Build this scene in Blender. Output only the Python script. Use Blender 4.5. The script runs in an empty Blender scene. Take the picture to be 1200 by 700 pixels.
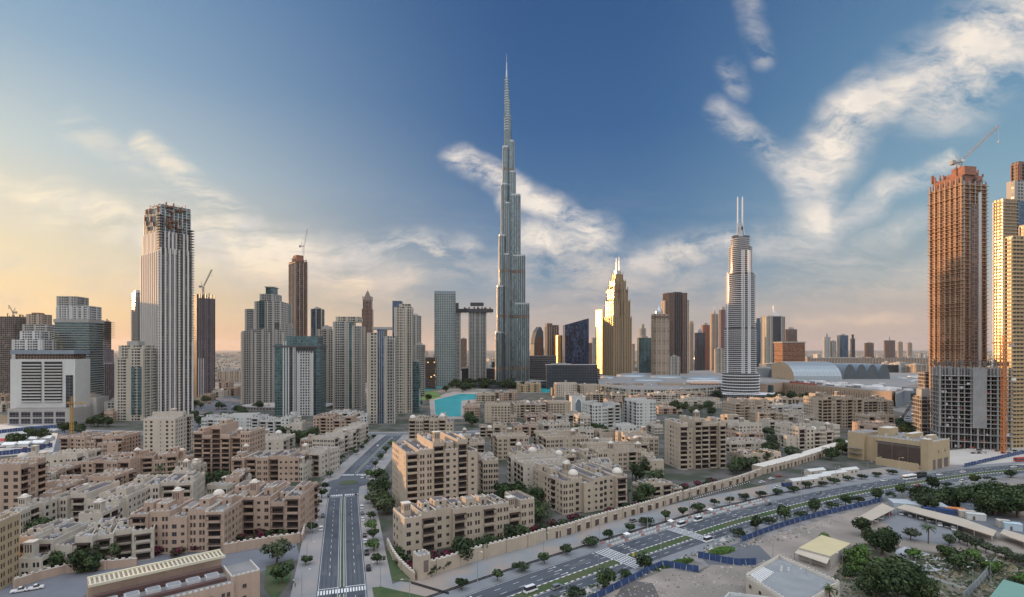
import bpy, math, random
from mathutils import Vector, Matrix
R = math.radians
sc = bpy.context.scene
col = sc.collection

# ------------------------------------------------------------------ camera
F = 640.0            # focal length in pixels of a 1200 px wide frame
EYE = 90.0           # the photograph is taken from a roof terrace
cam = bpy.data.cameras.new('camera')
cam_o = bpy.data.objects.new('camera', cam)
col.objects.link(cam_o)
sc.camera = cam_o
cam_o.location = (0, 0, EYE)
cam_o.rotation_euler = (math.pi / 2, 0, 0)
cam.sensor_width = 36
cam.lens = 36 * F / 1200
cam.shift_y = 0.05
cam.clip_start = 1
cam.clip_end = 120000

# ------------------------------------------------------------------ sky, sun, exposure
SUN_AZ = -60.0       # degrees from +Y, negative = left
SUN_EL = 5.0
sc.view_settings.view_transform = 'Standard'
sc.view_settings.look = 'None'
sc.view_settings.gamma = 1
sc.view_settings.exposure = 0.25
sc.cycles.max_bounces = 5
sc.cycles.diffuse_bounces = 2
sc.cycles.glossy_bounces = 3
sc.cycles.transmission_bounces = 2
sc.cycles.volume_bounces = 0
sc.cycles.use_denoising = True
sc.cycles.sample_clamp_indirect = 6
sc.cycles.caustics_reflective = False
sc.cycles.caustics_refractive = False


class NT:
    """short notation for a node tree"""
    def __init__(s, tree):
        s.t = tree

    def n(s, kind, **kw):
        nd = s.t.nodes.new(kind)
        for k, v in kw.items():
            setattr(nd, k, v)
        return nd

    def put(s, sock, v):
        if isinstance(v, bpy.types.NodeSocket):
            s.t.links.new(v, sock)
        elif v is not None:
            if sock.type == 'RGBA' and not isinstance(v, (int, float)) and len(v) == 3:
                v = (*v, 1)
            sock.default_value = v

    def m(s, op, a, b=None, c=None, clamp=False):
        nd = s.n('ShaderNodeMath', operation=op)
        nd.use_clamp = clamp
        for i, v in enumerate((a, b, c)):
            if v is not None:
                s.put(nd.inputs[i], v)
        return nd.outputs[0]

    def vm(s, op, a, b=None, sc_=None):
        nd = s.n('ShaderNodeVectorMath', operation=op)
        s.put(nd.inputs[0], a)
        if b is not None:
            s.put(nd.inputs[1], b)
        if sc_ is not None:
            s.put(nd.inputs['Scale'], sc_)
        return nd.outputs['Value'] if op in ('LENGTH', 'DOT_PRODUCT', 'DISTANCE') else nd.outputs[0]

    def mix(s, f, a, b, blend='MIX'):
        nd = s.n('ShaderNodeMix', data_type='RGBA', blend_type=blend)
        s.put(nd.inputs[0], f)
        s.put(nd.inputs[6], a)
        s.put(nd.inputs[7], b)
        return nd.outputs[2]

    def ramp(s, f, pts, interp='LINEAR'):
        nd = s.n('ShaderNodeValToRGB')
        cr = nd.color_ramp
        cr.interpolation = interp
        while len(cr.elements) < len(pts):
            cr.elements.new(0.5)
        for e, (p, c) in zip(cr.elements, pts):
            e.position = p
            e.color = (c, c, c, 1) if isinstance(c, (int, float)) else (*c, 1)
        s.put(nd.inputs[0], f)
        return nd.outputs[0]

    def smooth(s, x, lo, hi):
        nd = s.n('ShaderNodeMapRange', interpolation_type='SMOOTHSTEP')
        s.put(nd.inputs[0], x)
        s.put(nd.inputs[1], lo)
        s.put(nd.inputs[2], hi)
        return nd.outputs[0]

    def noise(s, v, scale, detail=4, rough=0.55, dist=0.0, out=0):
        nd = s.n('ShaderNodeTexNoise')
        s.put(nd.inputs['Vector'], v)
        s.put(nd.inputs['Scale'], scale)
        nd.inputs['Detail'].default_value = detail
        nd.inputs['Roughness'].default_value = rough
        nd.inputs['Distortion'].default_value = dist
        return nd.outputs[out]


def srgb(r, g, b):
    return tuple(((c / 255 + 0.055) / 1.055) ** 2.4 if c > 10 else c / 255 / 12.92 for c in (r, g, b))


world = bpy.data.worlds.new('World')
sc.world = world
world.use_nodes = True
W = NT(world.node_tree)
bg = world.node_tree.nodes['Background']
sky = W.n('ShaderNodeTexSky', sky_type='NISHITA')
sky.sun_disc = False
sky.sun_elevation = R(SUN_EL)
sky.sun_rotation = R(SUN_AZ)
sky.air_density = 1.0
sky.dust_density = 1.5
sky.ozone_density = 3.0
BG = 0.12
gen = W.n('ShaderNodeTexCoord').outputs['Generated']
sep = W.n('ShaderNodeSeparateXYZ')
W.put(sep.inputs[0], gen)
dx, dy, dz = sep.outputs
elev = W.m('ARCSINE', dz)                      # radians
azim = W.m('ARCTAN2', dx, dy)                  # 0 ahead, negative left


def sk(r, g, b, k=1.0):                        # display colour -> background colour
    e = 2 ** sc.view_settings.exposure
    return tuple(c * k / e for c in srgb(r, g, b))


def eramp(cols):
    # elevation stops given as rows of the photograph's horizon distance, in degrees
    return W.ramp(W.m('DIVIDE', elev, R(60), clamp=True), [(d / 60.0, c) for d, c in cols])


left = eramp([(0, sk(238, 180, 132)), (3, sk(250, 212, 158)), (8, sk(234, 220, 190)), (16, sk(196, 210, 212)),
              (24, sk(146, 176, 200)), (34, sk(108, 146, 186)), (60, sk(84, 120, 164))])
mid = eramp([(0, sk(200, 170, 148)), (3, sk(172, 168, 168)), (7, sk(124, 150, 172)), (13, sk(86, 124, 162)),
             (22, sk(60, 101, 150)), (34, sk(50, 88, 138)), (60, sk(60, 96, 136))])
right = eramp([(0, sk(192, 172, 164)), (2.5, sk(200, 180, 168)), (6, sk(172, 178, 176)), (13, sk(136, 170, 188)),
               (22, sk(104, 146, 178)), (32, sk(84, 122, 162)), (60, sk(70, 100, 140))])
# the sky behind the camera: brightness added out of view as soft fill light for the facades
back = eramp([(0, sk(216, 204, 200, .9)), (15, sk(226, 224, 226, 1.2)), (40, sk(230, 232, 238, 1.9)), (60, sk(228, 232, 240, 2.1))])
fa = W.smooth(azim, R(-48), R(4))
base = W.mix(fa, left, mid)
fb = W.smooth(azim, R(10), R(44))
base = W.mix(fb, base, right)
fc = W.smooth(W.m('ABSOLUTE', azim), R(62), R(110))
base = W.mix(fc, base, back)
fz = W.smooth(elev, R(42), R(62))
base = W.mix(W.m('MULTIPLY', fz, 0.8), base, sk(222, 228, 238, 2.5))  # zenith lifted too, as added fill light from above
glow = W.vm('DOT_PRODUCT', gen, (math.sin(R(SUN_AZ)) * math.cos(R(3)), math.cos(R(SUN_AZ)) * math.cos(R(3)), math.sin(R(3))))
gl = W.m('POWER', W.m('MAXIMUM', glow, 0.0), 30.0)
base = W.mix(W.m('MULTIPLY', gl, 0.6), base, sk(255, 224, 160, 1.25))

# clouds: soft strokes in direction space, torn by stretched noise
ysafe = W.m('MAXIMUM', dy, 0.05)
U = W.m('DIVIDE', dx, ysafe)
V = W.m('DIVIDE', dz, ysafe)
cmb = W.n('ShaderNodeCombineXYZ')
W.put(cmb.inputs[0], U)
W.put(cmb.inputs[1], V)
P0 = cmb.outputs[0]
wn = W.noise(P0, 3.5, 3, 0.5, 0.0, out=1)
warp = W.vm('SCALE', W.vm('SUBTRACT', wn, (0.5, 0.5, 0.5)), sc_=0.085)
P1 = W.vm('ADD', P0, warp)
wn2 = W.noise(P0, 16, 3, 0.6, 0.0, out=1)
P1 = W.vm('ADD', P1, W.vm('SCALE', W.vm('SUBTRACT', wn2, (0.5, 0.5, 0.5)), sc_=0.03))


def fib(ang, sx, sy, scale, off):
    mp = W.n('ShaderNodeMapping')
    mp.inputs['Rotation'].default_value = (0, 0, R(ang))
    mp.inputs['Scale'].default_value = (sx, sy, 1)
    mp.inputs['Location'].default_value = (off, off * .7, off * .3)
    W.put(mp.inputs[0], P1)
    n_ = W.noise(mp.outputs[0], scale, 7, 0.66, 0.15)
    return n_


NF = {'r': fib(-42, 1, 2.6, 6, 3), 'l': fib(20, 1, 8.0, 4, 9), 'h': fib(3, 1, 4.2, 5, 5), 'c': fib(14, 1, 2.4, 8, 1)}
strokes = [  # x0, y0, x1, y1, width, strength, noise  (direction space, 1200x700 frame units)
    (1240, 10, 1100, 100, 50, 1.2, 'r'), (1120, 80, 1015, 130, 30, 1.0, 'r'), (1020, 122, 950, 205, 32, 1.3, 'r'),
    (950, 200, 960, 255, 30, .9, 'r'), (840, 135, 935, 205, 18, .7, 'c'), (1108, 198, 1035, 230, 12, 1.0, 'r'),
    (1040, 225, 985, 262, 16, .7, 'r'), (880, -10, 892, 60, 14, .5, 'c'), (850, 80, 862, 102, 14, .5, 'c'),
    (960, 268, 890, 285, 20, .45, 'c'), (1080, 255, 990, 290, 12, .45, 'r'),
    (535, 188, 610, 230, 15, 1.4, 'c'), (598, 232, 690, 264, 15, 1.3, 'c'), (618, 282, 705, 280, 22, 1.0, 'c'),
    (605, 308, 730, 312, 26, .65, 'c'), (742, 304, 850, 288, 15, 1.1, 'c'), (750, 325, 850, 318, 20, .4, 'c'),
    (425, 290, 545, 292, 14, 1.0, 'c'), (440, 306, 590, 318, 20, .5, 'c'),
    (90, 150, 205, 242, 16, .5, 'l'), (165, 180, 330, 285, 16, .95, 'l'), (-30, 205, 170, 262, 18, 1.1, 'l'),
    (-30, 240, 200, 276, 14, .9, 'l'), (170, 262, 420, 312, 26, 1.25, 'l'), (220, 310, 480, 334, 22, .5, 'h'),
    (-20, 300, 180, 306, 10, .7, 'h'), (-20, 350, 160, 330, 20, .4, 'h'), (620, 345, 900, 350, 24, .35, 'h'),
    (900, 345, 1100, 330, 18, .4, 'h'), (940, 382, 1060, 366, 8, .7, 'h'), (800, 392, 900, 384, 7, .5, 'h'),
    (330, 372, 590, 366, 18, .25, 'h'), (900, 300, 1080, 310, 16, .4, 'h'),
]
tot = {}
for (x0, y0, x1, y1, wd, st, nk) in strokes:
    a = ((x0 - 600) / F, (410 - y0) / F, 0)
    b = ((x1 - 600) / F, (410 - y1) / F, 0)
    ba = (b[0] - a[0], b[1] - a[1], 0)
    L2 = ba[0] ** 2 + ba[1] ** 2
    pa = W.vm('SUBTRACT', P1, a)
    h = W.m('MULTIPLY', W.vm('DOT_PRODUCT', pa, ba), 1 / L2, clamp=True)
    d = W.vm('LENGTH', W.vm('SUBTRACT', pa, W.vm('SCALE', ba, sc_=h)))
    mk = W.m('MULTIPLY', W.smooth(d, wd * 1.75 / F, 0.0), st)
    tot[nk] = mk if nk not in tot else W.m('MAXIMUM', tot[nk], mk)
cl = None
for k, v in tot.items():
    x = W.m('MULTIPLY', W.m('MINIMUM', v, 1.25), W.ramp(NF[k], [(0.36, 0.0), (0.48, 0.5), (0.62, 1.0)]))
    cl = x if cl is None else W.m('ADD', cl, x)
# faint veil, strongest low down
veil = W.m('MULTIPLY', W.ramp(NF['h'], [(0.42, 0.0), (0.75, 0.5)]), W.smooth(V, 0.36, 0.06))
cl = W.m('MINIMUM', W.m('ADD', cl, W.m('MULTIPLY', veil, 0.45)), 1.0)
cl = W.m('MULTIPLY', cl, W.smooth(dy, 0.05, 0.3))
cl = W.m('MULTIPLY', cl, W.smooth(V, 0.0, 0.06))
hi = W.mix(W.smooth(U, -0.9, -0.1), sk(255, 240, 212), sk(250, 238, 224))
lo = W.mix(W.smooth(U, -0.9, 0.0), sk(255, 224, 176), sk(236, 206, 180))
ccol = W.mix(W.smooth(V, 0.05, 0.22), lo, hi)
grey = W.mix(W.smooth(V, 0.02, 0.22), sk(186, 174, 170), sk(188, 194, 204))
ccol = W.mix(W.ramp(W.noise(P1, 9, 3), [(0.4, 0.0), (0.62, 0.55)]), ccol, grey)
base = W.mix(cl, base, ccol)
# the physical sky underneath everything
nish = W.vm('SCALE', sky.outputs[0], sc_=0.025 * BG)
allsky = W.vm('ADD', W.vm('SCALE', base, sc_=0.97), nish)
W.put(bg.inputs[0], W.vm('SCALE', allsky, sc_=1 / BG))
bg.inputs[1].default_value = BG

sun = bpy.data.lights.new('sun', 'SUN')
sun.energy = 4.6
sun.angle = R(0.6)
sun.color = (1.0, 0.56, 0.26)
sun_o = bpy.data.objects.new('sun', sun)
col.objects.link(sun_o)
sdir = Vector((math.sin(R(SUN_AZ)) * math.cos(R(SUN_EL)), math.cos(R(SUN_AZ)) * math.cos(R(SUN_EL)), math.sin(R(SUN_EL))))
sun_o.rotation_euler = sdir.to_track_quat('Z', 'Y').to_euler()
sun_o.location = (0, 0, 1200)

# ------------------------------------------------------------------ geometry helpers


def G(px, py, z=0.0):
    """ground point (height z) seen at a position of the 1200x700 photograph"""
    Y = F * (EYE - z) / (py - 410.0)
    return Vector(((px - 600) / F * Y, Y, z))


def hgt(py, Y):
    return EYE + (410 - py) / F * Y


class MB:
    def __init__(s, bay=3.6, fh=3.5):
        s.v = []; s.f = []; s.m = []; s.uv = []
        s.bay = bay; s.fh = fh

    def poly(s, pts, m=0, uv=None):
        i = len(s.v)
        s.v.extend(tuple(p) for p in pts)
        s.f.append(tuple(range(i, i + len(pts))))
        s.m.append(m)
        s.uv.extend(uv if uv else [(p[0], p[1]) for p in pts])

    def wall(s, p, q, z0, z1, m=0, zq0=None):
        """vertical rectangle from p to q (plan); outward is to the right of p->q"""
        w = math.hypot(q[0] - p[0], q[1] - p[1])
        n = max(1, round(w / s.bay))
        u = [(0, z0 / s.fh), (n, z0 / s.fh), (n, z1 / s.fh), (0, z1 / s.fh)]
        s.poly([(p[0], p[1], z0), (q[0], q[1], z0), (q[0], q[1], z1), (p[0], p[1], z1)], m, u)

    def box(s, x0, x1, y0, y1, z0, z1, m=0, top=None, bottom=True):
        s.wall((x0, y0), (x1, y0), z0, z1, m)
        s.wall((x1, y0), (x1, y1), z0, z1, m)
        s.wall((x1, y1), (x0, y1), z0, z1, m)
        s.wall((x0, y1), (x0, y0), z0, z1, m)
        t = m if top is None else top
        s.poly([(x0, y0, z1), (x1, y0, z1), (x1, y1, z1), (x0, y1, z1)], t)
        if bottom:
            s.poly([(x0, y1, z0), (x1, y1, z0), (x1, y0, z0), (x0, y0, z0)], t)

    def obox(s, cx, cy, z0, z1, lx, ly, ang, m=0, top=None):
        c, n = math.cos(ang), math.sin(ang)
        P = [(cx + a * lx / 2 * c - b * ly / 2 * n, cy + a * lx / 2 * n + b * ly / 2 * c) for a, b in ((-1, -1), (1, -1), (1, 1), (-1, 1))]
        s.prism(P, z0, z1, m, top)

    def prism(s, P, z0, z1, m=0, top=None, bottom=True, smooth_u=False):
        t = m if top is None else top
        k = len(P)
        for i in range(k):
            s.wall(P[i], P[(i + 1) % k], z0, z1, m)
        s.poly([(p[0], p[1], z1) for p in P], t)
        if bottom:
            s.poly([(p[0], p[1], z0) for p in reversed(P)], t)

    def ring(s, P, z0, z1, m=0, top=None):
        """rounded shaft whose facade grid runs on round the curve"""
        per = [0.0]
        k = len(P)
        for i in range(k):
            q = P[(i + 1) % k]
            per.append(per[-1] + math.hypot(q[0] - P[i][0], q[1] - P[i][1]))
        n = max(1, round(per[-1] / s.bay))
        for i in range(k):
            p, q = P[i], P[(i + 1) % k]
            ua, ub = per[i] / per[-1] * n, per[i + 1] / per[-1] * n
            s.poly([(p[0], p[1], z0), (q[0], q[1], z0), (q[0], q[1], z1), (p[0], p[1], z1)], m,
                   [(ua, z0 / s.fh), (ub, z0 / s.fh), (ub, z1 / s.fh), (ua, z1 / s.fh)])
        t = m if top is None else top
        s.poly([(p[0], p[1], z1) for p in P], t)
        s.poly([(p[0], p[1], z0) for p in reversed(P)], t)

    def loft(s, A, z0, B, z1, m=0, cap=True):
        k = len(A)
        for i in range(k):
            j = (i + 1) % k
            s.poly([(*A[i], z0), (*A[j], z0), (*B[j], z1), (*B[i], z1)], m)
        if cap:
            s.poly([(*p, z1) for p in B], m)

    def lathe(s, cx, cy, prof, n=12, m=0):
        for (r0, z0), (r1, z1) in zip(prof, prof[1:]):
            for i in range(n):
                a, b = 2 * math.pi * i / n, 2 * math.pi * (i + 1) / n
                A = [(cx + r0 * math.cos(a), cy + r0 * math.sin(a), z0), (cx + r0 * math.cos(b), cy + r0 * math.sin(b), z0),
                     (cx + r1 * math.cos(b), cy + r1 * math.sin(b), z1), (cx + r1 * math.cos(a), cy + r1 * math.sin(a), z1)]
                if r1 < 1e-4:
                    A = A[:3]
                elif r0 < 1e-4:
                    A = [A[0], A[2], A[3]]
                s.poly(A, m)

    def bar(s, a, b, w, m=0, w2=None):
        """square bar between two points"""
        a, b = Vector(a), Vector(b)
        d = (b - a)
        if d.length < 1e-6:
            return
        d.normalize()
        up = Vector((0, 0, 1)) if abs(d.z) < 0.9 else Vector((1, 0, 0))
        x = d.cross(up).normalized(); y = d.cross(x).normalized()
        w2 = w if w2 is None else w2
        A = [a + (x * i + y * j) * (w / 2) for i, j in ((-1, -1), (-1, 1), (1, 1), (1, -1))]
        B = [b + (x * i + y * j) * (w2 / 2) for i, j in ((-1, -1), (-1, 1), (1, 1), (1, -1))]
        for i in range(4):
            j = (i + 1) % 4
            s.poly([A[i], A[j], B[j], B[i]], m)
        s.poly(A[::-1], m); s.poly(B, m)

    def lattice(s, a, b, w, t, m=0, step=None):
        a, b = Vector(a), Vector(b)
        d = b - a; L = d.length; d.normalize()
        up = Vector((0, 0, 1)) if abs(d.z) < 0.9 else Vector((1, 0, 0))
        x = d.cross(up).normalized() * (w / 2); y = d.cross(x).normalized() * (w / 2)
        cs = [x + y, x - y, -x - y, -x + y]
        for c in cs:
            s.bar(a + c, b + c, t, m)
        n = max(2, int(L / (step or w * 1.3)))
        for i in range(n):
            p, q = a + d * (L * i / n), a + d * (L * (i + 1) / n)
            for k in range(4):
                s.bar(p + cs[k], q + cs[(k + 1) % 4], t * .7, m)

    def mesh(s, name, mats):
        me = bpy.data.meshes.new(name)
        me.from_pydata(s.v, [], s.f)
        for mt in mats:
            me.materials.append(mt)
        me.polygons.foreach_set('material_index', s.m)
        uvl = me.uv_layers.new(name='UVMap')
        uvl.data.foreach_set('uv', [c for p in s.uv for c in p])
        me.update()
        return me

    def build(s, name, mats, parent=None, loc=None, rot=0):
        if not isinstance(mats, (list, tuple)):
            mats = [mats]
        o = bpy.data.objects.new(name, s.mesh(name, mats))
        col.objects.link(o)
        if parent:
            o.parent = parent
        if loc is not None:
            o.location = loc
        if rot:
            o.rotation_euler = (0, 0, rot)
        return o


def tag(o, label=None, cat=None, group=None, kind=None):
    if label: o['label'] = label
    if cat: o['category'] = cat
    if group: o['group'] = group
    if kind: o['kind'] = kind
    return o


def thing(name, label, cat, loc=(0, 0, 0), rot=0, group=None):
    o = bpy.data.objects.new(name, None)
    o.empty_display_size = 1
    col.objects.link(o)
    o.location = loc
    o.rotation_euler = (0, 0, rot)
    return tag(o, label, cat, group)


def place(name, me, parent, loc=(0, 0, 0), rot=0, scale=None):
    o = bpy.data.objects.new(name, me)
    col.objects.link(o)
    if parent: o.parent = parent
    o.location = loc
    if rot: o.rotation_euler = (0, 0, rot)
    if scale: o.scale = scale
    return o


def copy_tree(o, parent=None):
    c = o.copy()
    col.objects.link(c)
    c.parent = parent
    for ch in list(o.children):
        copy_tree(ch, c)
    return c


def ordinal(i):
    w = ['first', 'second', 'third', 'fourth', 'fifth', 'sixth', 'seventh', 'eighth', 'ninth', 'tenth', 'eleventh', 'twelfth', 'thirteenth',
         'fourteenth', 'fifteenth', 'sixteenth', 'seventeenth', 'eighteenth', 'nineteenth', 'twentieth']
    if i < 20: return w[i]
    t = {2: 'twenty', 3: 'thirty', 4: 'forty', 5: 'fifty', 6: 'sixty', 7: 'seventy', 8: 'eighty'}[(i + 1) // 10]
    return t[:-1] + 'ieth' if (i + 1) % 10 == 0 else t + '-' + w[(i + 1) % 10 - 1]


# ------------------------------------------------------------------ materials
MT = {}


def pmat(name, color, rough=0.8, metal=0.0, var=0.12, scale=0.15, fine=2.5, spec=0.5, bump=0.0, streak=0.0, tint=None):
    """procedural material: base colour broken up by two scales of noise"""
    if name in MT: return MT[name]
    m = bpy.data.materials.new(name); m.use_nodes = True
    t = NT(m.node_tree)
    b = m.node_tree.nodes['Principled BSDF']
    oc = t.n('ShaderNodeNewGeometry').outputs['Position']
    n1 = t.noise(oc, scale, 3); n2 = t.noise(oc, fine, 2)
    k = t.m('ADD', t.m('MULTIPLY', t.m('SUBTRACT', n1, 0.5), var * 3.2), t.m('MULTIPLY', t.m('SUBTRACT', n2, 0.5), var * 1.4))
    if streak:
        mp = t.n('ShaderNodeMapping'); mp.inputs['Scale'].default_value = (1.2, 1.2, 0.05)
        t.put(mp.inputs[0], oc)
        k = t.m('ADD', k, t.m('MULTIPLY', t.m('SUBTRACT', t.noise(mp.outputs[0], 1.0, 3), 0.5), streak))
    k = t.m('ADD', k, 1.0)
    c = t.vm('SCALE', color, sc_=k)
    if tint:
        c = t.mix(t.ramp(t.noise(oc, scale * .6, 3), [(0.42, 0.0), (0.6, 1.0)]), c, tint)
    t.put(b.inputs['Base Color'], c)
    b.inputs['Roughness'].default_value = rough
    b.inputs['Metallic'].default_value = metal
    b.inputs['Specular IOR Level'].default_value = spec
    if bump:
        bp = t.n('ShaderNodeBump'); bp.inputs['Strength'].default_value = bump
        t.put(bp.inputs['Height'], n2); t.put(b.inputs['Normal'], bp.outputs[0])
    MT[name] = m
    return m


def facade(name, wallc, glassc, wf=0.7, hf=0.6, grough=0.15, gmetal=0.6, wrough=0.6, wmetal=0.0, var=0.5, mull=0.0, lit=0.0, warmth=0.0, vgroup=0):
    """window grid in UV cell units: wf, hf = share of the cell that is glass"""
    if name in MT: return MT[name]
    m = bpy.data.materials.new(name); m.use_nodes = True
    t = NT(m.node_tree)
    b = m.node_tree.nodes['Principled BSDF']
    uv = t.n('ShaderNodeUVMap').outputs[0]
    s = t.n('ShaderNodeSeparateXYZ'); t.put(s.inputs[0], uv)
    fx, fy = t.m('FRACT', s.outputs[0]), t.m('FRACT', s.outputs[1])
    mx = t.m('LESS_THAN', t.m('ABSOLUTE', t.m('SUBTRACT', fx, 0.5)), wf / 2)
    my = t.m('LESS_THAN', t.m('ABSOLUTE', t.m('SUBTRACT', fy, 0.5)), hf / 2)
    if vgroup:
        fl0 = t.m('FLOOR', s.outputs[0])
        md = t.m('FLOORED_MODULO', fl0, float(vgroup))
        solid = t.m('LESS_THAN', md, 0.5)
        wide = t.m('MULTIPLY', t.m('GREATER_THAN', md, vgroup - 1.5), 1.0)
        mx = t.m('MAXIMUM', t.m('MULTIPLY', mx, t.m('SUBTRACT', 1.0, solid)), wide)
    mask = t.m('MULTIPLY', mx, my)
    if mull:
        mask = t.m('MULTIPLY', mask, t.m('GREATER_THAN', t.m('ABSOLUTE', t.m('SUBTRACT', fx, 0.5)), mull))
    cc = t.n('ShaderNodeCombineXYZ')
    t.put(cc.inputs[0], t.m('FLOOR', s.outputs[0])); t.put(cc.inputs[1], t.m('FLOOR', s.outputs[1]))
    wnz = t.n('ShaderNodeTexWhiteNoise', noise_dimensions='3D'); t.put(wnz.inputs[0], cc.outputs[0])
    rnd = wnz.outputs[0]
    pos = t.n('ShaderNodeNewGeometry').outputs['Position']
    big = t.noise(pos, 0.02, 3)
    g = t.vm('SCALE', glassc, sc_=t.m('ADD', t.m('MULTIPLY', rnd, var), 1 - var * .5))
    g = t.mix(t.m('MULTIPLY', t.m('GREATER_THAN', rnd, 0.86), 0.35), g, wallc)      # blinds
    wl = t.vm('SCALE', wallc, sc_=t.m('ADD', t.m('MULTIPLY', big, 0.5), 0.75))
    t.put(b.inputs['Base Color'], t.mix(mask, wl, g))
    t.put(b.inputs['Roughness'], t.m('ADD', t.m('MULTIPLY', mask, grough - wrough), wrough))
    t.put(b.inputs['Metallic'], t.m('ADD', t.m('MULTIPLY', mask, gmetal - wmetal), wmetal))
    if lit:
        e = t.m('MULTIPLY', t.m('MULTIPLY', mask, t.m('GREATER_THAN', rnd, 1 - lit)), 1.2)
        t.put(b.inputs['Emission Color'], (1.0, 0.62, 0.25)); t.put(b.inputs['Emission Strength'], e)
    # panes are never quite in one plane: tilt each a little
    nrm = t.n('ShaderNodeNewGeometry').outputs['Normal']
    jit = t.vm('SCALE', t.vm('SUBTRACT', wnz.outputs[1], (0.5, 0.5, 0.5)), sc_=0.03)
    mps = t.n('ShaderNodeMapping'); mps.inputs['Scale'].default_value = (1, 1, .25); t.put(mps.inputs[0], pos)
    wv = t.vm('SCALE', t.vm('SUBTRACT', t.noise(mps.outputs[0], 0.06, 3, 0.6, out=1), (0.5, 0.5, 0.5)), sc_=0.16)
    t.put(b.inputs['Normal'], t.vm('NORMALIZE', t.vm('ADD', nrm, t.vm('ADD', jit, wv))))
    MT[name] = m
    return m


def leafmat(name, c1, c2):
    if name in MT: return MT[name]
    m = bpy.data.materials.new(name); m.use_nodes = True
    t = NT(m.node_tree); b = m.node_tree.nodes['Principled BSDF']
    pos = t.n('ShaderNodeNewGeometry').outputs['Position']
    f = t.ramp(t.noise(pos, 0.7, 3), [(0.35, 0.0), (0.65, 1.0)])
    oi = t.n('ShaderNodeObjectInfo').outputs['Random']
    c = t.mix(f, c1, c2)
    c = t.vm('SCALE', c, sc_=t.m('ADD', t.m('MULTIPLY', oi, 0.6), 0.7))
    t.put(b.inputs['Base Color'], c)
    b.inputs['Roughness'].default_value = 0.75
    b.inputs['Specular IOR Level'].default_value = 0.25
    MT[name] = m
    return m


pink = pmat('stucco_pink', (0.42, 0.315, 0.245), 0.9, var=0.13, streak=0.3)
beige = pmat('stucco_beige', (0.43, 0.363, 0.285), 0.9, var=0.13, streak=0.3)
cream = pmat('stucco_cream', (0.50, 0.455, 0.385), 0.9, var=0.12, streak=0.25)
white = pmat('stucco_white', (0.53, 0.54, 0.52), 0.85, var=0.06, streak=0.25)
yellow = pmat('stucco_yellow', (0.43, 0.34, 0.215), 0.9, var=0.07, streak=0.25)
cap_l = pmat('parapet_cap', (0.60, 0.56, 0.50), 0.85, var=0.12)
roofd = pmat('roof_gravel_dark', (0.105, 0.098, 0.105), 0.95, var=0.25, fine=5)
roofl = pmat('roof_grey', (0.22, 0.215, 0.21), 0.9, var=0.2)
whitep = pmat('white_paint', (0.75, 0.75, 0.74), 0.5, var=0.05)
acm = pmat('white_metal_unit', (0.50, 0.51, 0.52), 0.5, var=0.1)
glassd = pmat('window_glass_dark', (0.035, 0.035, 0.04), 0.12, 0.0, var=0.3, fine=0.8, spec=0.8)
frame_m = pmat('window_frame', (0.16, 0.12, 0.10), 0.6)
wood = pmat('dark_wood', (0.085, 0.055, 0.05), 0.75, var=0.2)
shade = pmat('loggia_inner_shade', (0.10, 0.075, 0.062), 0.9, var=0.15)  # recess shade put into the colour, also for wind tower slots
asphalt = pmat('asphalt', (0.062, 0.074, 0.092), 0.85, var=0.2, scale=0.05, fine=1.5, tint=(0.085, 0.098, 0.115))
asph2 = pmat('asphalt_worn', (0.115, 0.125, 0.14), 0.9, var=0.14, scale=0.06)
paving = pmat('paving', (0.235, 0.235, 0.24), 0.9, var=0.12, scale=0.08, fine=1.2, tint=(0.30, 0.275, 0.26))
pavwarm = pmat('paving_warm', (0.32, 0.26, 0.22), 0.9, var=0.14, scale=0.1)
sand = pmat('sand', (0.29, 0.25, 0.215), 0.95, var=0.28, scale=0.06, fine=0.9, tint=(0.22, 0.195, 0.17))
sandw = pmat('sand_pale', (0.46, 0.43, 0.39), 0.95, var=0.15, scale=0.04, fine=0.8)
grassm = pmat('lawn', (0.036, 0.074, 0.022), 0.9, var=0.4, tint=(0.07, 0.085, 0.035), scale=0.15, fine=3, bump=0.3)
concrete = pmat('concrete', (0.34, 0.33, 0.315), 0.9, var=0.14, scale=0.08, streak=0.3)
concd = pmat('concrete_dark', (0.15, 0.125, 0.115), 0.9, var=0.25, scale=0.15)
blue_f = pmat('blue_hoarding', (0.03, 0.065, 0.175), 0.75, var=0.35, scale=0.3)
greyf = pmat('grey_hoarding', (0.30, 0.34, 0.36), 0.6, var=0.15)
blackm = pmat('black_metal', (0.02, 0.02, 0.022), 0.6)
steel = pmat('steel_pole', (0.42, 0.43, 0.44), 0.45, 0.6)
trunkm = pmat('tree_bark', (0.12, 0.085, 0.06), 0.95)
redm = pmat('red_paint', (0.42, 0.045, 0.04), 0.6)
orangem = pmat('orange_paint', (0.62, 0.21, 0.05), 0.6)
yelm = pmat('yellow_paint', (0.60, 0.38, 0.05), 0.55)
rust = pmat('rusty_formwork', (0.30, 0.145, 0.10), 0.9, var=0.3, scale=0.3)
leaf_d = leafmat('leaves_dark', (0.016, 0.031, 0.014), (0.036, 0.06, 0.024))
leaf_l = leafmat('leaves_light', (0.04, 0.068, 0.025), (0.08, 0.11, 0.045))
leaf_g = leafmat('leaves_grey', (0.045, 0.062, 0.042), (0.09, 0.105, 0.068))
leaf_b = leafmat('leaves_bright', (0.05, 0.11, 0.02), (0.10, 0.17, 0.04))
bougain = leafmat('bougainvillea', (0.09, 0.015, 0.035), (0.16, 0.03, 0.06))

# ================================================================== GROUND AND ROADS
def struct(name, mb, mats, **k):
    return tag(mb.build(name, mats, **k), kind='structure')


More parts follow.
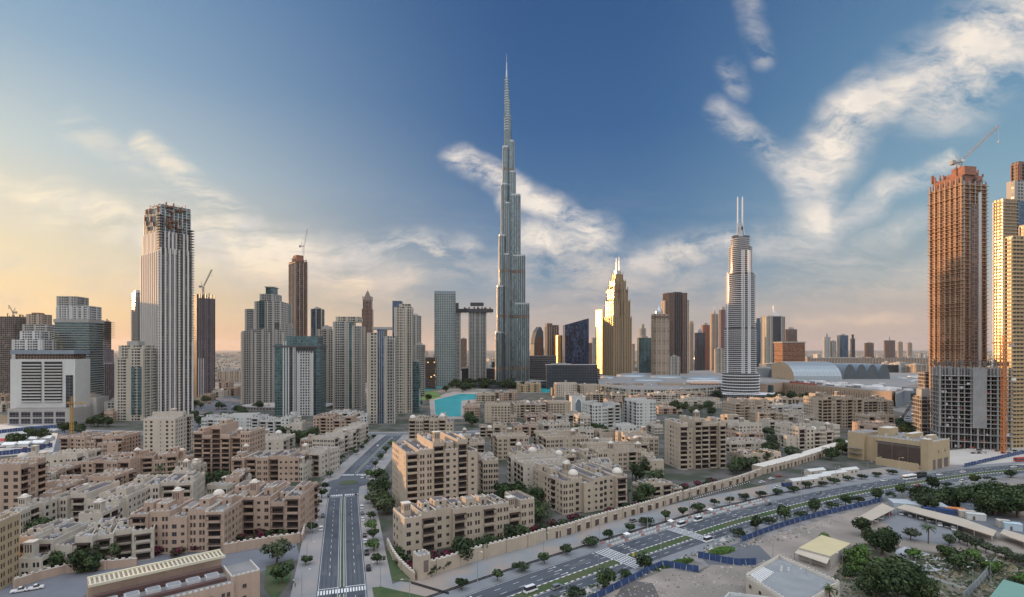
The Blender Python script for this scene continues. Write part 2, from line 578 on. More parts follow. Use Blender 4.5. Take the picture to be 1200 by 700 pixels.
def cat_rom(pts, n=8):
    P = [Vector(p[:2]) for p in pts]
    P = [P[0] * 2 - P[1]] + P + [P[-1] * 2 - P[-2]]
    out = []
    for i in range(1, len(P) - 2):
        for k in range(n):
            t = k / n
            a, b, c, d = P[i - 1], P[i], P[i + 1], P[i + 2]
            out.append(0.5 * ((2 * b) + (c - a) * t + (2 * a - 5 * b + 4 * c - d) * t * t + (3 * b - a - 3 * c + d) * t ** 3))
    out.append(P[-2])
    return out


def arc(line):
    s = [0.0]
    for a, b in zip(line, line[1:]):
        s.append(s[-1] + (b - a).length)
    return s


def at_s(line, S, s, off=0.0):
    s = max(0, min(S[-1] - 1e-3, s))
    i = max(0, next(k for k in range(1, len(S)) if S[k] >= s) - 1)
    t = (s - S[i]) / max(1e-6, S[i + 1] - S[i])
    d = (line[i + 1] - line[i]).normalized()
    nrm = Vector((-d.y, d.x))
    return line[i].lerp(line[i + 1], t) + nrm * off, math.atan2(d.y, d.x)


def strip(mb, line, o0, o1, z, m=0, s0=None, s1=None, step=6.0):
    S = arc(line)
    s0 = 0 if s0 is None else s0
    s1 = S[-1] if s1 is None else s1
    n = max(1, int((s1 - s0) / step))
    prev = None
    for i in range(n + 1):
        s = s0 + (s1 - s0) * i / n
        a, _ = at_s(line, S, s, o0); b, _ = at_s(line, S, s, o1)
        if prev:
            mb.poly([(*prev[0], z), (*a, z), (*b, z), (*prev[1], z)] if o0 < o1 else [(*prev[1], z), (*b, z), (*a, z), (*prev[0], z)], m)
        prev = (a, b)


def wall_strip(mb, line, o0, o1, z0, z1, m=0, top=None, s0=0, s1=None, step=6.0):
    """solid running along a line between two offsets"""
    S = arc(line); s1 = S[-1] if s1 is None else s1
    n = max(1, int((s1 - s0) / step)); prev = None
    for i in range(n + 1):
        s = s0 + (s1 - s0) * i / n
        a, _ = at_s(line, S, s, o0); b, _ = at_s(line, S, s, o1)
        if prev:
            p, q = prev
            mb.poly([(*p, z0), (*a, z0), (*a, z1), (*p, z1)], m)
            mb.poly([(*b, z0), (*q, z0), (*q, z1), (*b, z1)], m)
            mb.poly([(*p, z1), (*a, z1), (*b, z1), (*q, z1)], m if top is None else top)
            if i == n:
                mb.poly([(*a, z0), (*b, z0), (*b, z1), (*a, z1)], m)
        else:
            mb.poly([(*b, z0), (*a, z0), (*a, z1), (*b, z1)], m)
        prev = (a, b)


# one sheet to the horizon
gm = bpy.data.materials.new('ground_city'); gm.use_nodes = True
t = NT(gm.node_tree); b = gm.node_tree.nodes['Principled BSDF']
pos = t.n('ShaderNodeNewGeometry').outputs['Position']
mp = t.n('ShaderNodeMapping'); mp.inputs['Scale'].default_value = (1, .8, 1); t.put(mp.inputs[0], pos)
n1 = t.noise(mp.outputs[0], 0.004, 6, 0.6); n2 = t.noise(pos, 0.03, 4); n3 = t.noise(pos, 0.6, 3)
c = t.mix(t.ramp(n1, [(0.40, 0.0), (0.52, 1.0)]), (0.20, 0.195, 0.185), (0.115, 0.115, 0.105))
c = t.mix(t.ramp(n2, [(0.50, 0.0), (0.60, 1.0)]), c, (0.05, 0.062, 0.045))
c = t.mix(t.ramp(t.noise(pos, 0.011, 4), [(0.55, 0.0), (0.62, 0.8)]), c, (0.30, 0.27, 0.23))
c = t.vm('SCALE', c, sc_=t.m('ADD', 0.75, t.m('MULTIPLY', n3, 0.5)))
t.put(b.inputs['Base Color'], c); b.inputs['Roughness'].default_value = 0.95
g = MB(); E_ = 70000
for i in range(4):
    for j in range(4):
        x0, x1 = -E_ + i * E_ / 2, -E_ + (i + 1) * E_ / 2; y0, y1 = -E_ + j * E_ / 2, -E_ + (j + 1) * E_ / 2
        g.poly([(x0, y0, 0), (x1, y0, 0), (x1, y1, 0), (x0, y1, 0)])
struct('ground', g, gm)


def gpoly(name, pxs, z, mat):
    g = MB(); P = [G(*p) for p in pxs]
    pts = [(p.x, p.y, z) for p in P]
    a = sum(pts[i][0] * pts[(i + 1) % len(pts)][1] - pts[(i + 1) % len(pts)][0] * pts[i][1] for i in range(len(pts)))
    if a < 0: pts.reverse()
    g.poly(pts)
    return struct(name, g, mat)


def wpoly(name, pts, z, mat):
    g = MB(); g.poly([(x, y, z) for x, y in pts]); return struct(name, g, mat)


# highway median line and boulevard line, world metres
HM = cat_rom([(-95, 118), (-42, 160), (6.3, 201.4), (47.4, 234), (89.6, 265.4), (117.6, 285.5), (143, 301), (169, 317), (221, 345), (296, 379), (362, 404), (470, 432), (640, 462), (900, 480)], 6)
HS = arc(HM)
BL = cat_rom([(-20, 60), (-45, 140), (-61.9, 198.6), (-77.7, 250), (-104.0, 337), (-110.5, 369), (-114.5, 410), (-118.5, 468), (-122, 523), (-124, 585)], 6)
BS = arc(BL)
s_of = lambda line, S, p: min(((line[i] - Vector(p[:2])).length, S[i]) for i in range(len(line)))[1]


def s_near(line, S, p):
    best = None
    p = Vector(p[:2])
    for i in range(len(line) - 1):
        a, b = line[i], line[i + 1]; d = b - a
        t_ = max(0, min(1, (p - a).dot(d) / d.length_squared)); q = a + d * t_
        r = ((p - q).length, S[i] + t_ * d.length)
        if best is None or r < best: best = r
    return best[1]


# district surface under the low-rise quarter
wpoly('paved_district', [(-640, 150), (-20, 150), (40, 215), (420, 420), (560, 700), (560, 1120), (-600, 1120), (-760, 600)], 0.006,
      pmat('district_paving', (0.10, 0.095, 0.09), 0.9, var=0.3, scale=0.08, tint=(0.035, 0.048, 0.028)))
# highway
g = MB(); strip(g, HM, 20.8, 40.5, 0.010); struct('sandy_verge', g, pmat('verge', (0.22, 0.235, 0.245), 0.95, var=0.12, scale=0.08, tint=(0.30, 0.25, 0.215)))
g = MB(); wall_strip(g, HM, 14.0, 20.8, 0, 0.13); struct('pavement', g, pmat('pavement_grey', (0.20, 0.212, 0.225), 0.9, var=0.1))
g = MB(); strip(g, HM, 2.7, 14.0, 0.016); strip(g, HM, -9.6, -2.7, 0.016); struct('highway', g, asphalt)
g = MB(); wall_strip(g, HM, -14.5, -9.6, 0, 0.13); struct('pavement', g, pmat('pavement_grey', (0.2, 0.2, 0.2)))
g = MB(); strip(g, HM, -26, -14.5, 0.012); struct('tree_verge', g, pmat('verge_brown', (0.155, 0.145, 0.135), 0.95, var=0.3, scale=0.15, tint=(0.24, 0.23, 0.225)))
sX1 = s_near(HM, HS, G(727, 653)); sX2 = s_near(HM, HS, G(819, 629))
gaps = [(sX1 - 5, sX1 + 4), (sX2 - 4, sX2 + 3.5)]
segs = [(0, gaps[0][0]), (gaps[0][1], gaps[1][0]), (gaps[1][1], HS[-1])]
gk = MB()
for a, c_ in segs:
    g = MB(); strip(g, HM, -2.3, 2.3, 0.17, s0=a, s1=c_, step=4); struct('median_lawn', g, grassm)
    for o0, o1 in ((2.3, 2.7), (-2.7, -2.3)):
        s = a; k = 0
        while s < min(c_, 620):
            wall_strip(gk, HM, o0, o1, 0, 0.22, k % 2, s0=s, s1=min(s + 1.6, c_), step=1.6); s += 1.6; k += 1
struct('median_kerb', gk, [whitep, concd])
g = MB()
for a, c_ in gaps: strip(g, HM, -2.7, 2.7, 0.018, s0=a, s1=c_)
struct('crossing_pavement', g, asph2)
g = MB()
s = 60
while s < 700:
    for o in (6.5, 10.2, -6.2): strip(g, HM, o - .09, o + .09, 0.022, s0=s, s1=s + 3, step=3)
    s += 9
strip(g, HM, 13.5, 13.65, 0.022, step=4); strip(g, HM, 3.1, 3.22, 0.022, step=4); strip(g, HM, -3.2, -3.08, 0.022, step=4); strip(g, HM, -9.2, -9.08, 0.022, step=4)
for sx, n in ((sX1, 6), (sX2, 5)):
    for k in range(n):
        q = sx - n * .75 + k * 1.5
        for o0, o1 in ((2.9, 13.6), (-9.4, -2.9), (-2.4, 2.4)): strip(g, HM, o0, o1, 0.026, s0=q, s1=q + 0.55, step=1)
for k in range(9):   # arrows reduced to their shafts and heads
    q = 110 + k * 42
    for o in (4.7, 8.4, 12): strip(g, HM, o - .12, o + .12, 0.022, s0=q, s1=q + 3.2, step=4); strip(g, HM, o - .4, o + .4, 0.024, s0=q + 3.2, s1=q + 3.9, step=4)
struct('road_markings', g, whitep)

# repairs and tyre-darkened lanes
g = MB(); rng = random.Random(31)
for k in range(60):
    q = rng.uniform(60, 560); o = rng.choice((3.4, 6.9, 10.4, -5.9, -8.9)) + rng.uniform(0, .6)
    strip(g, HM, o, o + rng.uniform(.8, 2.4), 0.0185 + k * 2e-5, k % 2, s0=q, s1=q + rng.uniform(2, 14), step=4)
BL_ = cat_rom([(-20, 60), (-45, 140), (-61.9, 198.6), (-77.7, 250), (-104.0, 337), (-110.5, 369), (-114.5, 410), (-118.5, 468), (-122, 523), (-124, 585)], 6)
for k in range(34):
    q = rng.uniform(100, 520); o = rng.choice((-8, -4.4, 1.6, 5.2)) + rng.uniform(0, .8)
    if abs(q - 330) > 22: strip(g, BL_, o, o + rng.uniform(.7, 2.2), 0.0185 + k * 2e-5, k % 2, s0=q, s1=q + rng.uniform(2, 12), step=4)
for line, offs in ((HM, (4.0, 5.7, 7.7, 9.4, 11.2, 12.9, -4.0, -5.7)), (BL_, (2.4, 4.0, 5.8, 7.4, -2.4, -4.0, -5.8, -7.4))):
    for o in offs: strip(g, line, o - .22, o + .22, 0.0178, 2, s0=60, s1=300, step=6)
struct('road_repairs', g, [pmat('patch_dark', (.045, .052, .062), .85, var=.2), pmat('patch_light', (.10, .108, .118), .9, var=.2), pmat('tyre_track', (.055, .066, .082), .8, var=.25)])
# boulevard
bw = 9.0
g = MB(); wall_strip(g, BL, bw, bw + 9, 0, 0.13, s1=BS[-1] - 8); struct('pavement', g, paving)
g = MB(); wall_strip(g, BL, -bw - 9.5, -bw, 0, 0.13, s1=BS[-1] - 8); struct('pavement', g, paving)
g = MB(); strip(g, BL, -bw, bw, 0.016); struct('boulevard', g, asphalt)
sR = s_near(BL, BS, (-110.5, 369))
g = MB()
cxy, _ = at_s(BL, BS, sR)
g.poly([(cxy.x + 15 * math.cos(a * math.pi / 12), cxy.y + 15 * math.sin(a * math.pi / 12), 0.135) for a in range(24)]); struct('roundabout', g, asphalt)
g = MB(); g.lathe(cxy.x, cxy.y, [(6.2, 0), (6.2, 0.32), (5.7, 0.32), (5.7, 0.28), (0, 0.45)], 24); struct('roundabout_island', g, pmat('island', (0.06, 0.08, 0.035), 0.9, var=0.3))
sA, sB, sC = s_near(BL, BS, (-105, 338)), s_near(BL, BS, (-113, 393)), s_near(BL, BS, (-63.5, 204))
g = MB(); gg = MB()
for a, c_ in ((sC + 3, sA - 4), (sB + 4, BS[-1] - 20), (0, sC - 3.5)):
    wall_strip(gg, BL, -0.9, -0.5, 0, 0.18, 0, s0=a, s1=c_); wall_strip(gg, BL, 0.5, 0.9, 0, 0.18, 0, s0=a, s1=c_); strip(gg, BL, -0.5, 0.5, 0.14, 1, s0=a, s1=c_)
struct('median_strip', gg, [pmat('kerb_stone', (0.36, 0.36, 0.36), 0.8), grassm])
g = MB()
for sx in (sA, sB, sC):
    for k in range(-8, 9):
        if abs(k) < 1 and sx != sC: continue
        strip(g, BL, k * 1.05 - .3, k * 1.05 + .3, 0.022, s0=sx - 1.8, s1=sx + 1.8, step=4)
s = 30
while s < BS[-1] - 20:
    if all(abs(s - x) > 8 for x in (sA, sB, sC)) and abs(s - sR) > 16:
        for o in (4.8, -4.8): strip(g, BL, o - .07, o + .07, 0.022, s0=s, s1=s + 3, step=3)
    s += 8
for o in (1.5, -1.5, 8.5, -8.5): strip(g, BL, o - .06, o + .06, 0.022, s0=10, s1=sA - 5)
for sx, sg in ((sA - 4, 1), (sC + 3, -1)):
    strip(g, BL, 1.2, 8.5, 0.024, s0=sx, s1=sx + .4, step=1); strip(g, BL, -8.5, -1.2, 0.024, s0=sx, s1=sx + .4, step=1)
struct('road_markings', g, whitep)
CR = cat_rom([(-760, 700), (-480, 600), (-300, 583), (-124, 583), (-60, 588), (-10, 600)], 6)
g = MB(); strip(g, CR, -10, 10, 0.020); struct('cross_street', g, asph2)
g = MB(); strip(g, CR, 9.0, 9.4, 0.026); strip(g, CR, -9.4, -9, 0.026); strip(g, CR, -.2, .2, 0.026); struct('road_markings', g, whitep)
g = MB(); wall_strip(g, CR, 10, 15, 0, 0.13); struct('pavement', g, paving)
# curved service roads and car parks further left and right
for pts, wd in (([(60, 560), (88, 500), (112, 486), (140, 478), (170, 470)], 9), ([(205, 520), (232, 490), (250, 478), (262, 466), (275, 455)], 10), ([(1040, 520), (1068, 500), (1082, 486), (1088, 470)], 9)):
    L = cat_rom([G(*p) for p in pts], 6); g = MB(); strip(g, L, -wd, wd, 0.0125 + wd * .0008 + pts[0][0] * 1e-5); struct('service_road', g, asph2)
gpoly('car_park', [(222, 505), (262, 497), (285, 470), (262, 462), (236, 470), (225, 485)], 0.030, asph2)
gpoly('car_park', [(1050, 512), (1092, 508), (1098, 478), (1062, 476)], 0.034, asph2)
gpoly('storage_yard', [(-60, 540), (62, 530), (68, 508), (0, 500), (-60, 502)], 0.038, sandw)
gpoly('storage_yard', [(-60, 499), (60, 495), (78, 500), (60, 506), (0, 510), (-60, 512)], 0.042, pmat('yard_pale', (0.46, 0.46, 0.45), 0.9, var=0.15, scale=0.05))
# street between the bottom-left blocks
gpoly('side_street', [(-30, 720), (-30, 690), (20, 682), (90, 668), (140, 655), (210, 647), (300, 640), (345, 630), (352, 655), (300, 672), (240, 668), (160, 672), (110, 690), (70, 720)], 0.046, pmat('side_street_grey', (0.15, 0.16, 0.185), 0.85, var=0.12))
gpoly('lawn', [(312, 664), (344, 655), (340, 680), (322, 705), (310, 690)], 0.14, grassm)
gpoly('lawn', [(453, 645), (462, 644), (482, 683), (459, 680)], 0.146, grassm)
gpoly('lawn', [(436, 689), (446, 688), (500, 700), (520, 712), (440, 712)], 0.148, grassm)
# water
wm = bpy.data.materials.new('lake_water'); wm.use_nodes = True
t = NT(wm.node_tree); b = wm.node_tree.nodes['Principled BSDF']
pos = t.n('ShaderNodeNewGeometry').outputs['Position']
t.put(b.inputs['Base Color'], t.mix(t.noise(pos, 0.02, 3), (0.012, 0.30, 0.33), (0.02, 0.38, 0.42)))
b.inputs['Roughness'].default_value = 0.25; b.inputs['Specular IOR Level'].default_value = 0.3
bp = t.n('ShaderNodeBump'); bp.inputs['Strength'].default_value = 0.15; t.put(bp.inputs['Height'], t.noise(pos, 0.8, 2)); t.put(b.inputs['Normal'], bp.outputs[0])
gpoly('promenade', [(505, 492), (545, 491), (546, 473), (572, 470), (576, 459), (532, 459), (517, 463), (503, 467)], 0.045, pmat('promenade', (0.30, 0.28, 0.26), .9, var=.15))
gpoly('lake', [(511, 489), (540, 488), (541, 470), (565, 467), (568, 462), (538, 462), (522, 466), (509, 469)], 0.054, wm)
gpoly('lake_arm', [(488, 452), (505, 446), (520, 446), (528, 450), (512, 456), (494, 459)], 0.058, wm)
gpoly('lake_arm', [(630, 452), (700, 452), (700, 460), (630, 460)], 0.062, wm)
gpoly('lawn', [(484, 459), (512, 459), (517, 465), (508, 468), (484, 470)], 0.066, pmat('park_lawn', (0.09, 0.17, 0.04), 0.9, var=0.15))
# right hand lots
gpoly('sandy_lot', [(560, 760), (703, 700), (780, 668), (820, 672), (868, 638), (1010, 596), (1200, 565), (1500, 545), (2600, 560), (2600, 760)], 0.070, sand)
gpoly('scrub_ground', [(990, 650), (1050, 640), (1200, 665), (1300, 690), (1300, 760), (960, 760), (970, 690)], 0.073, pmat('scrub', (0.19, 0.165, 0.14), 0.95, var=0.3, scale=0.12, tint=(0.09, 0.105, 0.055)))
gpoly('asphalt_patch', [(820, 652), (866, 636), (890, 640), (905, 655), (880, 664), (830, 662)], 0.074, asph2)
gpoly('damp_sand', [(712, 712), (735, 680), (765, 684), (775, 705), (760, 725)], 0.078, pmat('damp_sand', (0.11, 0.10, 0.095), 0.95, var=0.25))
gpoly('parking_yard', [(1022, 606), (1046, 596), (1130, 618), (1118, 640), (1052, 632), (1040, 616)], 0.082, pmat('yard_asphalt', (0.19, 0.20, 0.215), 0.9, var=0.12))
gpoly('service_lane', [(1090, 590), (1110, 590), (1260, 622), (1260, 650), (1130, 612)], 0.086, asph2)
gpoly('paved_pad', [(1050, 645), (1060, 641), (1120, 659), (1112, 669), (1084, 670), (1049, 650)], 0.090, pmat('pad', (0.38, 0.40, 0.42), 0.9, var=0.1))
gpoly('sandy_forecourt', [(1112, 528), (1200, 520), (1300, 530), (1300, 545), (1112, 545)], 0.098, sandw)

# ================================================================== LOW-RISE QUARTER
def corner_fit(x0, xc, x1, C, th):
    """lengths of the right-hand and left-hand faces from the three silhouette columns"""
    def hit(px, d):
        k = (px - 600) / F
        den = d[0] - k * d[1]
        return (k * C[1] - C[0]) / den if abs(den) > 1e-6 else 0
    a = hit(x1, (math.cos(th), math.sin(th)))
    b = hit(x0, (-math.sin(th), math.cos(th)))
    return a, b


def face_frame(side, a, b):
    """origin, direction and length of one facade of an a x b plan; outward is right of the direction"""
    return {'F': ((0, 0), (1, 0), a), 'R': ((a, 0), (0, 1), b), 'B': ((a, b), (-1, 0), a), 'L': ((0, b), (0, -1), b)}[side]


WIN = {}


def window_mesh(w, h):
    """recessed dark pane with a frame and one bar; local x along the wall, y into it"""
    key = (round(w, 2), round(h, 2))
    if key not in WIN:
        m = MB()
        m.poly([(0, 0, 0), (w, 0, 0), (w, 0, h), (0, 0, h)], 0)
        f = 0.09
        for x0, x1, z0, z1 in ((0, f, 0, h), (w - f, w, 0, h), (f, w - f, 0, f), (f, w - f, h - f, h), (w / 2 - f / 2, w / 2 + f / 2, f, h - f)):
            m.box(x0, x1, -.07, -.003, z0, z1, 1)
        WIN[key] = m.mesh('window', [glassd, frame_m])
    return WIN[key]


BAL = {}


def balcony_mesh(w, mats, kind):
    key = (round(w, 1), kind, mats[0].name)
    if key not in BAL:
        m = MB()
        m.box(-.2, w + .2, -1.1, 0, -.28, 0, 0)
        if kind == 0:      # solid parapet with a dark rail
            m.box(-.2, w + .2, -1.1, -.92, .003, .85, 0); m.box(-.2, -.02, -.917, 0, .003, .85, 0); m.box(w + .02, w + .2, -.917, 0, .003, .85, 0)
            m.box(-.22, w + .22, -1.14, -.88, .853, 1.0, 1)
        else:              # slatted dark balustrade
            m.box(-.2, w + .2, -1.1, -1.0, .9, 1.05, 1); m.box(-.2, w + .2, -1.1, -1.02, .1, .2, 1)
            x = -.15
            while x < w + .2:
                m.box(x, x + .09, -1.09, -1.0, .2, .9, 1); x += .3
            m.box(-.2, -.12, -1.0, 0, .9, 1.0, 1); m.box(w + .12, w + .2, -1.0, 0, .9, 1.0, 1)
        BAL[key] = m.mesh('balcony', mats)
    return BAL[key]


PER = {}


def pergola_mesh(w):
    key = round(w, 1)
    if key not in PER:
        m = MB()
        m.box(-.4, w + .4, -1.9, -1.7, 0, .22, 0); m.box(-.4, w + .4, -.25, -.05, 0, .22, 0)
        x = -.35
        while x < w + .3:
            m.box(x, x + .14, -2.2, 0, .223, .42, 0); x += .45
        for x in (-.3, w + .15):
            m.box(x, x + .15, -1.85, -1.72, -2.4, 0, 0)
        PER[key] = m.mesh('pergola', [wood])
    return PER[key]


ACM = MB(); ACM.box(-.9, .9, -.6, .6, .15, 1.25, 0); ACM.box(-.95, -.75, -.5, .5, 0, .15, 0); ACM.box(.75, .95, -.5, .5, 0, .15, 0); ACM.lathe(0, 0, [(.45, 1.253), (.45, 1.35), (0, 1.37)], 8, 1)
ACM = ACM.mesh('air_conditioner', [acm, steel])


def merlons(mb, p, q, z, m, step=1.9, w=.95, h=.5, t=.38):
    L = math.hypot(q[0] - p[0], q[1] - p[1])
    n = max(1, int(L / step)); d = ((q[0] - p[0]) / L, (q[1] - p[1]) / L); ang = math.atan2(d[1], d[0])
    for i in range(n):
        s = (i + .5) * L / n
        mb.obox(p[0] + d[0] * s - d[1] * t * .5, p[1] + d[1] * s + d[0] * t * .5, z, z + h, w, t, ang, m)


def facade_cols(rng, w, kind, floors, fh, tall, z0=0.0):
    """columns (u0, u1, [(v0, v1)], depth, sort) of one slice of a facade"""
    cols = []
    if kind == 'L' and w > 4.6:
        lw = min(5.2, w - 1.3)
        u = (w - lw) / 2
        ops = [(z0 + k * fh + .25, z0 + k * fh + 2.95) for k in range(floors)]
        cols.append((u, u + lw, ops, 1.9, 'loggia'))
    elif kind == 'P':
        n = max(1, int(w / 3.0))
        for i in range(n):
            c = (i + .5) * w / n
            ops = [(z0 + k * fh + .8, z0 + k * fh + 2.8) for k in range(floors)]
            if w / n > 2.8:
                cols.append((c - 1.2, c - .2, ops, .3, 'win')); cols.append((c + .2, c + 1.2, ops, .3, 'win'))
            else:
                cols.append((c - .6, c + .6, ops, .3, 'win'))
    elif kind == 'S':
        n = max(1, int(w / 3.2))
        for i in range(n):
            c = (i + .5) * w / n
            sq = rng.random() < .5
            ops = [(z0 + k * fh + (.8 if sq else 1.1), z0 + k * fh + (2.75 if sq else 2.5)) for k in range(floors)]
            hw = 1.0 if sq else .75
            cols.append((c - hw, c + hw, ops, .28, 'win'))
    elif kind == 'B':
        c = w * (.35 + .3 * rng.random())
        ops = [(z0 + k * fh + 1.3, z0 + k * fh + 2.2) for k in range(floors)]
        if w > 2: cols.append((c - .5, c + .5, ops, .28, 'win'))
    return cols


def wall_with_openings(mb, o, d, w, z0, z1, cols, panes=True):
    """wall rectangle cut by columns of openings; material 0 wall, 1 reveal/loggia inside, 2 glass"""
    nx, ny = -d[1], d[0]                      # inward normal

    def P(u, v, dep=0.0):
        return (o[0] + d[0] * u + nx * dep, o[1] + d[1] * u + ny * dep, v)

    def quad(u0, u1, v0, v1, dep=0.0, m=0):
        if u1 - u0 > 1e-4 and v1 - v0 > 1e-4:
            mb.poly([P(u0, v0, dep), P(u1, v0, dep), P(u1, v1, dep), P(u0, v1, dep)], m)
    u = 0.0
    for (a, b, ops, dep, sort) in sorted(cols):
        quad(u, a, z0, z1)
        v = z0
        for (v0, v1) in ops:
            quad(a, b, v, v0)
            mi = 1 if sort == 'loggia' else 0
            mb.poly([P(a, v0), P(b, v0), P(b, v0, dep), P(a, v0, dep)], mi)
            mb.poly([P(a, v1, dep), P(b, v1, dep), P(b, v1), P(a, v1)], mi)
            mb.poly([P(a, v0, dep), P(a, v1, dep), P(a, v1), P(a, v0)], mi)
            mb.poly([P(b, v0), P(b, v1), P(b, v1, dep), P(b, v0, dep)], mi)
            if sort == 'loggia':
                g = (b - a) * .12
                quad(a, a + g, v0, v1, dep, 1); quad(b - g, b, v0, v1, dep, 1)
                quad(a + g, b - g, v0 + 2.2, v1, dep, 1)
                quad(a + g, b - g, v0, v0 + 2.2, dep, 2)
            elif panes:
                quad(a, b, v0, v1, dep, 2)
            v = v1
        quad(a, b, v, z1)
        u = b
    quad(u, w, z0, z1)


BLOCKS = []


def oldtown(name, label, x0, xc, x1, py, fl, th, wall=beige, seed=1, det=1, depth=None, length=None, fh=3.4, towers=1, domes=0,
            stairs=2, at_ground=False, group=None, sides='FLR', slice_w=7.2, crown=False, cat='apartment block', winds=1):
    rng = random.Random(seed * 77 + 5)
    H = fl * fh + 1.2
    C = G(xc, py, 0 if at_ground else H)
    C = Vector((C.x, C.y, 0)); tr = R(th)
    a, b = corner_fit(x0, xc, x1, C, tr)
    if length: a = length
    if depth: b = depth
    a = max(8, min(a, 130)); b = max(10, min(b, 110))
    BLOCKS.append((label, C, a, b, tr, H))
    root = thing(name, label, cat, C, tr, group)
    body = MB(); roof = MB(); dome = MB()
    win_list, bal_list, per_list = [], [], []
    long_a = a >= b
    L, D = (a, b) if long_a else (b, a)
    n = max(2, round(L / slice_w))
    ws = [1 + .5 * rng.random() for _ in range(n)]; tot_ = sum(ws); ws = [w * L / tot_ for w in ws]
    kinds = []
    for i in range(n):
        kinds.append('L' if i % 2 == (seed % 2) and rng.random() < .9 else rng.choice('PPSSL'))
    u = 0.0
    tops = []
    for i, w in enumerate(ws):
        o0 = rng.choice((0, 1.2, 2.4, .5)) if 0 < i < n - 1 else rng.choice((0, 0, .6))
        o1 = rng.choice((0, 1.2)) if 0 < i < n - 1 else 0
        f = fl
        r = rng.random()
        if fl <= 6:
            if r < .18: f = fl - 1
            h = f * fh + 1.2 + rng.choice((0, 0, .7, 1.3))
        else:
            if r < .2: f = fl - 1
            elif crown and r > .62 and 0 < i < n - 1: f = fl + 1
            h = f * fh + 1.2 + rng.choice((0, .8, 1.5))
        if i == 0: h = max(h, H); f = fl
        if long_a: X0, X1, Y0, Y1 = u, u + w, o0, b - o1
        else: X0, X1, Y0, Y1 = o0, a - o1, u, u + w
        tops.append((X0, X1, Y0, Y1, h))
        for side in 'FRBL':
            fo, fd, fl_ = face_frame(side, X1 - X0, Y1 - Y0)
            o = (X0 + fo[0], Y0 + fo[1])
            outer = (side in 'FB') if long_a else (side in 'LR')
            end = not outer and ((i == 0 and side in 'LF') or (i == n - 1 and side in 'RB'))
            cols = []
            if side in sides and (outer or end):
                if outer:
                    k = kinds[i] if (side in 'FL' or rng.random() < .3) else rng.choice('PSL')
                    cols = facade_cols(rng, fl_, k, f, fh, fl > 6)
                else:
                    m_ = max(1, round(fl_ / 8)); ww = fl_ / m_
                    for q in range(m_):
                        for c_ in facade_cols(rng, ww, rng.choice('SPBL' if q % 2 else 'SPPB'), f, fh, fl > 6):
                            cols.append((c_[0] + q * ww, c_[1] + q * ww, *c_[2:]))
            sep_win = det >= 2
            wall_with_openings(body, o, fd, fl_, 0, h, cols, panes=not sep_win)
            ang = math.atan2(fd[1], fd[0])
            for (c0, c1, ops, dep, sort) in cols:
                for (v0, v1) in ops:
                    if sort == 'win' and sep_win:
                        px_, py_ = o[0] + fd[0] * c0 - fd[1] * (dep - .01), o[1] + fd[1] * c0 + fd[0] * (dep - .01)
                        win_list.append((c1 - c0, v1 - v0, (px_, py_, v0), ang))
                    if sort == 'loggia':
                        bal_list.append((c1 - c0, (o[0] + fd[0] * c0, o[1] + fd[1] * c0, v0 + .02), ang))
                if sort == 'loggia':
                    per_list.append((c1 - c0, (o[0] + fd[0] * c0, o[1] + fd[1] * c0, ops[-1][1] + .1), ang))
        # roof deck, parapet inside and cap
        rz = h - .95; tk = .32
        roof.poly([(X0 + tk, Y0 + tk, rz), (X1 - tk, Y0 + tk, rz), (X1 - tk, Y1 - tk, rz), (X0 + tk, Y1 - tk, rz)], 0)
        I = [(X0 + tk, Y0 + tk), (X1 - tk, Y0 + tk), (X1 - tk, Y1 - tk), (X0 + tk, Y1 - tk)]
        O = [(X0, Y0), (X1, Y0), (X1, Y1), (X0, Y1)]
        for k in range(4):
            j = (k + 1) % 4
            body.poly([(*I[j], rz), (*I[k], rz), (*I[k], h), (*I[j], h)], 0)
            body.poly([(*O[k], h), (*O[j], h), (*I[j], h), (*I[k], h)], 3)
            inner = (k in (1, 3) if long_a else k in (0, 2)) and 0 < i < n - 1
            if det >= 1 and (not inner or rng.random() < .15):
                merlons(body, O[k], O[j], h, 3 if rng.random() < .6 else 0, step=1.9 if det == 2 else 2.9, w=.95 if det == 2 else 1.4)
        # set-back storey on part of the roof
        if rng.random() < (.6 if fl <= 6 else .45) and X1 - X0 > 4 and Y1 - Y0 > 8:
            sx, sy = rng.uniform(.55, 1) * (X1 - X0 - .8), rng.uniform(.25, .5) * (Y1 - Y0)
            ax, ay = X0 + .4 + rng.random() * (X1 - X0 - .8 - sx), Y0 + rng.uniform(.12, .45) * (Y1 - Y0)
            hh = rng.choice((2.4, 3.2, 3.4)); z0 = h - .95
            for side in 'FRBL':
                fo, fd, fl_ = face_frame(side, sx, sy)
                cc = [(fl_ / 2 - .6, fl_ / 2 + .6, [(z0 + 1.2, z0 + 2.6)], .3, 'win')] if side in 'FL' and fl_ > 3 else []
                wall_with_openings(body, (ax + fo[0], ay + fo[1]), fd, fl_, z0, z0 + hh, cc)
            body.poly([(ax, ay, z0 + hh), (ax + sx, ay, z0 + hh), (ax + sx, ay + sy, z0 + hh), (ax, ay + sy, z0 + hh)], 3)
            q_ = .3; roof.poly([(ax + q_, ay + q_, z0 + hh + .02), (ax + sx - q_, ay + q_, z0 + hh + .02), (ax + sx - q_, ay + sy - q_, z0 + hh + .02), (ax + q_, ay + sy - q_, z0 + hh + .02)], 0)
            if det: merlons(body, (ax, ay), (ax + sx, ay), z0 + hh, 3, 2.2, 1.1, .45)
        u += w
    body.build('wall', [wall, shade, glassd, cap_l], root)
    roof.build('roof', [roofd if rng.random() < .75 else roofl], root)
    # things on the roof
    k = 0
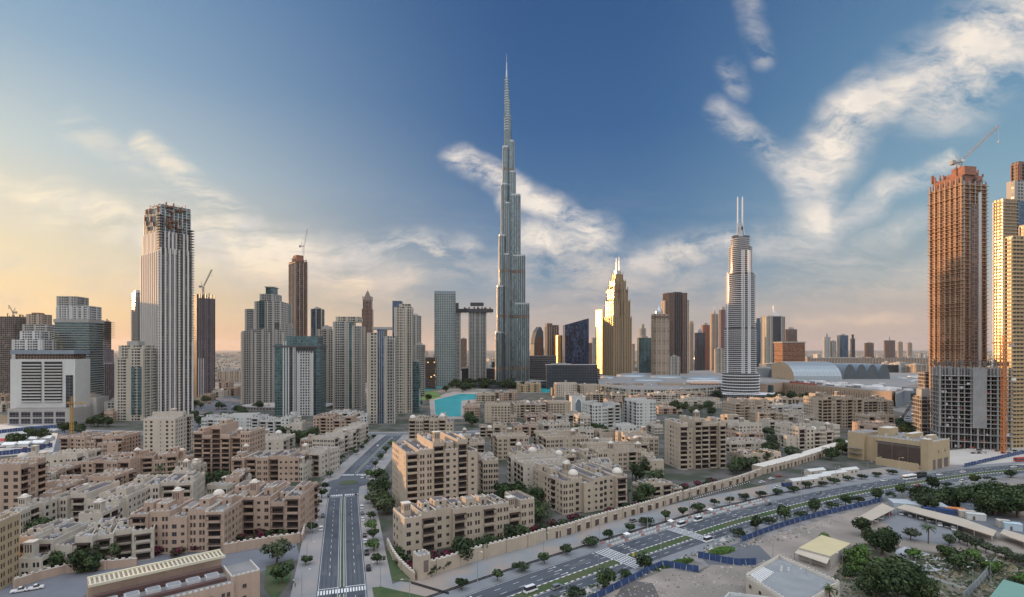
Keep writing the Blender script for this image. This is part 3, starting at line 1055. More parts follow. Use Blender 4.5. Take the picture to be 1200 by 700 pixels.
    for q in range(stairs):
        X0, X1, Y0, Y1, h = tops[rng.randrange(len(tops))]
        if X1 - X0 < 7 or Y1 - Y0 < 8: continue
        cx, cy = rng.uniform(X0 + 3.5, X1 - 3.5), rng.uniform(Y0 + 4, Y1 - 4)
        m = MB(); sw, sd, hh = rng.uniform(4, 5.6), rng.uniform(4.5, 7), rng.uniform(2.8, 3.8)
        m.box(cx - sw / 2, cx + sw / 2, cy - sd / 2, cy + sd / 2, h - .95, h + hh - .5, 0, 2)
        for A, B_ in (((cx - sw / 2, cy - sd / 2), (cx + sw / 2, cy - sd / 2)), ((cx - sw / 2, cy + sd / 2), (cx - sw / 2, cy - sd / 2)), ((cx + sw / 2, cy - sd / 2), (cx + sw / 2, cy + sd / 2))):
            merlons(m, A, B_, h + hh - .5, 1, step=1.5, w=.75)
        st = m.build('stair_tower', [wall, cap_l, roofl], root)
        m = MB(); m.box(cx - .5, cx + .5, cy - sd / 2 - .05, cy - sd / 2 - .003, h - .9, h + 1.2); m.build('door', [wood], st)
    for q in range(winds):
        X0, X1, Y0, Y1, h = tops[rng.randrange(len(tops))]
        cx, cy = rng.uniform(X0 + 2.2, X1 - 2.2), rng.uniform(Y0 + 2.2, min(Y1, Y0 + D * .7) - 2.2)
        m = MB(); s_ = 1.7; hh = rng.uniform(4.2, 5.8)
        m.box(cx - s_, cx + s_, cy - s_, cy + s_, h - .95, h + hh, 0, 1)
        for e in (-1, 0, 1):
            m.box(cx + e * .95 - .28, cx + e * .95 + .28, cy - s_ - .02, cy - s_ - .003, h + hh * .35, h + hh - .7, 2)
            m.box(cx - s_ - .02, cx - s_ - .003, cy + e * .95 - .28, cy + e * .95 + .28, h + hh * .35, h + hh - .7, 2)
        m.box(cx - s_ - .25, cx + s_ + .25, cy - s_ - .25, cy + s_ + .25, h + hh + .003, h + hh + .35, 1)
        if rng.random() < .4: m.lathe(cx, cy, [(1.6, h + hh + .35), (1.35, h + hh + 1.1), (.7, h + hh + 1.6), (0, h + hh + 1.8)], 10, 1)
        m.build('wind_tower', [wall, cap_l, shade], root)
    for q in range(domes):
        X0, X1, Y0, Y1, h = tops[rng.randrange(len(tops))]
        cx, cy = (X0 + X1) / 2, Y0 + min(5, (Y1 - Y0) / 2)
        m = MB(); m.lathe(cx, cy, [(2.8, h - .9), (2.8, h + 1.2)], 16, 0); m.lathe(cx, cy, [(2.95, h + 1.2), (2.8, h + 2.0), (2.2, h + 3.0), (1.2, h + 3.7), (0, h + 4.0)], 16, 1)
        m.build('dome', [wall, cap_l], root)
    nac = {2: 14, 1: 7, 0: 3}[det]
    acs = []
    for q in range(nac):
        X0, X1, Y0, Y1, h = tops[rng.randrange(len(tops))]
        if X1 - X0 < 4.5: continue
        acs.append((rng.uniform(X0 + 1.6, X1 - 1.6), rng.uniform(Y0 + 1.6, Y1 - 1.6), h - .95, rng.choice((0, math.pi / 2))))
    if det >= 1:
        for x, y, z, r_ in acs: place('air_conditioner', ACM, root, (x, y, z), r_)
    # windows, balconies, pergolas
    if win_list:
        win_list.sort(key=lambda w: (w[2][1] > b * .6, -w[0] * w[1]))
        for w in win_list[:100]: place('window', window_mesh(w[0], w[1]), root, w[2], w[3])
        if len(win_list) > 100:
            m = MB()
            for w in win_list[100:]:
                c_, s_ = math.cos(w[3]), math.sin(w[3]); x, y, z = w[2]
                m.poly([(x, y, z), (x + c_ * w[0], y + s_ * w[0], z), (x + c_ * w[0], y + s_ * w[0], z + w[1]), (x, y, z + w[1])])
            tag(m.build('window_rest', [glassd], root), kind='stuff'); root.children[-1].name = 'window'
    if det >= 1:
        ks = rng.randrange(2)
        if det >= 2 or len(bal_list) < 14:
            for w, p, ang in bal_list[:100]:
                place('balcony', balcony_mesh(w, (wall, wood), ks if rng.random() < .7 else 1 - ks), root, p, ang)
        else:
            m = MB()
            for w, p, ang in bal_list:
                c_, s_ = math.cos(ang), math.sin(ang)
                def q_(x, y): return (p[0] + c_ * x - s_ * y, p[1] + s_ * x + c_ * y)
                P4 = [q_(-.2, -1.0), q_(w + .2, -1.0), q_(w + .2, .0), q_(-.2, .0)]
                m.prism(P4, p[2] - .25, p[2], 0)
                P4 = [q_(-.2, -1.0), q_(w + .2, -1.0), q_(w + .2, -.85), q_(-.2, -.85)]
                m.prism(P4, p[2] + .003, p[2] + .85, 0, 1)
            m.build('balcony', [wall, wood], root)
        for w, p, ang in per_list[:20]:
            if det >= 2 or rng.random() < .7: place('pergola', pergola_mesh(w), root, p, ang)
    return root


# name, label, x0, xc, x1, py(roof line at the near corner), floors, angle, wall, seed, det, extra
OT = [
 # nearest, centre
 ('apartment_block', 'long four storey beige block behind the wall where boulevard and highway meet', 470, 474, 627, 608, 4.6, 29, beige, 3, 2, dict(depth=17, stairs=2, winds=2, domes=0)),
 ('apartment_block', 'tall ten storey beige block with dark recessed corner balconies, rising right behind the boulevard', 456, 476, 560, 531, 10, 24, beige, 4, 2, dict(depth=36, crown=True, stairs=2, winds=2, slice_w=6.4)),
 ('apartment_block', 'lower six storey wing pressed against the right side of the ten storey beige block', 555, 566, 584, 541, 6, 14, beige, 5, 1, dict(depth=22, stairs=1, winds=0)),
 ('apartment_block', 'seven storey beige block with two small domes in front of the turquoise lake', 477, 479, 531, 492, 7, 4, beige, 6, 1, dict(depth=26, domes=2, winds=0)),
 ('apartment_block', 'five storey beige block with two small round domes facing the crenellated highway wall', 627, 660, 735, 565, 5, 22, beige, 7, 2, dict(depth=40, domes=2, stairs=2)),
 ('apartment_block', 'pale cream block in mid quarter, left of and behind the two-domed block', 590, 612, 668, 545, 5, 15, cream, 8, 1, dict(depth=34, domes=1, stairs=2)),
 ('apartment_block', 'four storey beige block between the two-domed block and the nine storey one', 676, 700, 758, 530, 4, 12, beige, 9, 1, dict(depth=40, winds=2)),
 ('apartment_block', 'nine storey sand coloured block standing alone close to the crenellated highway wall', 771, 797, 851, 499, 9.4, 10, beige, 10, 2, dict(depth=26, crown=True, stairs=2, winds=1, slice_w=6.2)),
 ('apartment_block', 'narrow beige block with stacked loggias in the shade just behind the pale white-domed one', 566, 582, 620, 513, 5, 10, beige, 11, 1, dict(depth=34, winds=1)),
 ('apartment_block', 'beige block with a square roof tower, left of the two white apartment towers', 628, 640, 690, 514, 5, 14, beige, 12, 1, dict(depth=38, winds=2)),
 ('apartment_block', 'small beige block in mid quarter directly behind the two-domed block', 640, 652, 700, 536, 4, 18, beige, 13, 1, dict(depth=30, domes=1)),
 ('apartment_block', 'shaded four storey block with a pergola terrace to the left of the nine storey block', 720, 738, 772, 514, 4, 10, beige, 14, 1, dict(depth=34)),
 ('apartment_tower', 'left one of the two white ten storey apartment towers', 687, 694, 727, 474, 8.6, 14, white, 15, 1, dict(depth=30, cat='apartment tower', winds=0, stairs=1, slice_w=6.2)),
 ('apartment_tower', 'right one of the two white ten storey apartment towers, with a pale stepped annex', 726, 745, 769, 471, 9.4, 12, white, 16, 1, dict(depth=30, cat='apartment tower', winds=0, stairs=1, slice_w=6.2)),
 ('apartment_block', 'low pale annex at the foot of the white towers', 724, 728, 746, 500, 4.4, 12, white, 17, 1, dict(depth=20, winds=0, stairs=0)),
 ('apartment_block', 'low cream block beside the left white tower, half hidden by palms', 672, 680, 692, 489, 5, 14, cream, 18, 1, dict(depth=22, winds=0, stairs=1)),
 # hotel strip by the lake
 ('hotel_wing', 'long five storey beige hotel wing with rows of square windows facing the low pavilions', 565, 568, 598, 475, 6, 0, beige, 20, 1, dict(depth=40, cat='hotel wing')),
 ('hotel_wing', 'middle part of the beige hotel wing with stepped roofs, left of the white arched gatehouse', 598, 602, 640, 474, 5, 4, beige, 21, 1, dict(depth=40, cat='hotel wing', domes=1)),
 ('hotel_wing', 'right end of the beige hotel wing touching the white arched gatehouse', 638, 642, 669, 472, 5, 5, beige, 22, 1, dict(depth=34, cat='hotel wing')),
 ('hotel_building', 'pinkish beige hotel building with a square porch by the turquoise water', 603, 606, 634, 450, 5, 2, yellow, 23, 1, dict(depth=30, cat='hotel')),
 ('hotel_building', 'low tiled hotel building on the edge of the lake, left end of the hotel', 556, 558, 580, 463, 3, 3, beige, 24, 1, dict(depth=36, cat='hotel')),
 ('hotel_building', 'brown low hotel building right behind the long hotel wing', 576, 580, 606, 460, 4, 2, pink, 25, 1, dict(depth=30, cat='hotel')),
 ('hotel_building', 'squat beige house between the lake and the hotel wing, with dark arches', 540, 544, 562, 477, 4, 2, pink, 26, 1, dict(depth=40, cat='hotel')),
 # behind, right of the gatehouse
 ('souk_block', 'beige market block with many small windows behind the white gatehouse, left end of its row', 648, 652, 676, 450, 7, 4, cream, 30, 1, dict(depth=40, cat='market building')),
 ('souk_block', 'beige market block with wind towers, second from the gatehouse', 676, 680, 704, 452, 6, 4, beige, 31, 1, dict(depth=40, cat='market building', winds=2)),
 ('souk_block', 'market block with tall arched bays seen over the white towers', 704, 707, 730, 453, 5, 6, beige, 32, 1, dict(depth=40, cat='market building')),
 ('souk_block', 'brownish market block with a flat parapet right of the white tower domes', 730, 733, 760, 452, 5, 3, pink, 33, 1, dict(depth=44, cat='market building')),
 ('souk_block', 'pale market block in front of the mall\'s rounded corner', 758, 762, 790, 453, 4, 4, cream, 34, 1, dict(depth=44, cat='market building', domes=1)),
 ('souk_block', 'low white market house among the trees right of the pale market block', 790, 793, 812, 455, 4, 3, white, 35, 1, dict(depth=36, cat='market building')),
 ('souk_block', 'beige house with a wind tower close to the round white tower\'s left side', 786, 790, 826, 461, 4, 6, beige, 36, 1, dict(depth=30, cat='market building', winds=2)),
 ('souk_block', 'row of low pale shops left of the foot of the round white tower', 790, 796, 846, 470, 3, 3, cream, 37, 1, dict(depth=26, cat='market building')),
 ('souk_block', 'small cream house with a dome right of the right white tower', 762, 766, 792, 463, 5, 5, cream, 38, 1, dict(depth=30, cat='market building', domes=1)),
 ('souk_block', 'low shaded shops with a red roof edge behind the nine storey block', 768, 772, 800, 478, 2.6, 0, pink, 39, 1, dict(depth=24, cat='market building', winds=0, stairs=0)),
 # right of the nine storey block
 ('apartment_block', 'seven storey beige block directly below the foot of the round white tower', 848, 862, 905, 473, 7, 8, beige, 40, 1, dict(depth=30, crown=True, winds=1)),
 ('apartment_block', 'cream block with white arcaded bays beside the dark courtyard trees', 849, 866, 893, 498, 5, 12, cream, 41, 1, dict(depth=26, winds=1, domes=1)),
 ('apartment_block', 'six storey beige block with rounded parapets between two groups of dark trees', 913, 936, 985, 502, 5.4, 14, cream, 42, 2, dict(depth=30, winds=2, domes=1)),
 ('apartment_block', 'tall ten storey tan block in front of the sand coloured mall front', 955, 964, 1010, 468, 9.6, 6, beige, 43, 1, dict(depth=34, crown=True, winds=2, slice_w=6.2)),
 ('apartment_block', 'tan six storey block joined to the right side of the tall tan one', 1008, 1012, 1047, 470, 7, 4, beige, 44, 1, dict(depth=30, winds=2)),
 ('apartment_block', 'lower beige wing in front of the tan pair, facing the yellow building', 1012, 1018, 1049, 488, 5, 6, beige, 45, 1, dict(depth=20, winds=0)),
 ('apartment_block', 'cream house with shaded loggias in the middle of the roofs behind the cream arcaded block', 884, 890, 916, 484, 4.4, 8, beige, 46, 1, dict(depth=26, winds=1)),
 ('apartment_block', 'low beige block with a square wind tower behind the rounded-parapet block', 914, 918, 944, 485, 4, 6, cream, 47, 1, dict(depth=24, winds=1)),
 ('apartment_block', 'white roofed house in front of the open parking field', 896, 899, 925, 477, 4, 6, white, 48, 1, dict(depth=26, winds=1, domes=1)),
 ('apartment_block', 'white roofed house left of the tall tan block', 926, 929, 954, 477, 4, 6, white, 49, 1, dict(depth=26, winds=1)),
 ('villa', 'low crenellated cream villa between the trees and the highway wall', 849, 856, 898, 519, 2.4, 10, cream, 50, 1, dict(depth=18, cat='villa', winds=0, stairs=1)),
 ('villa', 'low flat roofed beige villa with a dark roof above the highway wall', 860, 872, 916, 534, 2.2, 14, beige, 51, 1, dict(depth=18, cat='villa', winds=0, stairs=0)),
 # left of the boulevard
 ('apartment_block', 'large pinkish four storey block with a long zigzag roof left of the boulevard', 150, 152, 262, 603, 5, 5, pink, 60, 2, dict(depth=24, winds=1, stairs=2)),
 ('apartment_block', 'pinkish five storey block at the corner above the boulevard, its end facing the parked cars', 262, 263, 352, 583, 5.2, 3, pink, 61, 2, dict(depth=28, winds=1, stairs=2)),
 ('apartment_block', 'nine storey brown-pink tower block with paired windows left of the boulevard', 220, 226, 292, 507, 9, 1, pink, 62, 2, dict(depth=26, crown=True, winds=1, stairs=2, slice_w=6.4)),
 ('apartment_block', 'four storey pinkish block directly right of the nine storey brown-pink one', 270, 271, 350, 537, 4.8, 3, pink, 63, 2, dict(depth=26, winds=1)),
 ('apartment_block', 'cream four storey block nearest the roundabout on its left side', 345, 350, 376, 530, 4.6, -12, cream, 64, 1, dict(depth=26, winds=1)),
 ('apartment_block', 'long cream block with shaded bays lining the left side of the boulevard', 360, 366, 392, 512, 4.6, -10, cream, 65, 1, dict(depth=40, winds=1)),
 ('apartment_block', 'cream block at the far end of the row left of the boulevard', 384, 392, 411, 504, 4.6, -8, cream, 66, 1, dict(depth=40, winds=1)),
 ('apartment_block', 'pink five storey block at the far end of the boulevard beside the cross street', 365, 367, 412, 489, 5, 2, pink, 67, 1, dict(depth=30, winds=1)),
 ('apartment_block', 'low cream block with a shaded deck between the brown-pink tower block and the white terraces', 290, 294, 332, 516, 3.6, 3, cream, 68, 1, dict(depth=30, winds=1, domes=1)),
 ('apartment_terrace', 'right-hand one of the three bluish white terraces with projecting windows', 292, 294, 339, 490, 5, 4, white, 69, 1, dict(depth=30, winds=0, cat='terrace')),
 ('apartment_terrace', 'middle one of the three bluish white terraces below the concrete podium', 262, 265, 296, 488, 4.4, 4, white, 70, 1, dict(depth=30, winds=0, cat='terrace')),
 ('apartment_terrace', 'left-hand one of the three bluish white terraces', 232, 236, 266, 491, 4.2, 4, white, 71, 1, dict(depth=26, winds=0, cat='terrace')),
 ('apartment_terrace', 'white terrace below the pale twin towers at the end of the boulevard', 383, 386, 430, 484, 4, 2, white, 72, 1, dict(depth=20, winds=0, cat='terrace')),
 ('apartment_block', 'nine storey cream tower block directly in front of the tall striped skyscraper', 144, 168, 205, 491, 9, 3, cream, 73, 2, dict(depth=30, crown=True, winds=1, stairs=2, slice_w=6.2)),
 ('apartment_block', 'low brown block stretching left from the nine storey cream tower block', 64, 70, 144, 513, 4, 2, pink, 74, 1, dict(depth=24, winds=0)),
 ('apartment_block', 'brown-pink block with a bent front, below the cream tower block', 91, 95, 152, 541, 4, 2, pink, 75, 2, dict(depth=28, winds=0)),
 ('apartment_block', 'right wing of the bent brown-pink block, turned away from the camera', 150, 152, 208, 537, 4.2, 24, pink, 76, 1, dict(depth=20, winds=1)),
 ('apartment_block', 'pale house with a white pent roof right beside the left-edge tower block', 40, 46, 90, 536, 4.4, 10, cream, 77, 1, dict(depth=30, winds=0, domes=0)),
 ('apartment_block', 'nine storey sandy tower block cut by the left edge of the picture, with stacked balconies', -40, -22, 24, 549, 9, 8, pink, 78, 2, dict(depth=18, winds=0, stairs=1, slice_w=6.2)),
 ('apartment_block', 'long cream block of stepped roofs in the left foreground, behind the dark-roofed one', 55, 60, 150, 583, 4, 4, cream, 79, 2, dict(depth=30, winds=0, stairs=3)),
 ('apartment_block', 'right part of the long cream block, with dark entrance bays', 148, 150, 226, 570, 4.4, 16, cream, 80, 2, dict(depth=26, winds=0, stairs=2)),
 ('apartment_block', 'three storey cream block with a dark flat roof behind the curved garden wall', 16, 18, 108, 634, 3.6, 6, cream, 81, 2, dict(depth=24, winds=0, stairs=2)),
 ('apartment_block', 'right wing of the dark-roofed cream block, beside the bushes', 104, 106, 134, 629, 3.6, 28, cream, 82, 2, dict(depth=20, length=22, winds=0, stairs=1)),
 ('apartment_block', 'low tan roofs between the long cream block and the left-edge tower block', 42, 46, 82, 570, 2.6, 8, pink, 83, 1, dict(depth=24, winds=0)),
]
for (nm, lb, x0, xc, x1, py, fl, th, wl, sd, dt, ex) in OT:
    f_ = int(fl); fh_ = 3.4 * (fl / f_) if fl != f_ else 3.4
    oldtown(nm, lb, x0, xc, x1, py, f_, th, wl, sd, dt, fh=min(fh_, 3.9), **ex)

# ================================================================== SKYLINE
fa_pale = facade('facade_pale', (0.34, 0.33, 0.305), (0.05, 0.068, 0.08), 0.64, 0.62, 0.15, 0.5, vgroup=5)
fa_pale2 = facade('facade_pale_balcony', (0.36, 0.35, 0.325), (0.05, 0.07, 0.08), 0.8, 0.62, 0.15, 0.5, vgroup=4)
fa_warm = facade('facade_warm', (0.38, 0.30, 0.235), (0.05, 0.05, 0.055), 0.55, 0.6, 0.2, 0.35, vgroup=4)
fa_brown = facade('facade_brown', (0.22, 0.15, 0.12), (0.08, 0.07, 0.07), 0.66, 0.7, 0.12, 0.7)
fa_white = facade('facade_white', (0.52, 0.53, 0.52), (0.04, 0.05, 0.058), 0.7, 0.62, 0.2, 0.3, vgroup=5)
fa_teal = facade('facade_teal_glass', (0.10, 0.15, 0.155), (0.09, 0.17, 0.19), 0.86, 0.78, 0.1, 0.75)
fa_blue = facade('facade_blue_glass', (0.06, 0.085, 0.12), (0.09, 0.15, 0.23), 0.9, 0.8, 0.08, 0.85)
fa_navy = facade('facade_navy_glass', (0.03, 0.045, 0.08), (0.055, 0.085, 0.16), 0.9, 0.85, 0.06, 0.85)
fa_dark = facade('facade_dark_glass', (0.07, 0.075, 0.085), (0.06, 0.065, 0.08), 0.85, 0.75, 0.1, 0.6)
fa_gold = facade('facade_sunset_gold', (0.24, 0.18, 0.12), (0.34, 0.23, 0.10), 0.5, 0.66, 0.22, 0.8)  # sunset gold put into the wall and glass colours
fa_hot = facade('facade_mirror_sunset_tint', (0.4, 0.28, 0.12), (0.62, 0.42, 0.16), 0.9, 0.9, 0.42, 0.95, wmetal=0.6, wrough=.35)  # gold of the reflected sunset tinted into the base colour
fa_burj = facade('facade_silver_ribbed', (0.10, 0.12, 0.13), (0.20, 0.28, 0.30), 0.6, 0.84, 0.16, 0.9, wmetal=0.7, wrough=0.35, var=0.7)
fa_strip = facade('facade_striped', (0.34, 0.33, 0.32), (0.045, 0.055, 0.068), 0.80, 0.86, 0.18, 0.5, var=0.5)
fa_shell = facade('open_concrete_floors', (0.34, 0.31, 0.285), (0.055, 0.045, 0.04), 0.86, 0.72, 0.9, 0.0, var=1.0)
fa_shellr = facade('open_floors_rust_sun', (0.44, 0.25, 0.155), (0.085, 0.05, 0.036), 0.84, 0.74, 0.9, 0.0, var=1.9)  # rust tone pushed orange: sunlight on the floors is in the colour
fa_shellp = facade('open_floors_violet', (0.25, 0.215, 0.235), (0.06, 0.052, 0.065), 0.6, 0.75, 0.8, 0.0, var=1.0)
fa_lat = facade('lattice_teal', (0.30, 0.345, 0.34), (0.03, 0.055, 0.06), 0.6, 0.62, 0.15, 0.5)
fa_cream = facade('facade_cream_tower', (0.42, 0.385, 0.32), (0.035, 0.042, 0.048), 0.6, 0.6, 0.2, 0.2, vgroup=4)
fa_ygold = facade('facade_yellow_balcony', (0.46, 0.34, 0.18), (0.06, 0.05, 0.04), 0.74, 0.62, 0.3, 0.0)
silver = pmat('silver_metal', (0.42, 0.45, 0.47), 0.35, 0.7, var=0.08)
bronze = pmat('bronze_band', (0.15, 0.12, 0.10), 0.4, 0.6)
ribw = pmat('rib_white', (0.62, 0.60, 0.57), 0.6, var=0.06)
ribd = pmat('rib_dark', (0.10, 0.10, 0.11), 0.5, 0.3)
greyblue = pmat('grey_blue_cladding', (0.22, 0.27, 0.32), 0.5, 0.2)


class T:
    """one tower: corner-fitted plan in local metres, x along the right face, y along the left face"""
    def __init__(s, name, label, cat, x0, xc, x1, top, Y, th=8, depth=None, group=None, bay=3.6, fh=3.7):
        s.C = Vector(((xc - 600) / F * Y, Y, 0)); s.th = R(th)
        a, b = corner_fit(x0, xc, x1, s.C, s.th)
        s.a = a
        s.b = depth if depth else max(6, min(b, a * 2.2, 70))
        s.H = hgt(top, Y); s.Y = Y
        s.root = thing(name, label, cat, s.C, s.th, group)
        s.bay, s.fh = bay, fh

    def z(s, py): return hgt(py, s.Y)
    def mb(s): return MB(s.bay, s.fh)

    def box(s, part, x0, x1, y0, y1, z0, z1, mat, top=roofl, label=None):
        """plan limits as shares of a and b"""
        m = s.mb(); m.box(x0 * s.a, x1 * s.a, y0 * s.b, y1 * s.b, z0, z1, 0, 1)
        o = m.build(part, [mat, top], s.root)
        if label: o['label'] = label
        return o

    def fins(s, part, n, z0, z1, mat, proj=.8, w=.9, faces='FL', x0=0, x1=1, y0=0, y1=1, off=0):
        m = MB()
        if part == 'pilaster': n, proj, w = max(1, n // 3), .6, w * 1.4
        X0, X1, Y0, Y1 = x0 * s.a, x1 * s.a, y0 * s.b, y1 * s.b
        if 'F' in faces:
            for i in range(n + 1):
                x = X0 + (X1 - X0 - w) * i / n; m.box(x, x + w, Y0 - proj, Y0 - .02, z0, z1)
        if 'L' in faces:
            k = max(1, round(n * (Y1 - Y0) / (X1 - X0)))
            for i in range(k + 1):
                y = Y0 + (Y1 - Y0 - w) * i / k; m.box(X0 - proj, X0 - .02, y, y + w, z0, z1)
        if 'R' in faces:
            k = max(1, round(n * (Y1 - Y0) / (X1 - X0)))
            for i in range(k + 1):
                y = Y0 + (Y1 - Y0 - w) * i / k; m.box(X1 + .02, X1 + proj, y, y + w, z0, z1)
        return m.build(part, [mat], s.root)

    def slabs(s, part, z0, z1, mat, over=1.0, th_=.35, step=None, x0=0, x1=1, y0=0, y1=1, rail=None, jag=0, seed=1):
        m = MB(); step = step or s.fh; z = z0 + step; rng = random.Random(seed)
        X0, X1, Y0, Y1 = x0 * s.a, x1 * s.a, y0 * s.b, y1 * s.b
        while z < z1:
            j = rng.uniform(-jag, jag) if jag else 0
            m.box(X0 - over - j, X1 + over + j * .5, Y0 - over + j * .3, Y1 + over, z, z + th_)
            z += step
        return m.build(part, [mat] + ([rail] if rail else []), s.root)

    def plant(s, z, x0=.25, x1=.75, y0=.25, y1=.75, h=5, mat=None):
        m = MB(); m.box(x0 * s.a, x1 * s.a, y0 * s.b, y1 * s.b, z + .003, z + h, 0); m.box((x0 + .1) * s.a, (x0 + .3) * s.a, (y0 + .1) * s.b, (y0 + .4) * s.b, z + h, z + h + 2, 0)
        return m.build('roof_plant', [mat or concrete], s.root)

    def mast(s, x, y, z0, z1, w=1.2, mat=None, part='mast'):
        m = MB(); m.bar((x * s.a, y * s.b, z0), (x * s.a, y * s.b, z1), w, 0, w * .3); return m.build(part, [mat or silver], s.root)

    def parapet(s, z, h=1.4, mat=None, x0=0, x1=1, y0=0, y1=1):
        m = MB(); X0, X1, Y0, Y1 = x0 * s.a, x1 * s.a, y0 * s.b, y1 * s.b; t_ = .5
        for q in ((X0 - .1, X1 + .1, Y0 - .1, Y0 + t_), (X0 - .1, X1 + .1, Y1 - t_, Y1 + .1), (X0 - .1, X0 + t_, Y0 + t_, Y1 - t_), (X1 - t_, X1 + .1, Y0 + t_, Y1 - t_)):
            m.box(*q, z - .3, z + h)
        return m.build('parapet', [mat or concrete], s.root)


def rebar(s, z, n=40, h=4, mat=None, seed=3, x0=0, x1=1, y0=0, y1=1, part='column_starts'):
    rng = random.Random(seed); m = MB()
    for i in range(n):
        x, y = rng.uniform(x0, x1) * s.a, rng.uniform(y0, y1) * s.b
        hh = h * rng.uniform(.3, 1.3)
        m.box(x - .5, x + .5, y - .5, y + .5, z - .5, z + hh)
        if rng.random() < .5: m.bar((x, y, z + hh * .8), (x + rng.uniform(-7, 7), y, z + hh * .8), .4)
    return m.build(part, [mat or rust], s.root)


def luffing_crane(name, label, base, mast_h, jib_len, jib_el, heading, color, group=None, w=2.2):
    r = thing(name, label, 'crane', base, R(heading), group)
    m = MB(); m.lattice((0, 0, 0), (0, 0, mast_h), w, w * .16, step=w * 1.6); m.build('mast', [color], r)
    m = MB(); e = R(jib_el)
    tip = (jib_len * math.cos(e), 0, mast_h + 2 + jib_len * math.sin(e)); m.lattice((1.2, 0, mast_h + 2), tip, w * .7, w * .13, step=w * 1.5); m.build('jib', [color], r)
    m = MB(); m.box(-7, 1.6, -w * .6, w * .6, mast_h + .4, mast_h + 2); m.box(-8, -4.5, -w * .7, w * .7, mast_h - 1.4, mast_h + 2.6, 1); m.build('counterweight', [color, concrete], r)
    m = MB(); m.bar((-3, 0, mast_h + 2), (-4.2, 0, mast_h + 9), .5); m.bar((1, 0, mast_h + 2), (-4.2, 0, mast_h + 9), .4); m.bar((-4.2, 0, mast_h + 9), tip, .18); m.build('gantry', [steel], r)
    m = MB(); m.box(.6, 2.6, -w * .6 - 2, -w * .6 - .05, mast_h + .3, mast_h + 2.6); m.build('cab', [whitep], r)
    m = MB(); m.bar(tip, (tip[0], 0, tip[2] - jib_len * .3), .14); m.box(tip[0] - .6, tip[0] + .6, -.5, .5, tip[2] - jib_len * .3 - 2, tip[2] - jib_len * .3); m.build('hook_block', [steel], next(c for c in r.children if c.name.startswith('jib')), (0, 0, 0))
    return r


def hammer_crane(name, label, base, mast_h, jib, cj, heading, color, w=2.0):
    r = thing(name, label, 'crane', base, R(heading))
    m = MB(); m.lattice((0, 0, 0), (0, 0, mast_h), w, w * .16, step=w * 1.5); m.build('mast', [color], r)
    m = MB(); m.lattice((1, 0, mast_h + 1.4), (jib, 0, mast_h + 1.4), w * .6, w * .13, step=w * 1.2); m.build('jib', [color], r)
    m = MB(); m.lattice((-1, 0, mast_h + 1.4), (-cj, 0, mast_h + 1.4), w * .6, w * .13); m.box(-cj - 1, -cj + 2.2, -w * .5, w * .5, mast_h - 2, mast_h + .9, 1); m.build('counter_jib', [color, concrete], r)
    m = MB(); m.lattice((0, 0, mast_h + 1), (0, 0, mast_h + 8), w * .5, .2); m.bar((0, 0, mast_h + 8), (jib * .7, 0, mast_h + 2), .16); m.bar((0, 0, mast_h + 8), (-cj, 0, mast_h + 2), .16); m.build('tower_head', [color], r)
    return r


# ---- far left group
t = T('office_tower', 'grey-brown tower under construction at the far left edge, tiny cranes on its top', 'tower', -25, -2, 17, 371, 1000, 5, 40)
t.box('shaft', 0, 1, 0, 1, 0, t.H, fa_shell); t.slabs('floor_slabs', 0, t.H, concd, .6, .5); rebar(t, t.H, 14, 5, concd, x0=.1, x1=.9)
luffing_crane('roof_crane', 'small dark crane on the grey-brown tower at the left edge', (t.C.x + 20, t.C.y + 8, t.H), 7, 16, 50, 170, ribd, w=1.6)
t = T('apartment_tower', 'brownish white tower with a stepped orange-topped crown, behind the white stepped one', 'tower', 20, 26, 55, 376, 930, 8, 34)
t.box('shaft', 0, 1, 0, 1, 0, t.z(380), fa_pale); t.box('crown', .1, .7, .1, .9, t.z(380) + .01, t.z(368), fa_warm); t.slabs('balcony_bands', 40, t.z(382), white, 1.3, 1.0, x0=.55, x1=1)
t.box('roof_plant', .2, .5, .3, .7, t.z(368) + .01, t.z(366), rust)
t = T('apartment_tower', 'white stepped tower right behind the hotel with the blue-grey roof canopy', 'tower', 11, 14, 50, 396, 820, 6, 30)
t.box('shaft', 0, 1, 0, 1, 0, t.z(398), fa_white); t.box('upper_stage', .2, .85, .1, .9, t.z(398) + .01, t.z(388), fa_white); t.fins('pilaster', 5, 0, t.z(398), white, .8, 1.4, 'F')
t = T('hotel', 'white framed hotel slab with dark balcony bays, a blue-grey roof canopy and a grey podium', 'hotel', 8, 12, 88, 421, 665, 3, 26)
aa = t.a
t.box('wall', 0, 1, 0, 1, 14, t.H, white)
for (u0, u1) in ((.18, .48), (.53, .80)):
    m = t.mb(); z = t.z(471)
    x0, x1 = u0 * aa, u1 * aa
    m.box(x0, x1, -.6, -.02, z, t.z(424), 1)
    while z < t.z(426):
        m.box(x0 - .2, x1 + .2, -1.9, -.61, z, z + 1.15, 0); z += 3.7
    m.build('balcony_bay', [white, glassd], t.root)
t.box('side_glazing', .86, .97, -.02, .5, 14, t.z(440), fa_dark)
t.box('podium', .1, 1.04, -.5, 1, 0, t.z(478), concrete)
m = t.mb()
for k in range(5):
    for zz in (1.5, 9.5):
        x = (.13 + k * .175) * aa; m.box(x, x + .14 * aa, -.5 * t.b - .1, -.5 * t.b - .01, zz, zz + 6)
m.build('podium_window', [fa_dark], t.root)
t.box('recessed_floor', .05, .95, .1, .9, t.H + .01, t.H + 6, fa_brown); t.box('roof_canopy', .01, 1.0, -.05, 1.0, t.H + 6.01, t.H + 11, greyblue)
t = T('residential_tower', 'dark banded tower with a white cube-framed top, tallest of the far left group', 'tower', 61, 64, 104, 378, 860, 6, 36)
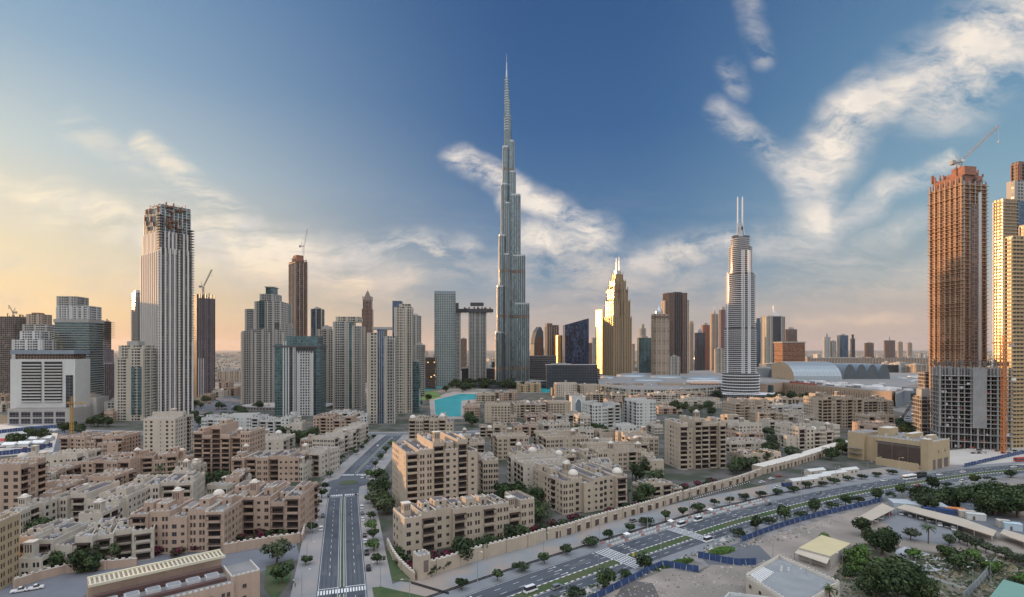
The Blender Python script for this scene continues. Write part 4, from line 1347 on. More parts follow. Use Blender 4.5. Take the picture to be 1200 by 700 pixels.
t.box('shaft', 0, 1, 0, 1, 0, t.z(378), fa_teal); t.slabs('balcony_bands', 10, t.z(380), concrete, 1.4, .8); t.box('cornice', -.02, 1.02, -.04, 1.04, t.z(378), t.z(374), concrete)
t.box('upper_stage', .03, .97, .05, .95, t.z(374) + .01, t.z(358), fa_white); t.box('crown', .03, .6, .05, .9, t.z(358) + .01, t.z(347), fa_pale); t.fins('frame', 6, t.z(374), t.z(360), white, 1.2, 1.3, 'F', .03, .97, .05, .95)
t = T('residential_tower', 'slim unfinished tower peeking out right of the dark banded one', 'tower', 101, 103, 122, 373, 1040, 6, 30)
t.box('shaft', 0, 1, 0, 1, 0, t.z(410), fa_shellp); t.box('upper_stage', .1, .9, .1, .9, t.z(410) + .01, t.z(376), fa_shell); t.slabs('floor_slabs', t.z(398), t.z(376), concd, 1.4, .6); rebar(t, t.z(376), 8, 4, concd)
t = T('low_block', 'low pale box-like podium building right of the hotel', 'building', 88, 91, 113, 466, 700, 4, 24)
t.box('wall', 0, 1, 0, 1, 0, t.H, white); t.plant(t.H, h=2)
t = T('low_block', 'plain low grey block between the podium building and the beige stepped tower', 'building', 120, 122, 134, 471, 700, 4, 24)
t.box('wall', 0, 1, 0, 1, 0, t.H, fa_pale); t.plant(t.H, h=2)
t = T('office_block', 'dim brown block in the gap behind the beige stepped tower', 'tower', 108, 110, 130, 426, 960, 4, 24)
t.box('wall', 0, 1, 0, 1, 0, t.H, fa_shellp); t.slabs('floor_slabs', 0, t.H, concd, .8, .5)
t = T('apartment_tower', 'beige stepped tower with a blue glass strip left of the tall striped skyscraper', 'tower', 131, 134, 168, 411, 690, 4, 26)
t.box('shaft', 0, .5, 0, 1, 0, t.z(420), fa_cream); t.box('shaft', .5, 1.02, -.06, 1, 0, t.z(409), fa_cream); t.box('glass_strip', .62, .74, -.1, -.061, 8, t.z(430), fa_teal); t.box('glass_strip', .84, .96, -.1, -.061, 8, t.z(430), fa_teal)
t.box('upper_stage', .1, 1.0, .1, .9, t.z(420) + .01, t.z(405), fa_cream); t.box('roof_plant', .3, .7, .3, .8, t.z(405) + .01, t.z(400), concrete)
t = T('apartment_tower', 'slim tower with a gold-lit edge half hidden behind the tall striped skyscraper', 'tower', 154, 158, 170, 343, 830, 48)
t.box('shaft', 0, 1, 0, 1, 0, t.H, fa_pale); t.slabs('balcony_bands', 10, t.H - 6, concrete, 1.2, .7); t.box('crown', .1, .9, 0, .6, t.H + .01, t.H + 4, ribw)

# ---- the tall striped skyscraper
t = T('striped_skyscraper', 'tallest skyscraper on the left, striped pale ribs and scaffolding around its notched top', 'skyscraper', 166, 187, 226, 250, 720, 52, bay=5.2)
A, B = t.a, t.b
t.box('shaft', 0, 1, 0, 1, 0, t.z(296), fa_strip); t.box('middle_stage', .03, .98, .03, .97, t.z(296) + .01, t.z(272), fa_strip)
t.box('upper_stage', .06, .97, .06, .94, t.z(272) + .01, t.z(238), fa_lat)
t.fins('rib', 7, 0, t.z(290), ribw, 1.8, 1.9, 'F'); t.fins('rib', 6, 0, t.z(294), ribw, 1.8, 1.7, 'L')
t.fins('rib', 8, t.z(296), t.z(270), ribw, 1.2, 2.0, 'FL', .03, .98, .03, .97)
t.slabs('balcony_stack', 5, t.z(250), fa_dark, .9, .9, x0=-.0, x1=.11, y0=-.005, y1=.12)
t.slabs('balcony_stack', 5, t.z(262), concd, 1.9, .7, x0=.56, x1=.63, y0=0, y1=.1)
t.slabs('balcony_stack', t.z(400), t.z(262), concd, 1.9, .7, x0=.93, x1=.99, y0=0, y1=.6)
t.fins('upper_rib', 7, t.z(272), t.z(244), silver, 1.0, 1.0, 'FL', .06, .97, .06, .94)
m = MB(); rng = random.Random(4)
for i in range(40):
    u = rng.random(); zc = rng.uniform(t.z(268), t.z(240)); L = rng.uniform(2, 8)
    if u < .7:
        x = rng.uniform(.15, .8) * A
        if rng.random() < .5: m.box(x, x + L, -.4, .06 * B - .3, zc, zc + .6)
        else: m.box(x, x + .6, -.6, .06 * B - .3, zc, zc + L)
    else:
        y = rng.uniform(.1, .9) * B; m.box(-.3, .06 * A - .3, y, y + .5, zc, zc + L)
m.build('scaffolding', [rust], t.root)
rebar(t, t.z(238), 46, 3.6, steel, 5, .07, .95, .07, .92, 'roof_scaffold')

t = T('unfinished_tower', 'dark violet-grey unfinished tower right beside the tall striped skyscraper', 'tower', 226, 231, 252, 345, 1050, 46)
t.box('shaft', 0, 1, 0, 1, 0, t.z(349), fa_shellp); t.fins('column', 6, 0, t.z(345), ribd, 1.2, 1.0, 'FL'); t.slabs('floor_slabs', t.z(400), t.z(350), ribd, .9, .5); t.fins('pale_rib', 2, 0, t.z(420), ribw, 1.6, 1.3, 'F', .05, .35)
rebar(t, t.z(349), 30, 9, ribd, 7)
luffing_crane('tower_crane', 'dark luffing crane standing on the violet-grey unfinished tower', (t.C.x + 5, t.C.y + 12, t.z(349)), 22, 36, 62, 0, ribd, w=2.4)
# low city seen through the gap
t = T('arcade_building', 'low brown arcaded building seen through the gap right of the unfinished tower', 'building', 252, 254, 281, 435, 1500, 2, 40)
t.box('wall', 0, 1, 0, 1, 0, t.H, fa_warm); t.fins('pier', 9, 0, t.H, beige, 1.2, 1.6, 'F'); t.plant(t.H, h=4)

# ---- stepped residential towers of the centre left
podm = facade('podium_frames', (0.40, 0.385, 0.355), (0.06, 0.07, 0.075), 0.7, 0.6, 0.3, 0.2)
t = T('podium_building', 'long concrete podium of open frames with a rounded left end under the stepped towers', 'building', 262, 300, 375, 478, 810, -6, 70, bay=5, fh=4)
m = MB(5, 4)
A, B = t.a, t.b
P = [(-.05 * A + B * .5 * (-1) * math.sin(q), B * .5 - B * .5 * math.cos(q)) for q in [math.pi * k / 10 for k in range(11)]]
P = [(0, 0), (A, 0), (A, B), (0, B)] + [(-.55 * B * math.sin(q), B * .5 + B * .5 * math.cos(q)) for q in [math.pi * k / 10 for k in range(1, 10)]]
m.ring(P, 0, t.H, 0, 1); m.build('wall', [podm, roofl], t.root)
m = MB()
for z in (4, 8, 12, 16, 20):
    if z < t.H: m.prism([(x * 1.012 - .4, y * 1.01 - .6) for x, y in P], z, z + .5)
m.prism([(x * 1.012 - .4, y * 1.01 - .6) for x, y in P], t.H, t.H + 1)
m.build('floor_band', [concrete], t.root)
m = MB(); rng = random.Random(8)
for k in range(16): x, y = rng.uniform(0, A * .9), rng.uniform(3, B * .8); m.box(x, x + 4, y, y + 3, t.H + 1, t.H + 3.2)
m.build('roof_pavilions', [white], t.root)
t = T('stepped_tower', 'broad stepped residential tower with green glass strips and a small central crown', 'tower', 279, 283, 333, 352, 900, 5, 44)
t.box('shaft', 0, .22, 0, 1, 0, t.z(388), fa_pale); t.box('shaft', .22, .78, -.06, 1, 0, t.z(386), fa_pale); t.box('shaft', .78, 1, 0, 1, 0, t.z(378), fa_pale)
t.box('middle_stage', .06, .3, .06, .9, t.z(388) + .01, t.z(362), fa_pale2); t.box('middle_stage', .3, .92, 0, .9, t.z(386) + .01, t.z(353), fa_pale2)
t.box('green_glass', .42, .54, -.03, -.001, t.z(384), t.z(352), fa_teal)
t.box('upper_stage', .4, .78, .1, .8, t.z(353) + .01, t.z(344), fa_pale); t.box('crown', .52, .7, .2, .7, t.z(344) + .01, t.z(336), fa_teal); t.box('crown_cap', .5, .72, .16, .74, t.z(336) + .01, t.z(335), concrete)
t.fins('pilaster', 9, 0, t.z(390), cream, .9, 1.3, 'F', 0, 1, -.06, 1)
t.fins('pilaster', 7, t.z(386), t.z(353), cream, .9, 1.2, 'F', .3, .92, 0, .9)
t = T('glass_wing', 'green glass tower slice behind the right shoulder of the broad stepped tower', 'tower', 322, 324, 338, 356, 950, 4, 30)
t.box('shaft', 0, .75, 0, 1, 0, t.z(356), fa_teal); t.box('shaft', .75, 1, 0, 1, 0, t.z(384), fa_teal)
t = T('framed_block', 'dark green glass block with a white inner tower and a dark overhanging top', 'tower', 315, 322, 375, 397, 745, 5, 32)
t.box('shaft', 0, .28, 0, 1, 0, t.z(403), fa_teal); t.box('shaft', .28, .92, 0, 1, 0, t.z(397), fa_dark); t.box('shaft', .92, 1, .0, 1, 0, t.z(403), fa_teal)
t.box('white_front', .50, .86, -.08, -.001, 0, t.z(414), fa_white); t.fins('white_frame', 6, 0, t.z(412), white, .9, 1.2, 'F', .5, .86, -.08, 1)
t.fins('pale_rib', 2, 0, t.z(400), white, .8, 1.6, 'F', .18, .32); t.fins('pale_rib', 1, 0, t.z(403), white, .8, 1.3, 'F', .40, .46)
t.box('dark_crown', .26, .94, -.03, 1.02, t.z(405), t.z(394), fa_teal); t.box('overhang', -.03, 1.03, -.05, 1.05, t.z(407), t.z(405) - .02, ribd)
t = T('unfinished_tower', 'tall slender unfinished tower with orange-lit floors between the stepped towers', 'tower', 339, 346, 360, 306, 1050, 42)
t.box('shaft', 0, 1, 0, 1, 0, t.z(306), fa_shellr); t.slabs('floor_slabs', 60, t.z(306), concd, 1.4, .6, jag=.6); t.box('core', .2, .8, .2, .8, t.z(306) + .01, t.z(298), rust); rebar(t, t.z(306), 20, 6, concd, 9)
t.fins('column', 3, 0, t.z(308), concrete, 1.5, 1.2, 'FL')
luffing_crane('tower_crane', 'pale luffing crane on the tall slender unfinished tower', (t.C.x + 12, t.C.y + 10, t.z(298)), 16, 34, 78, 20, steel, w=2.4)
t = T('slim_tower', 'slim pale blue tower behind the framed block, right of the slender unfinished one', 'tower', 361, 364, 377, 362, 1200, 6, 26)
t.box('shaft', 0, 1, 0, 1, 0, t.H, fa_blue); t.fins('edge_rib', 2, 0, t.H, cream, .9, 1.3, 'F'); t.plant(t.H, h=3)
t = T('apartment_tower', 'plain beige tower stub in the gap left of the pale twin tower', 'tower', 370, 372, 390, 386, 900, 4, 26)
t.box('shaft', 0, 1, 0, 1, 0, t.H, fa_cream); t.slabs('balcony_bands', 0, t.H, concrete, .8, .7); t.plant(t.H)
t = T('twin_tower', 'pale twin tower with one dark glass seam, second of the row before the lake', 'tower', 387, 390, 424, 378, 830, 6, 34)
t.box('shaft', 0, .55, 0, 1, 0, t.z(377), fa_pale); t.box('glass_seam', .55, .66, .04, 1, 0, t.z(377), fa_teal); t.box('shaft', .66, 1, 0, 1, 0, t.z(382), fa_pale)
t.box('upper_stage', .08, .92, .1, .9, t.z(377) + .01, t.z(371), fa_cream); t.fins('pilaster', 5, 0, t.z(378), cream, .9, 1.2, 'F', 0, .55); t.fins('pilaster', 3, 0, t.z(383), cream, .9, 1.2, 'F', .66, 1)
t.slabs('balcony_bands', 5, t.z(384), concrete, 1.0, .5, x0=.86, x1=1.0, y0=0, y1=.3)
t = T('spire_tower', 'dark pointed tower with a serrated spire far behind the pale towers', 'tower', 422, 424, 436, 356, 1500, 6, 26)
t.box('shaft', 0, 1, 0, 1, 0, t.z(362), fa_brown); t.box('middle_stage', .08, .92, .1, .9, t.z(362) + .01, t.z(352), fa_brown)
m = MB(); a_, b_ = t.a, t.b; m.loft([(.12 * a_, .12 * b_), (.88 * a_, .12 * b_), (.88 * a_, .88 * b_), (.12 * a_, .88 * b_)], t.z(352), [(.42 * a_, .42 * b_), (.58 * a_, .42 * b_), (.58 * a_, .58 * b_), (.42 * a_, .58 * b_)], t.z(341)); m.build('spire', [bronze], t.root)
m = MB()
for e in (.1, .9):
    for f in (.1, .9): m.box(e * a_ - 1, e * a_ + 1, f * b_ - 1, f * b_ + 1, t.z(352), t.z(347))
m.build('pinnacle', [bronze], t.root); t.mast(.5, .5, t.z(341), t.z(337), 1.0, bronze)
t = T('twin_tower', 'beige tower with a bright blue glass centre strip and small sky-lit crown', 'tower', 427, 430, 463, 392, 665, 6, 28)
t.box('shaft', 0, .36, 0, 1, 0, t.z(390), fa_cream); t.box('glass_strip', .36, .62, -.03, 1, 0, t.z(386), fa_blue); t.box('shaft', .62, 1, 0, 1, 0, t.z(394), fa_pale)
t.fins('pilaster', 3, 0, t.z(392), cream, .7, 1.0, 'F', 0, .36); t.fins('pilaster', 3, 0, t.z(396), cream, .7, 1.0, 'F', .62, 1); t.slabs('balcony_bands', 4, t.z(398), concrete, .9, .5, x0=.78, x1=1, y0=0, y1=.4)
t.fins('mullion', 3, 0, t.z(388), silver, .5, .6, 'F', .37, .61, -.03, 1); t.box('roof_plant', .15, .85, .3, .8, t.z(386) + .01, t.z(383), concrete)
t = T('twin_tower', 'taller beige tower beside it, its left half a flat blue-grey glass slab', 'tower', 455, 459, 483, 360, 770, 6, 30)
t.box('glass_slab', 0, .45, .3, 1, 0, t.z(352), fa_blue); t.box('shaft', .12, 1, 0, .8, 0, t.z(360), fa_cream); t.box('crown', .35, .9, .1, .7, t.z(360) + .01, t.z(356), fa_cream)
t.fins('pilaster', 6, 0, t.z(362), cream, .8, 1.0, 'F', .12, 1); t.slabs('balcony_bands', 4, t.z(364), concrete, .9, .5, x0=.75, x1=1, y0=0, y1=.4)
t = T('round_tower', 'grey cylindrical tower with stepped lower annex right of the taller beige tower', 'tower', 478, 480, 493, 370, 1150, 4, 26)
m = MB(3.6, 3.7); r_ = t.a / 2; P = [(r_ + r_ * math.cos(q), r_ + r_ * math.sin(q)) for q in [2 * math.pi * k / 20 for k in range(20)]]
m.ring(P, 0, t.H, 0, 1); m.build('shaft', [fa_pale, roofl], t.root)
m = MB(); z = 4
while z < t.H: m.prism([(r_ + (r_ + .6) * math.cos(q), r_ + (r_ + .6) * math.sin(q)) for q in [2 * math.pi * k / 20 for k in range(20)]], z, z + .6); z += 7.4
m.build('floor_band', [concrete], t.root); t.plant(t.H, .3, .7, .3, .7, 3)
t = T('stepped_annex', 'small stepped grey block between the cylindrical tower and the dark lit one', 'building', 484, 486, 497, 404, 1050, 4, 24)
t.box('wall', 0, 1, 0, 1, 0, t.H, fa_pale); t.slabs('floor_slabs', 60, t.H, concrete, 1.2, .6); t.plant(t.H, h=3)
t = T('unfinished_block', 'low dark brown unfinished block with yellow work lamps beside the lattice tower', 'building', 487, 489, 510, 419, 1250, 4, 36)
t.box('shell', 0, 1, 0, 1, 0, t.H, facade('dark_lit_floors', (0.16, 0.10, 0.075), (0.05, 0.04, 0.035), .8, .7, .9, 0, lit=0.05)); t.slabs('floor_slabs', 0, t.H, concd, 1, .6); rebar(t, t.H, 16, 4, concd)
t = T('glass_block', 'teal glass block low down between the beige tower and the lawn by the lake', 'tower', 482, 484, 491, 424, 780, 4, 24)
t.box('wall', 0, 1, 0, 1, 0, t.H, fa_teal); t.plant(t.H, h=2)

# lattice tower, twin towers with the sky bridge
t = T('lattice_tower', 'slim dark teal tower wrapped in a fine lattice, left of the bridged towers', 'tower', 507, 509, 534, 344, 1330, 6, 36, bay=4.2, fh=4.2)
t.box('shaft', 0, 1, 0, 1, 0, t.H, fa_lat); t.box('crown', .0, 1.0, 0, 1, t.H + .01, t.H + 6, greyblue); t.fins('lattice_rib', 11, 0, t.H, pmat('rib_teal', (0.17, 0.20, 0.20), 0.5), .5, .7, 'F')
t1 = T('bridged_tower', 'slim pale tower carrying the left end of the sky bridge', 'tower', 530, 532, 540, 362, 1480, 6, 30)
t1.box('shaft', 0, 1, 0, 1, 0, t1.H, fa_pale2); t1.box('crown', 0, .7, 0, .8, t1.H + .01, t1.z(355), fa_dark)
t2 = T('bridged_tower', 'broad pale tower with rounded sides carrying the cantilevered end of the sky bridge', 'tower', 547, 549, 570, 366, 1480, 4, 30)
t2.box('shaft', 0, 1, 0, 1, 0, t2.H, fa_pale2); t2.fins('rib', 5, 0, t2.H, silver, .8, .9, 'F'); t2.box('crown', .1, .85, .1, .9, t2.z(358), t2.z(358) + 8, fa_dark)
m = MB(); z0, z1 = t1.z(368), t1.z(362); Yb = 1478
def Xp(px, Y): return (px - 600) / F * Y
r = thing('sky_bridge', 'flat dark sky bridge resting on both pale towers and jutting out to the right', 'bridge', (Xp(533, Yb), Yb, 0))
L = Xp(578, Yb) - Xp(533, Yb)
m.prism([(0, 0), (L * .35, -2), (L * .85, -1), (L, 8), (L * .98, 14), (L * .8, 26), (0, 24)], t2.H + .02, t2.H + 9, 0, 1)
m.build('deck', [fa_dark, roofl], r)
m = MB(); rng = random.Random(3)
for k in range(14): x = rng.uniform(.02, .9) * L; m.box(x, x + 4, 4, 12, t2.H + 9.02, t2.H + 9 + rng.uniform(1.5, 7))
m.build('roof_structures', [concd], r)
m = MB()
for k in range(9): x = L * (.02 + .11 * k); m.bar((x, 3, t2.H), (x + 8, 3, t2.H - 7), .8)
m.build('truss', [ribd], r)
t = T('far_brown_tower', 'small brown tower seen between the two bridged towers', 'tower', 539, 540, 547, 397, 2300, 4, 30)
t.box('shaft', 0, 1, 0, 1, 0, t.H, fa_brown); t.plant(t.H, h=4)

# ---- the tallest tower in the world stands here: three stepped wings round a core
BY = 1376.0
bx = Xp(595.2, BY)
root = thing('supertall_tower', 'slender silver glass supertall with stepped rounded wings and a long needle spire', 'skyscraper', (bx, BY, 0))
zb = lambda py: hgt(py, BY)


def tubes(part, cx, cy, rad, z0, z1, ang=0, flat=False):
    m = MB(2.9, 4.2)
    P = [(cx + rad * math.cos(q), cy + rad * math.sin(q)) for q in [2 * math.pi * k / 22 for k in range(22)]]
    m.ring(P, z0, z1, 0, 1)
    o = m.build(part, [fa_burj, silver], root)
    return P


def wing(ang, steps):
    c_, s_ = math.cos(R(ang)), math.sin(R(ang))
    for (d, rad, ztop) in steps:
        m = MB(5.4, 4.2)
        # nose of the wing plus the straight flanks back to the core
        nose = [(d + rad * math.cos(q), rad * math.sin(q)) for q in [-math.pi / 2 + math.pi * k / 12 for k in range(13)]]
        P = [(0, -rad)] + nose + [(0, rad)]
        P = [(x * c_ - y * s_, x * s_ + y * c_) for x, y in P]
        m.ring(P, 0, ztop, 0, 1)
        m.build('wing_tier', [fa_burj, silver], root)
        m = MB()
        q = [(d + (rad + .5) * math.cos(q_), (rad + .5) * math.sin(q_)) for q_ in [-math.pi / 2 + math.pi * k / 12 for k in range(13)]]
        q = [(x * c_ - y * s_, x * s_ + y * c_) for x, y in ([(d * .4, -rad - .5)] + q + [(d * .4, rad + .5)])]
        m.prism(q, ztop - 2.5, ztop + 1.4)
        for zz in (zb(321), zb(373), zb(202), 40):
            if zz < ztop - 10: m.prism(q, zz, zz + 7.5, 1)
        m.build('mechanical_band', [silver, bronze], root)
        m = MB()
        for k in range(0, 13, 2):
            q_ = -math.pi / 2 + math.pi * k / 12; x, y = d + (rad + .45) * math.cos(q_), (rad + .45) * math.sin(q_)
            m.obox(x * c_ - y * s_, x * s_ + y * c_, 0, ztop - 2.6, .9, .5, R(ang) + q_)
        m.build('fin', [silver], root)


wing(-4, [(45, 8.5, zb(356)), (35, 8.3, zb(300)), (23.5, 8, zb(229)), (12, 7.5, zb(202)), (9, 7, zb(166))])
wing(236, [(40, 8.5, zb(390)), (33, 8.3, zb(337)), (25, 8, zb(278)), (16, 8, zb(218)), (10, 7.4, zb(174))])
wing(116, [(38, 8.5, zb(362)), (30, 8.3, zb(316)), (21, 8, zb(250)), (14, 8, zb(206)), (9, 7.4, zb(190))])
wing(262, [(24, 7.5, zb(300)), (15, 7, zb(240))])
tubes('core', 0, 0, 9.6, 0, zb(154)); tubes('core', -.6, 0, 8.6, zb(154), zb(136)); tubes('core', -1.6, 0, 7.2, zb(136), zb(118)); tubes('core', -2.6, 0, 5.6, zb(118), zb(105)); tubes('core', -3.2, 0, 4.4, zb(105), zb(92))
for cx, r_, p0, p1, sx in ((-.6, 8.6, 154, 136, 4), (-1.6, 7.2, 136, 118, -3.5), (-2.6, 5.6, 118, 105, 2.4), (-3.2, 4.4, 105, 92, -1.6)):
    m = MB(); z_ = zb(p0) + 3
    while z_ < zb(p1): m.prism([(cx + (r_ + .7) * math.cos(math.pi * k / 9), (r_ + .7) * math.sin(math.pi * k / 9)) for k in range(18)], z_, z_ + 1.6); z_ += 6.5
    m.build('floor_band', [silver], root)
    tubes('side_tube', cx + sx, -r_ * .45, r_ * .62, zb(p0) - 4, zb(p1) - (zb(p1) - zb(p0)) * .35)
m = MB(); m.lathe(-3.2, 0, [(2.0, zb(92)), (2.1, zb(84)), (1.3, zb(82)), (1.1, zb(74)), (.5, zb(73)), (.25, zb(64)), (0, zb(63))], 10, 0); m.build('spire', [silver], root)
m = MB(); m.ring([(-75, -20), (-20, -70), (60, -62), (105, -10), (60, 60), (-60, 60)], 0, 12, 0, 1); m.build('podium', [fa_dark, roofl], root)
m = MB(); m.prism([(-110, -50), (-40, -120), (90, -100), (150, -40), (110, -10), (-60, -25)], 0, 7.5); m.prism([(-100, -46), (-40, -108), (80, -92), (136, -40), (110, -15), (-60, -28)], 7.52, 8.4)
m.build('terrace', [fa_dark], root)

# ---- right of the supertall
t = T('curved_tower', 'dark curved tower with an orange-lit flank right beside the supertall', 'tower', 622, 626, 637, 400, 1650, 20, 30)
A, B = t.a, t.b
m = t.mb(); prev = None
pr = [(0, 0, 1, 0), (0, .01, 1, t.z(404)), (.10, 0, 1, t.z(396)), (.25, 0, .97, t.z(389)), (.5, 0, .8, t.z(385)), (.6, 0, .7, t.z(383))]
for (i0, y0, i1, z), (j0, y1, j1, zz) in zip(pr, pr[1:]):
    m.loft([(i0 * A, 0), (i1 * A, 0), (i1 * A, B), (i0 * A, B)], z, [(j0 * A, 0), (j1 * A, 0), (j1 * A, B), (j0 * A, B)], zz)
m.build('shaft', [fa_dark], t.root); t.box('lit_front', .2, .8, -.02, -.002, 20, t.z(396), facade('sunlit_orange_glass', (0.22, 0.12, 0.09), (0.26, 0.13, 0.09), .8, .7, .2, .7))  # orange sunlight on the front is put into this panel's colour
t = T('low_slab', 'dark low office slab between the curved tower and the navy one', 'building', 617, 619, 652, 417, 1500, 3, 40)
t.box('wall', 0, 1, 0, 1, 0, t.H, fa_dark); t.slabs('floor_bands', 0, t.H, concrete, .8, .5, 5)
t = T('paired_tower', 'brown pair of sunlit towers with jagged tops, left of the two small golden blocks', 'tower', 639, 641, 655, 380, 1750, 8, 34)
t.box('shaft', 0, .45, 0, 1, 0, t.z(379), fa_brown); t.box('shaft', .55, 1, .1, 1, 0, t.z(381), fa_brown); t.box('link', .45, .55, .3, .8, 0, t.z(388), fa_dark); t.fins('rib', 5, 0, t.z(383), beige, .9, 1.3, 'FL')
t = T('golden_block', 'small bright golden block mirroring the sunset, in front of the jagged pair', 'tower', 651, 657.5, 659, 393, 1640, 25.5, 30)
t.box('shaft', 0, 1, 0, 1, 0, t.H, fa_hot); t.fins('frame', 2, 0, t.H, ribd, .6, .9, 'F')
t = T('mirror_slab', 'tall navy glass slab with a slanting roof edge', 'tower', 660, 662, 690, 380, 1560, 6, 30)
A, B = t.a, t.b; m = t.mb(); n = round(A / 3.6)
z0, z1 = t.z(381), t.z(373)
m.poly([(0, 0, 0), (A, 0, 0), (A, 0, z1), (0, 0, z0)], 0, [(0, 0), (n, 0), (n, z1 / 3.7), (0, z0 / 3.7)])
m.poly([(A, 0, 0), (A, B, 0), (A, B, z1), (A, 0, z1)], 0, [(0, 0), (8, 0), (8, z1 / 3.7), (0, z1 / 3.7)])
m.poly([(0, B, 0), (0, 0, 0), (0, 0, z0), (0, B, z0)], 0, [(0, 0), (8, 0), (8, z0 / 3.7), (0, z0 / 3.7)])
m.poly([(A, B, 0), (0, B, 0), (0, B, z0), (A, B, z1)], 0); m.poly([(0, 0, z0), (A, 0, z1), (A, B, z1), (0, B, z0)], 1)
m.build('shaft', [fa_navy, ribd], t.root); t.fins('mullion', 6, 0, z0, ribd, .6, .5, 'F'); t.mast(.02, .5, z0, z0 + 16, 1.0)
t = T('wave_building', 'low dark layered building with pale curved floor edges in front of the navy slab', 'building', 648, 652, 703, 432, 1330, 3, 50)
t.box('wall', 0, 1, 0, 1, 0, t.H, fa_dark); t.slabs('floor_bands', 0, t.H, cream, 1.4, .9, 5.2); t.box('roof_pavilion', .02, .42, .2, .8, t.H + .01, t.H + 9, fa_cream); t.fins('pier', 8, t.H, t.H + 9, cream, .8, 1.2, 'F', .02, .42, .2, .8)
t = T('mirror_tower', 'narrow slab glaring gold with the reflected sun, left of the art deco tower', 'tower', 697, 705.5, 707, 363, 1640, 25.5, 34)
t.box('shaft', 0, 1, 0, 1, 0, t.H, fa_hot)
t = T('far_block', 'small dark blocks behind the navy slab\'s right edge', 'building', 689, 690, 698, 402, 2300, 3, 40)
t.box('wall', 0, .5, 0, 1, 0, t.H, fa_brown); t.box('wall', .5, 1, 0, 1, 0, t.z(396), fa_pale)

# art deco tower
t = T('art_deco_tower', 'sunset-gold art deco tower stepping up to twin needle masts', 'skyscraper', 709, 719, 740, 380, 1500, 25.5, bay=4)
t.b = t.a * .8
z = t.z
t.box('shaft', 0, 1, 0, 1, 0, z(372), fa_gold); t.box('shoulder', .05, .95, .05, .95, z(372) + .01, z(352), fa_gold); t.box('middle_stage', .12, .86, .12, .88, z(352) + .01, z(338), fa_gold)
t.box('upper_stage', .2, .8, .2, .8, z(338) + .01, z(328), fa_gold); t.box('top_stage', .3, .7, .3, .7, z(328) + .01, z(320), fa_gold); t.box('crown', .4, .62, .4, .62, z(320) + .01, z(315), silver)
t.fins('rib', 8, 0, z(370), pmat('rib_sunset_gold', (0.29, 0.225, 0.15), .6), 1.4, 1.7, 'FLR'); t.fins('rib', 6, z(372), z(350), MT['rib_sunset_gold'], 1.2, 1.5, 'FLR', .05, .95, .05, .95); t.fins('rib', 5, z(352), z(335), MT['rib_sunset_gold'], 1.2, 1.3, 'FLR', .12, .86, .12, .88)  # rib colour carries the sunset gold as well
t.fins('rib', 4, z(338), z(326), MT['rib_sunset_gold'], 1, 1.2, 'FLR', .2, .8, .2, .8); t.fins('rib', 3, z(328), z(317), MT['rib_sunset_gold'], .9, 1, 'FLR', .3, .7, .3, .7)
t.mast(.44, .5, z(316), z(300), 1.6); t.mast(.6, .5, z(316), z(299), 1.6); t.box('band', .1, .88, .1, .9, z(342), z(339), bronze)
t.fins('centre_rib', 1, 0, z(330), MT['rib_sunset_gold'], 3.0, 2.2, 'F', .42, .6)

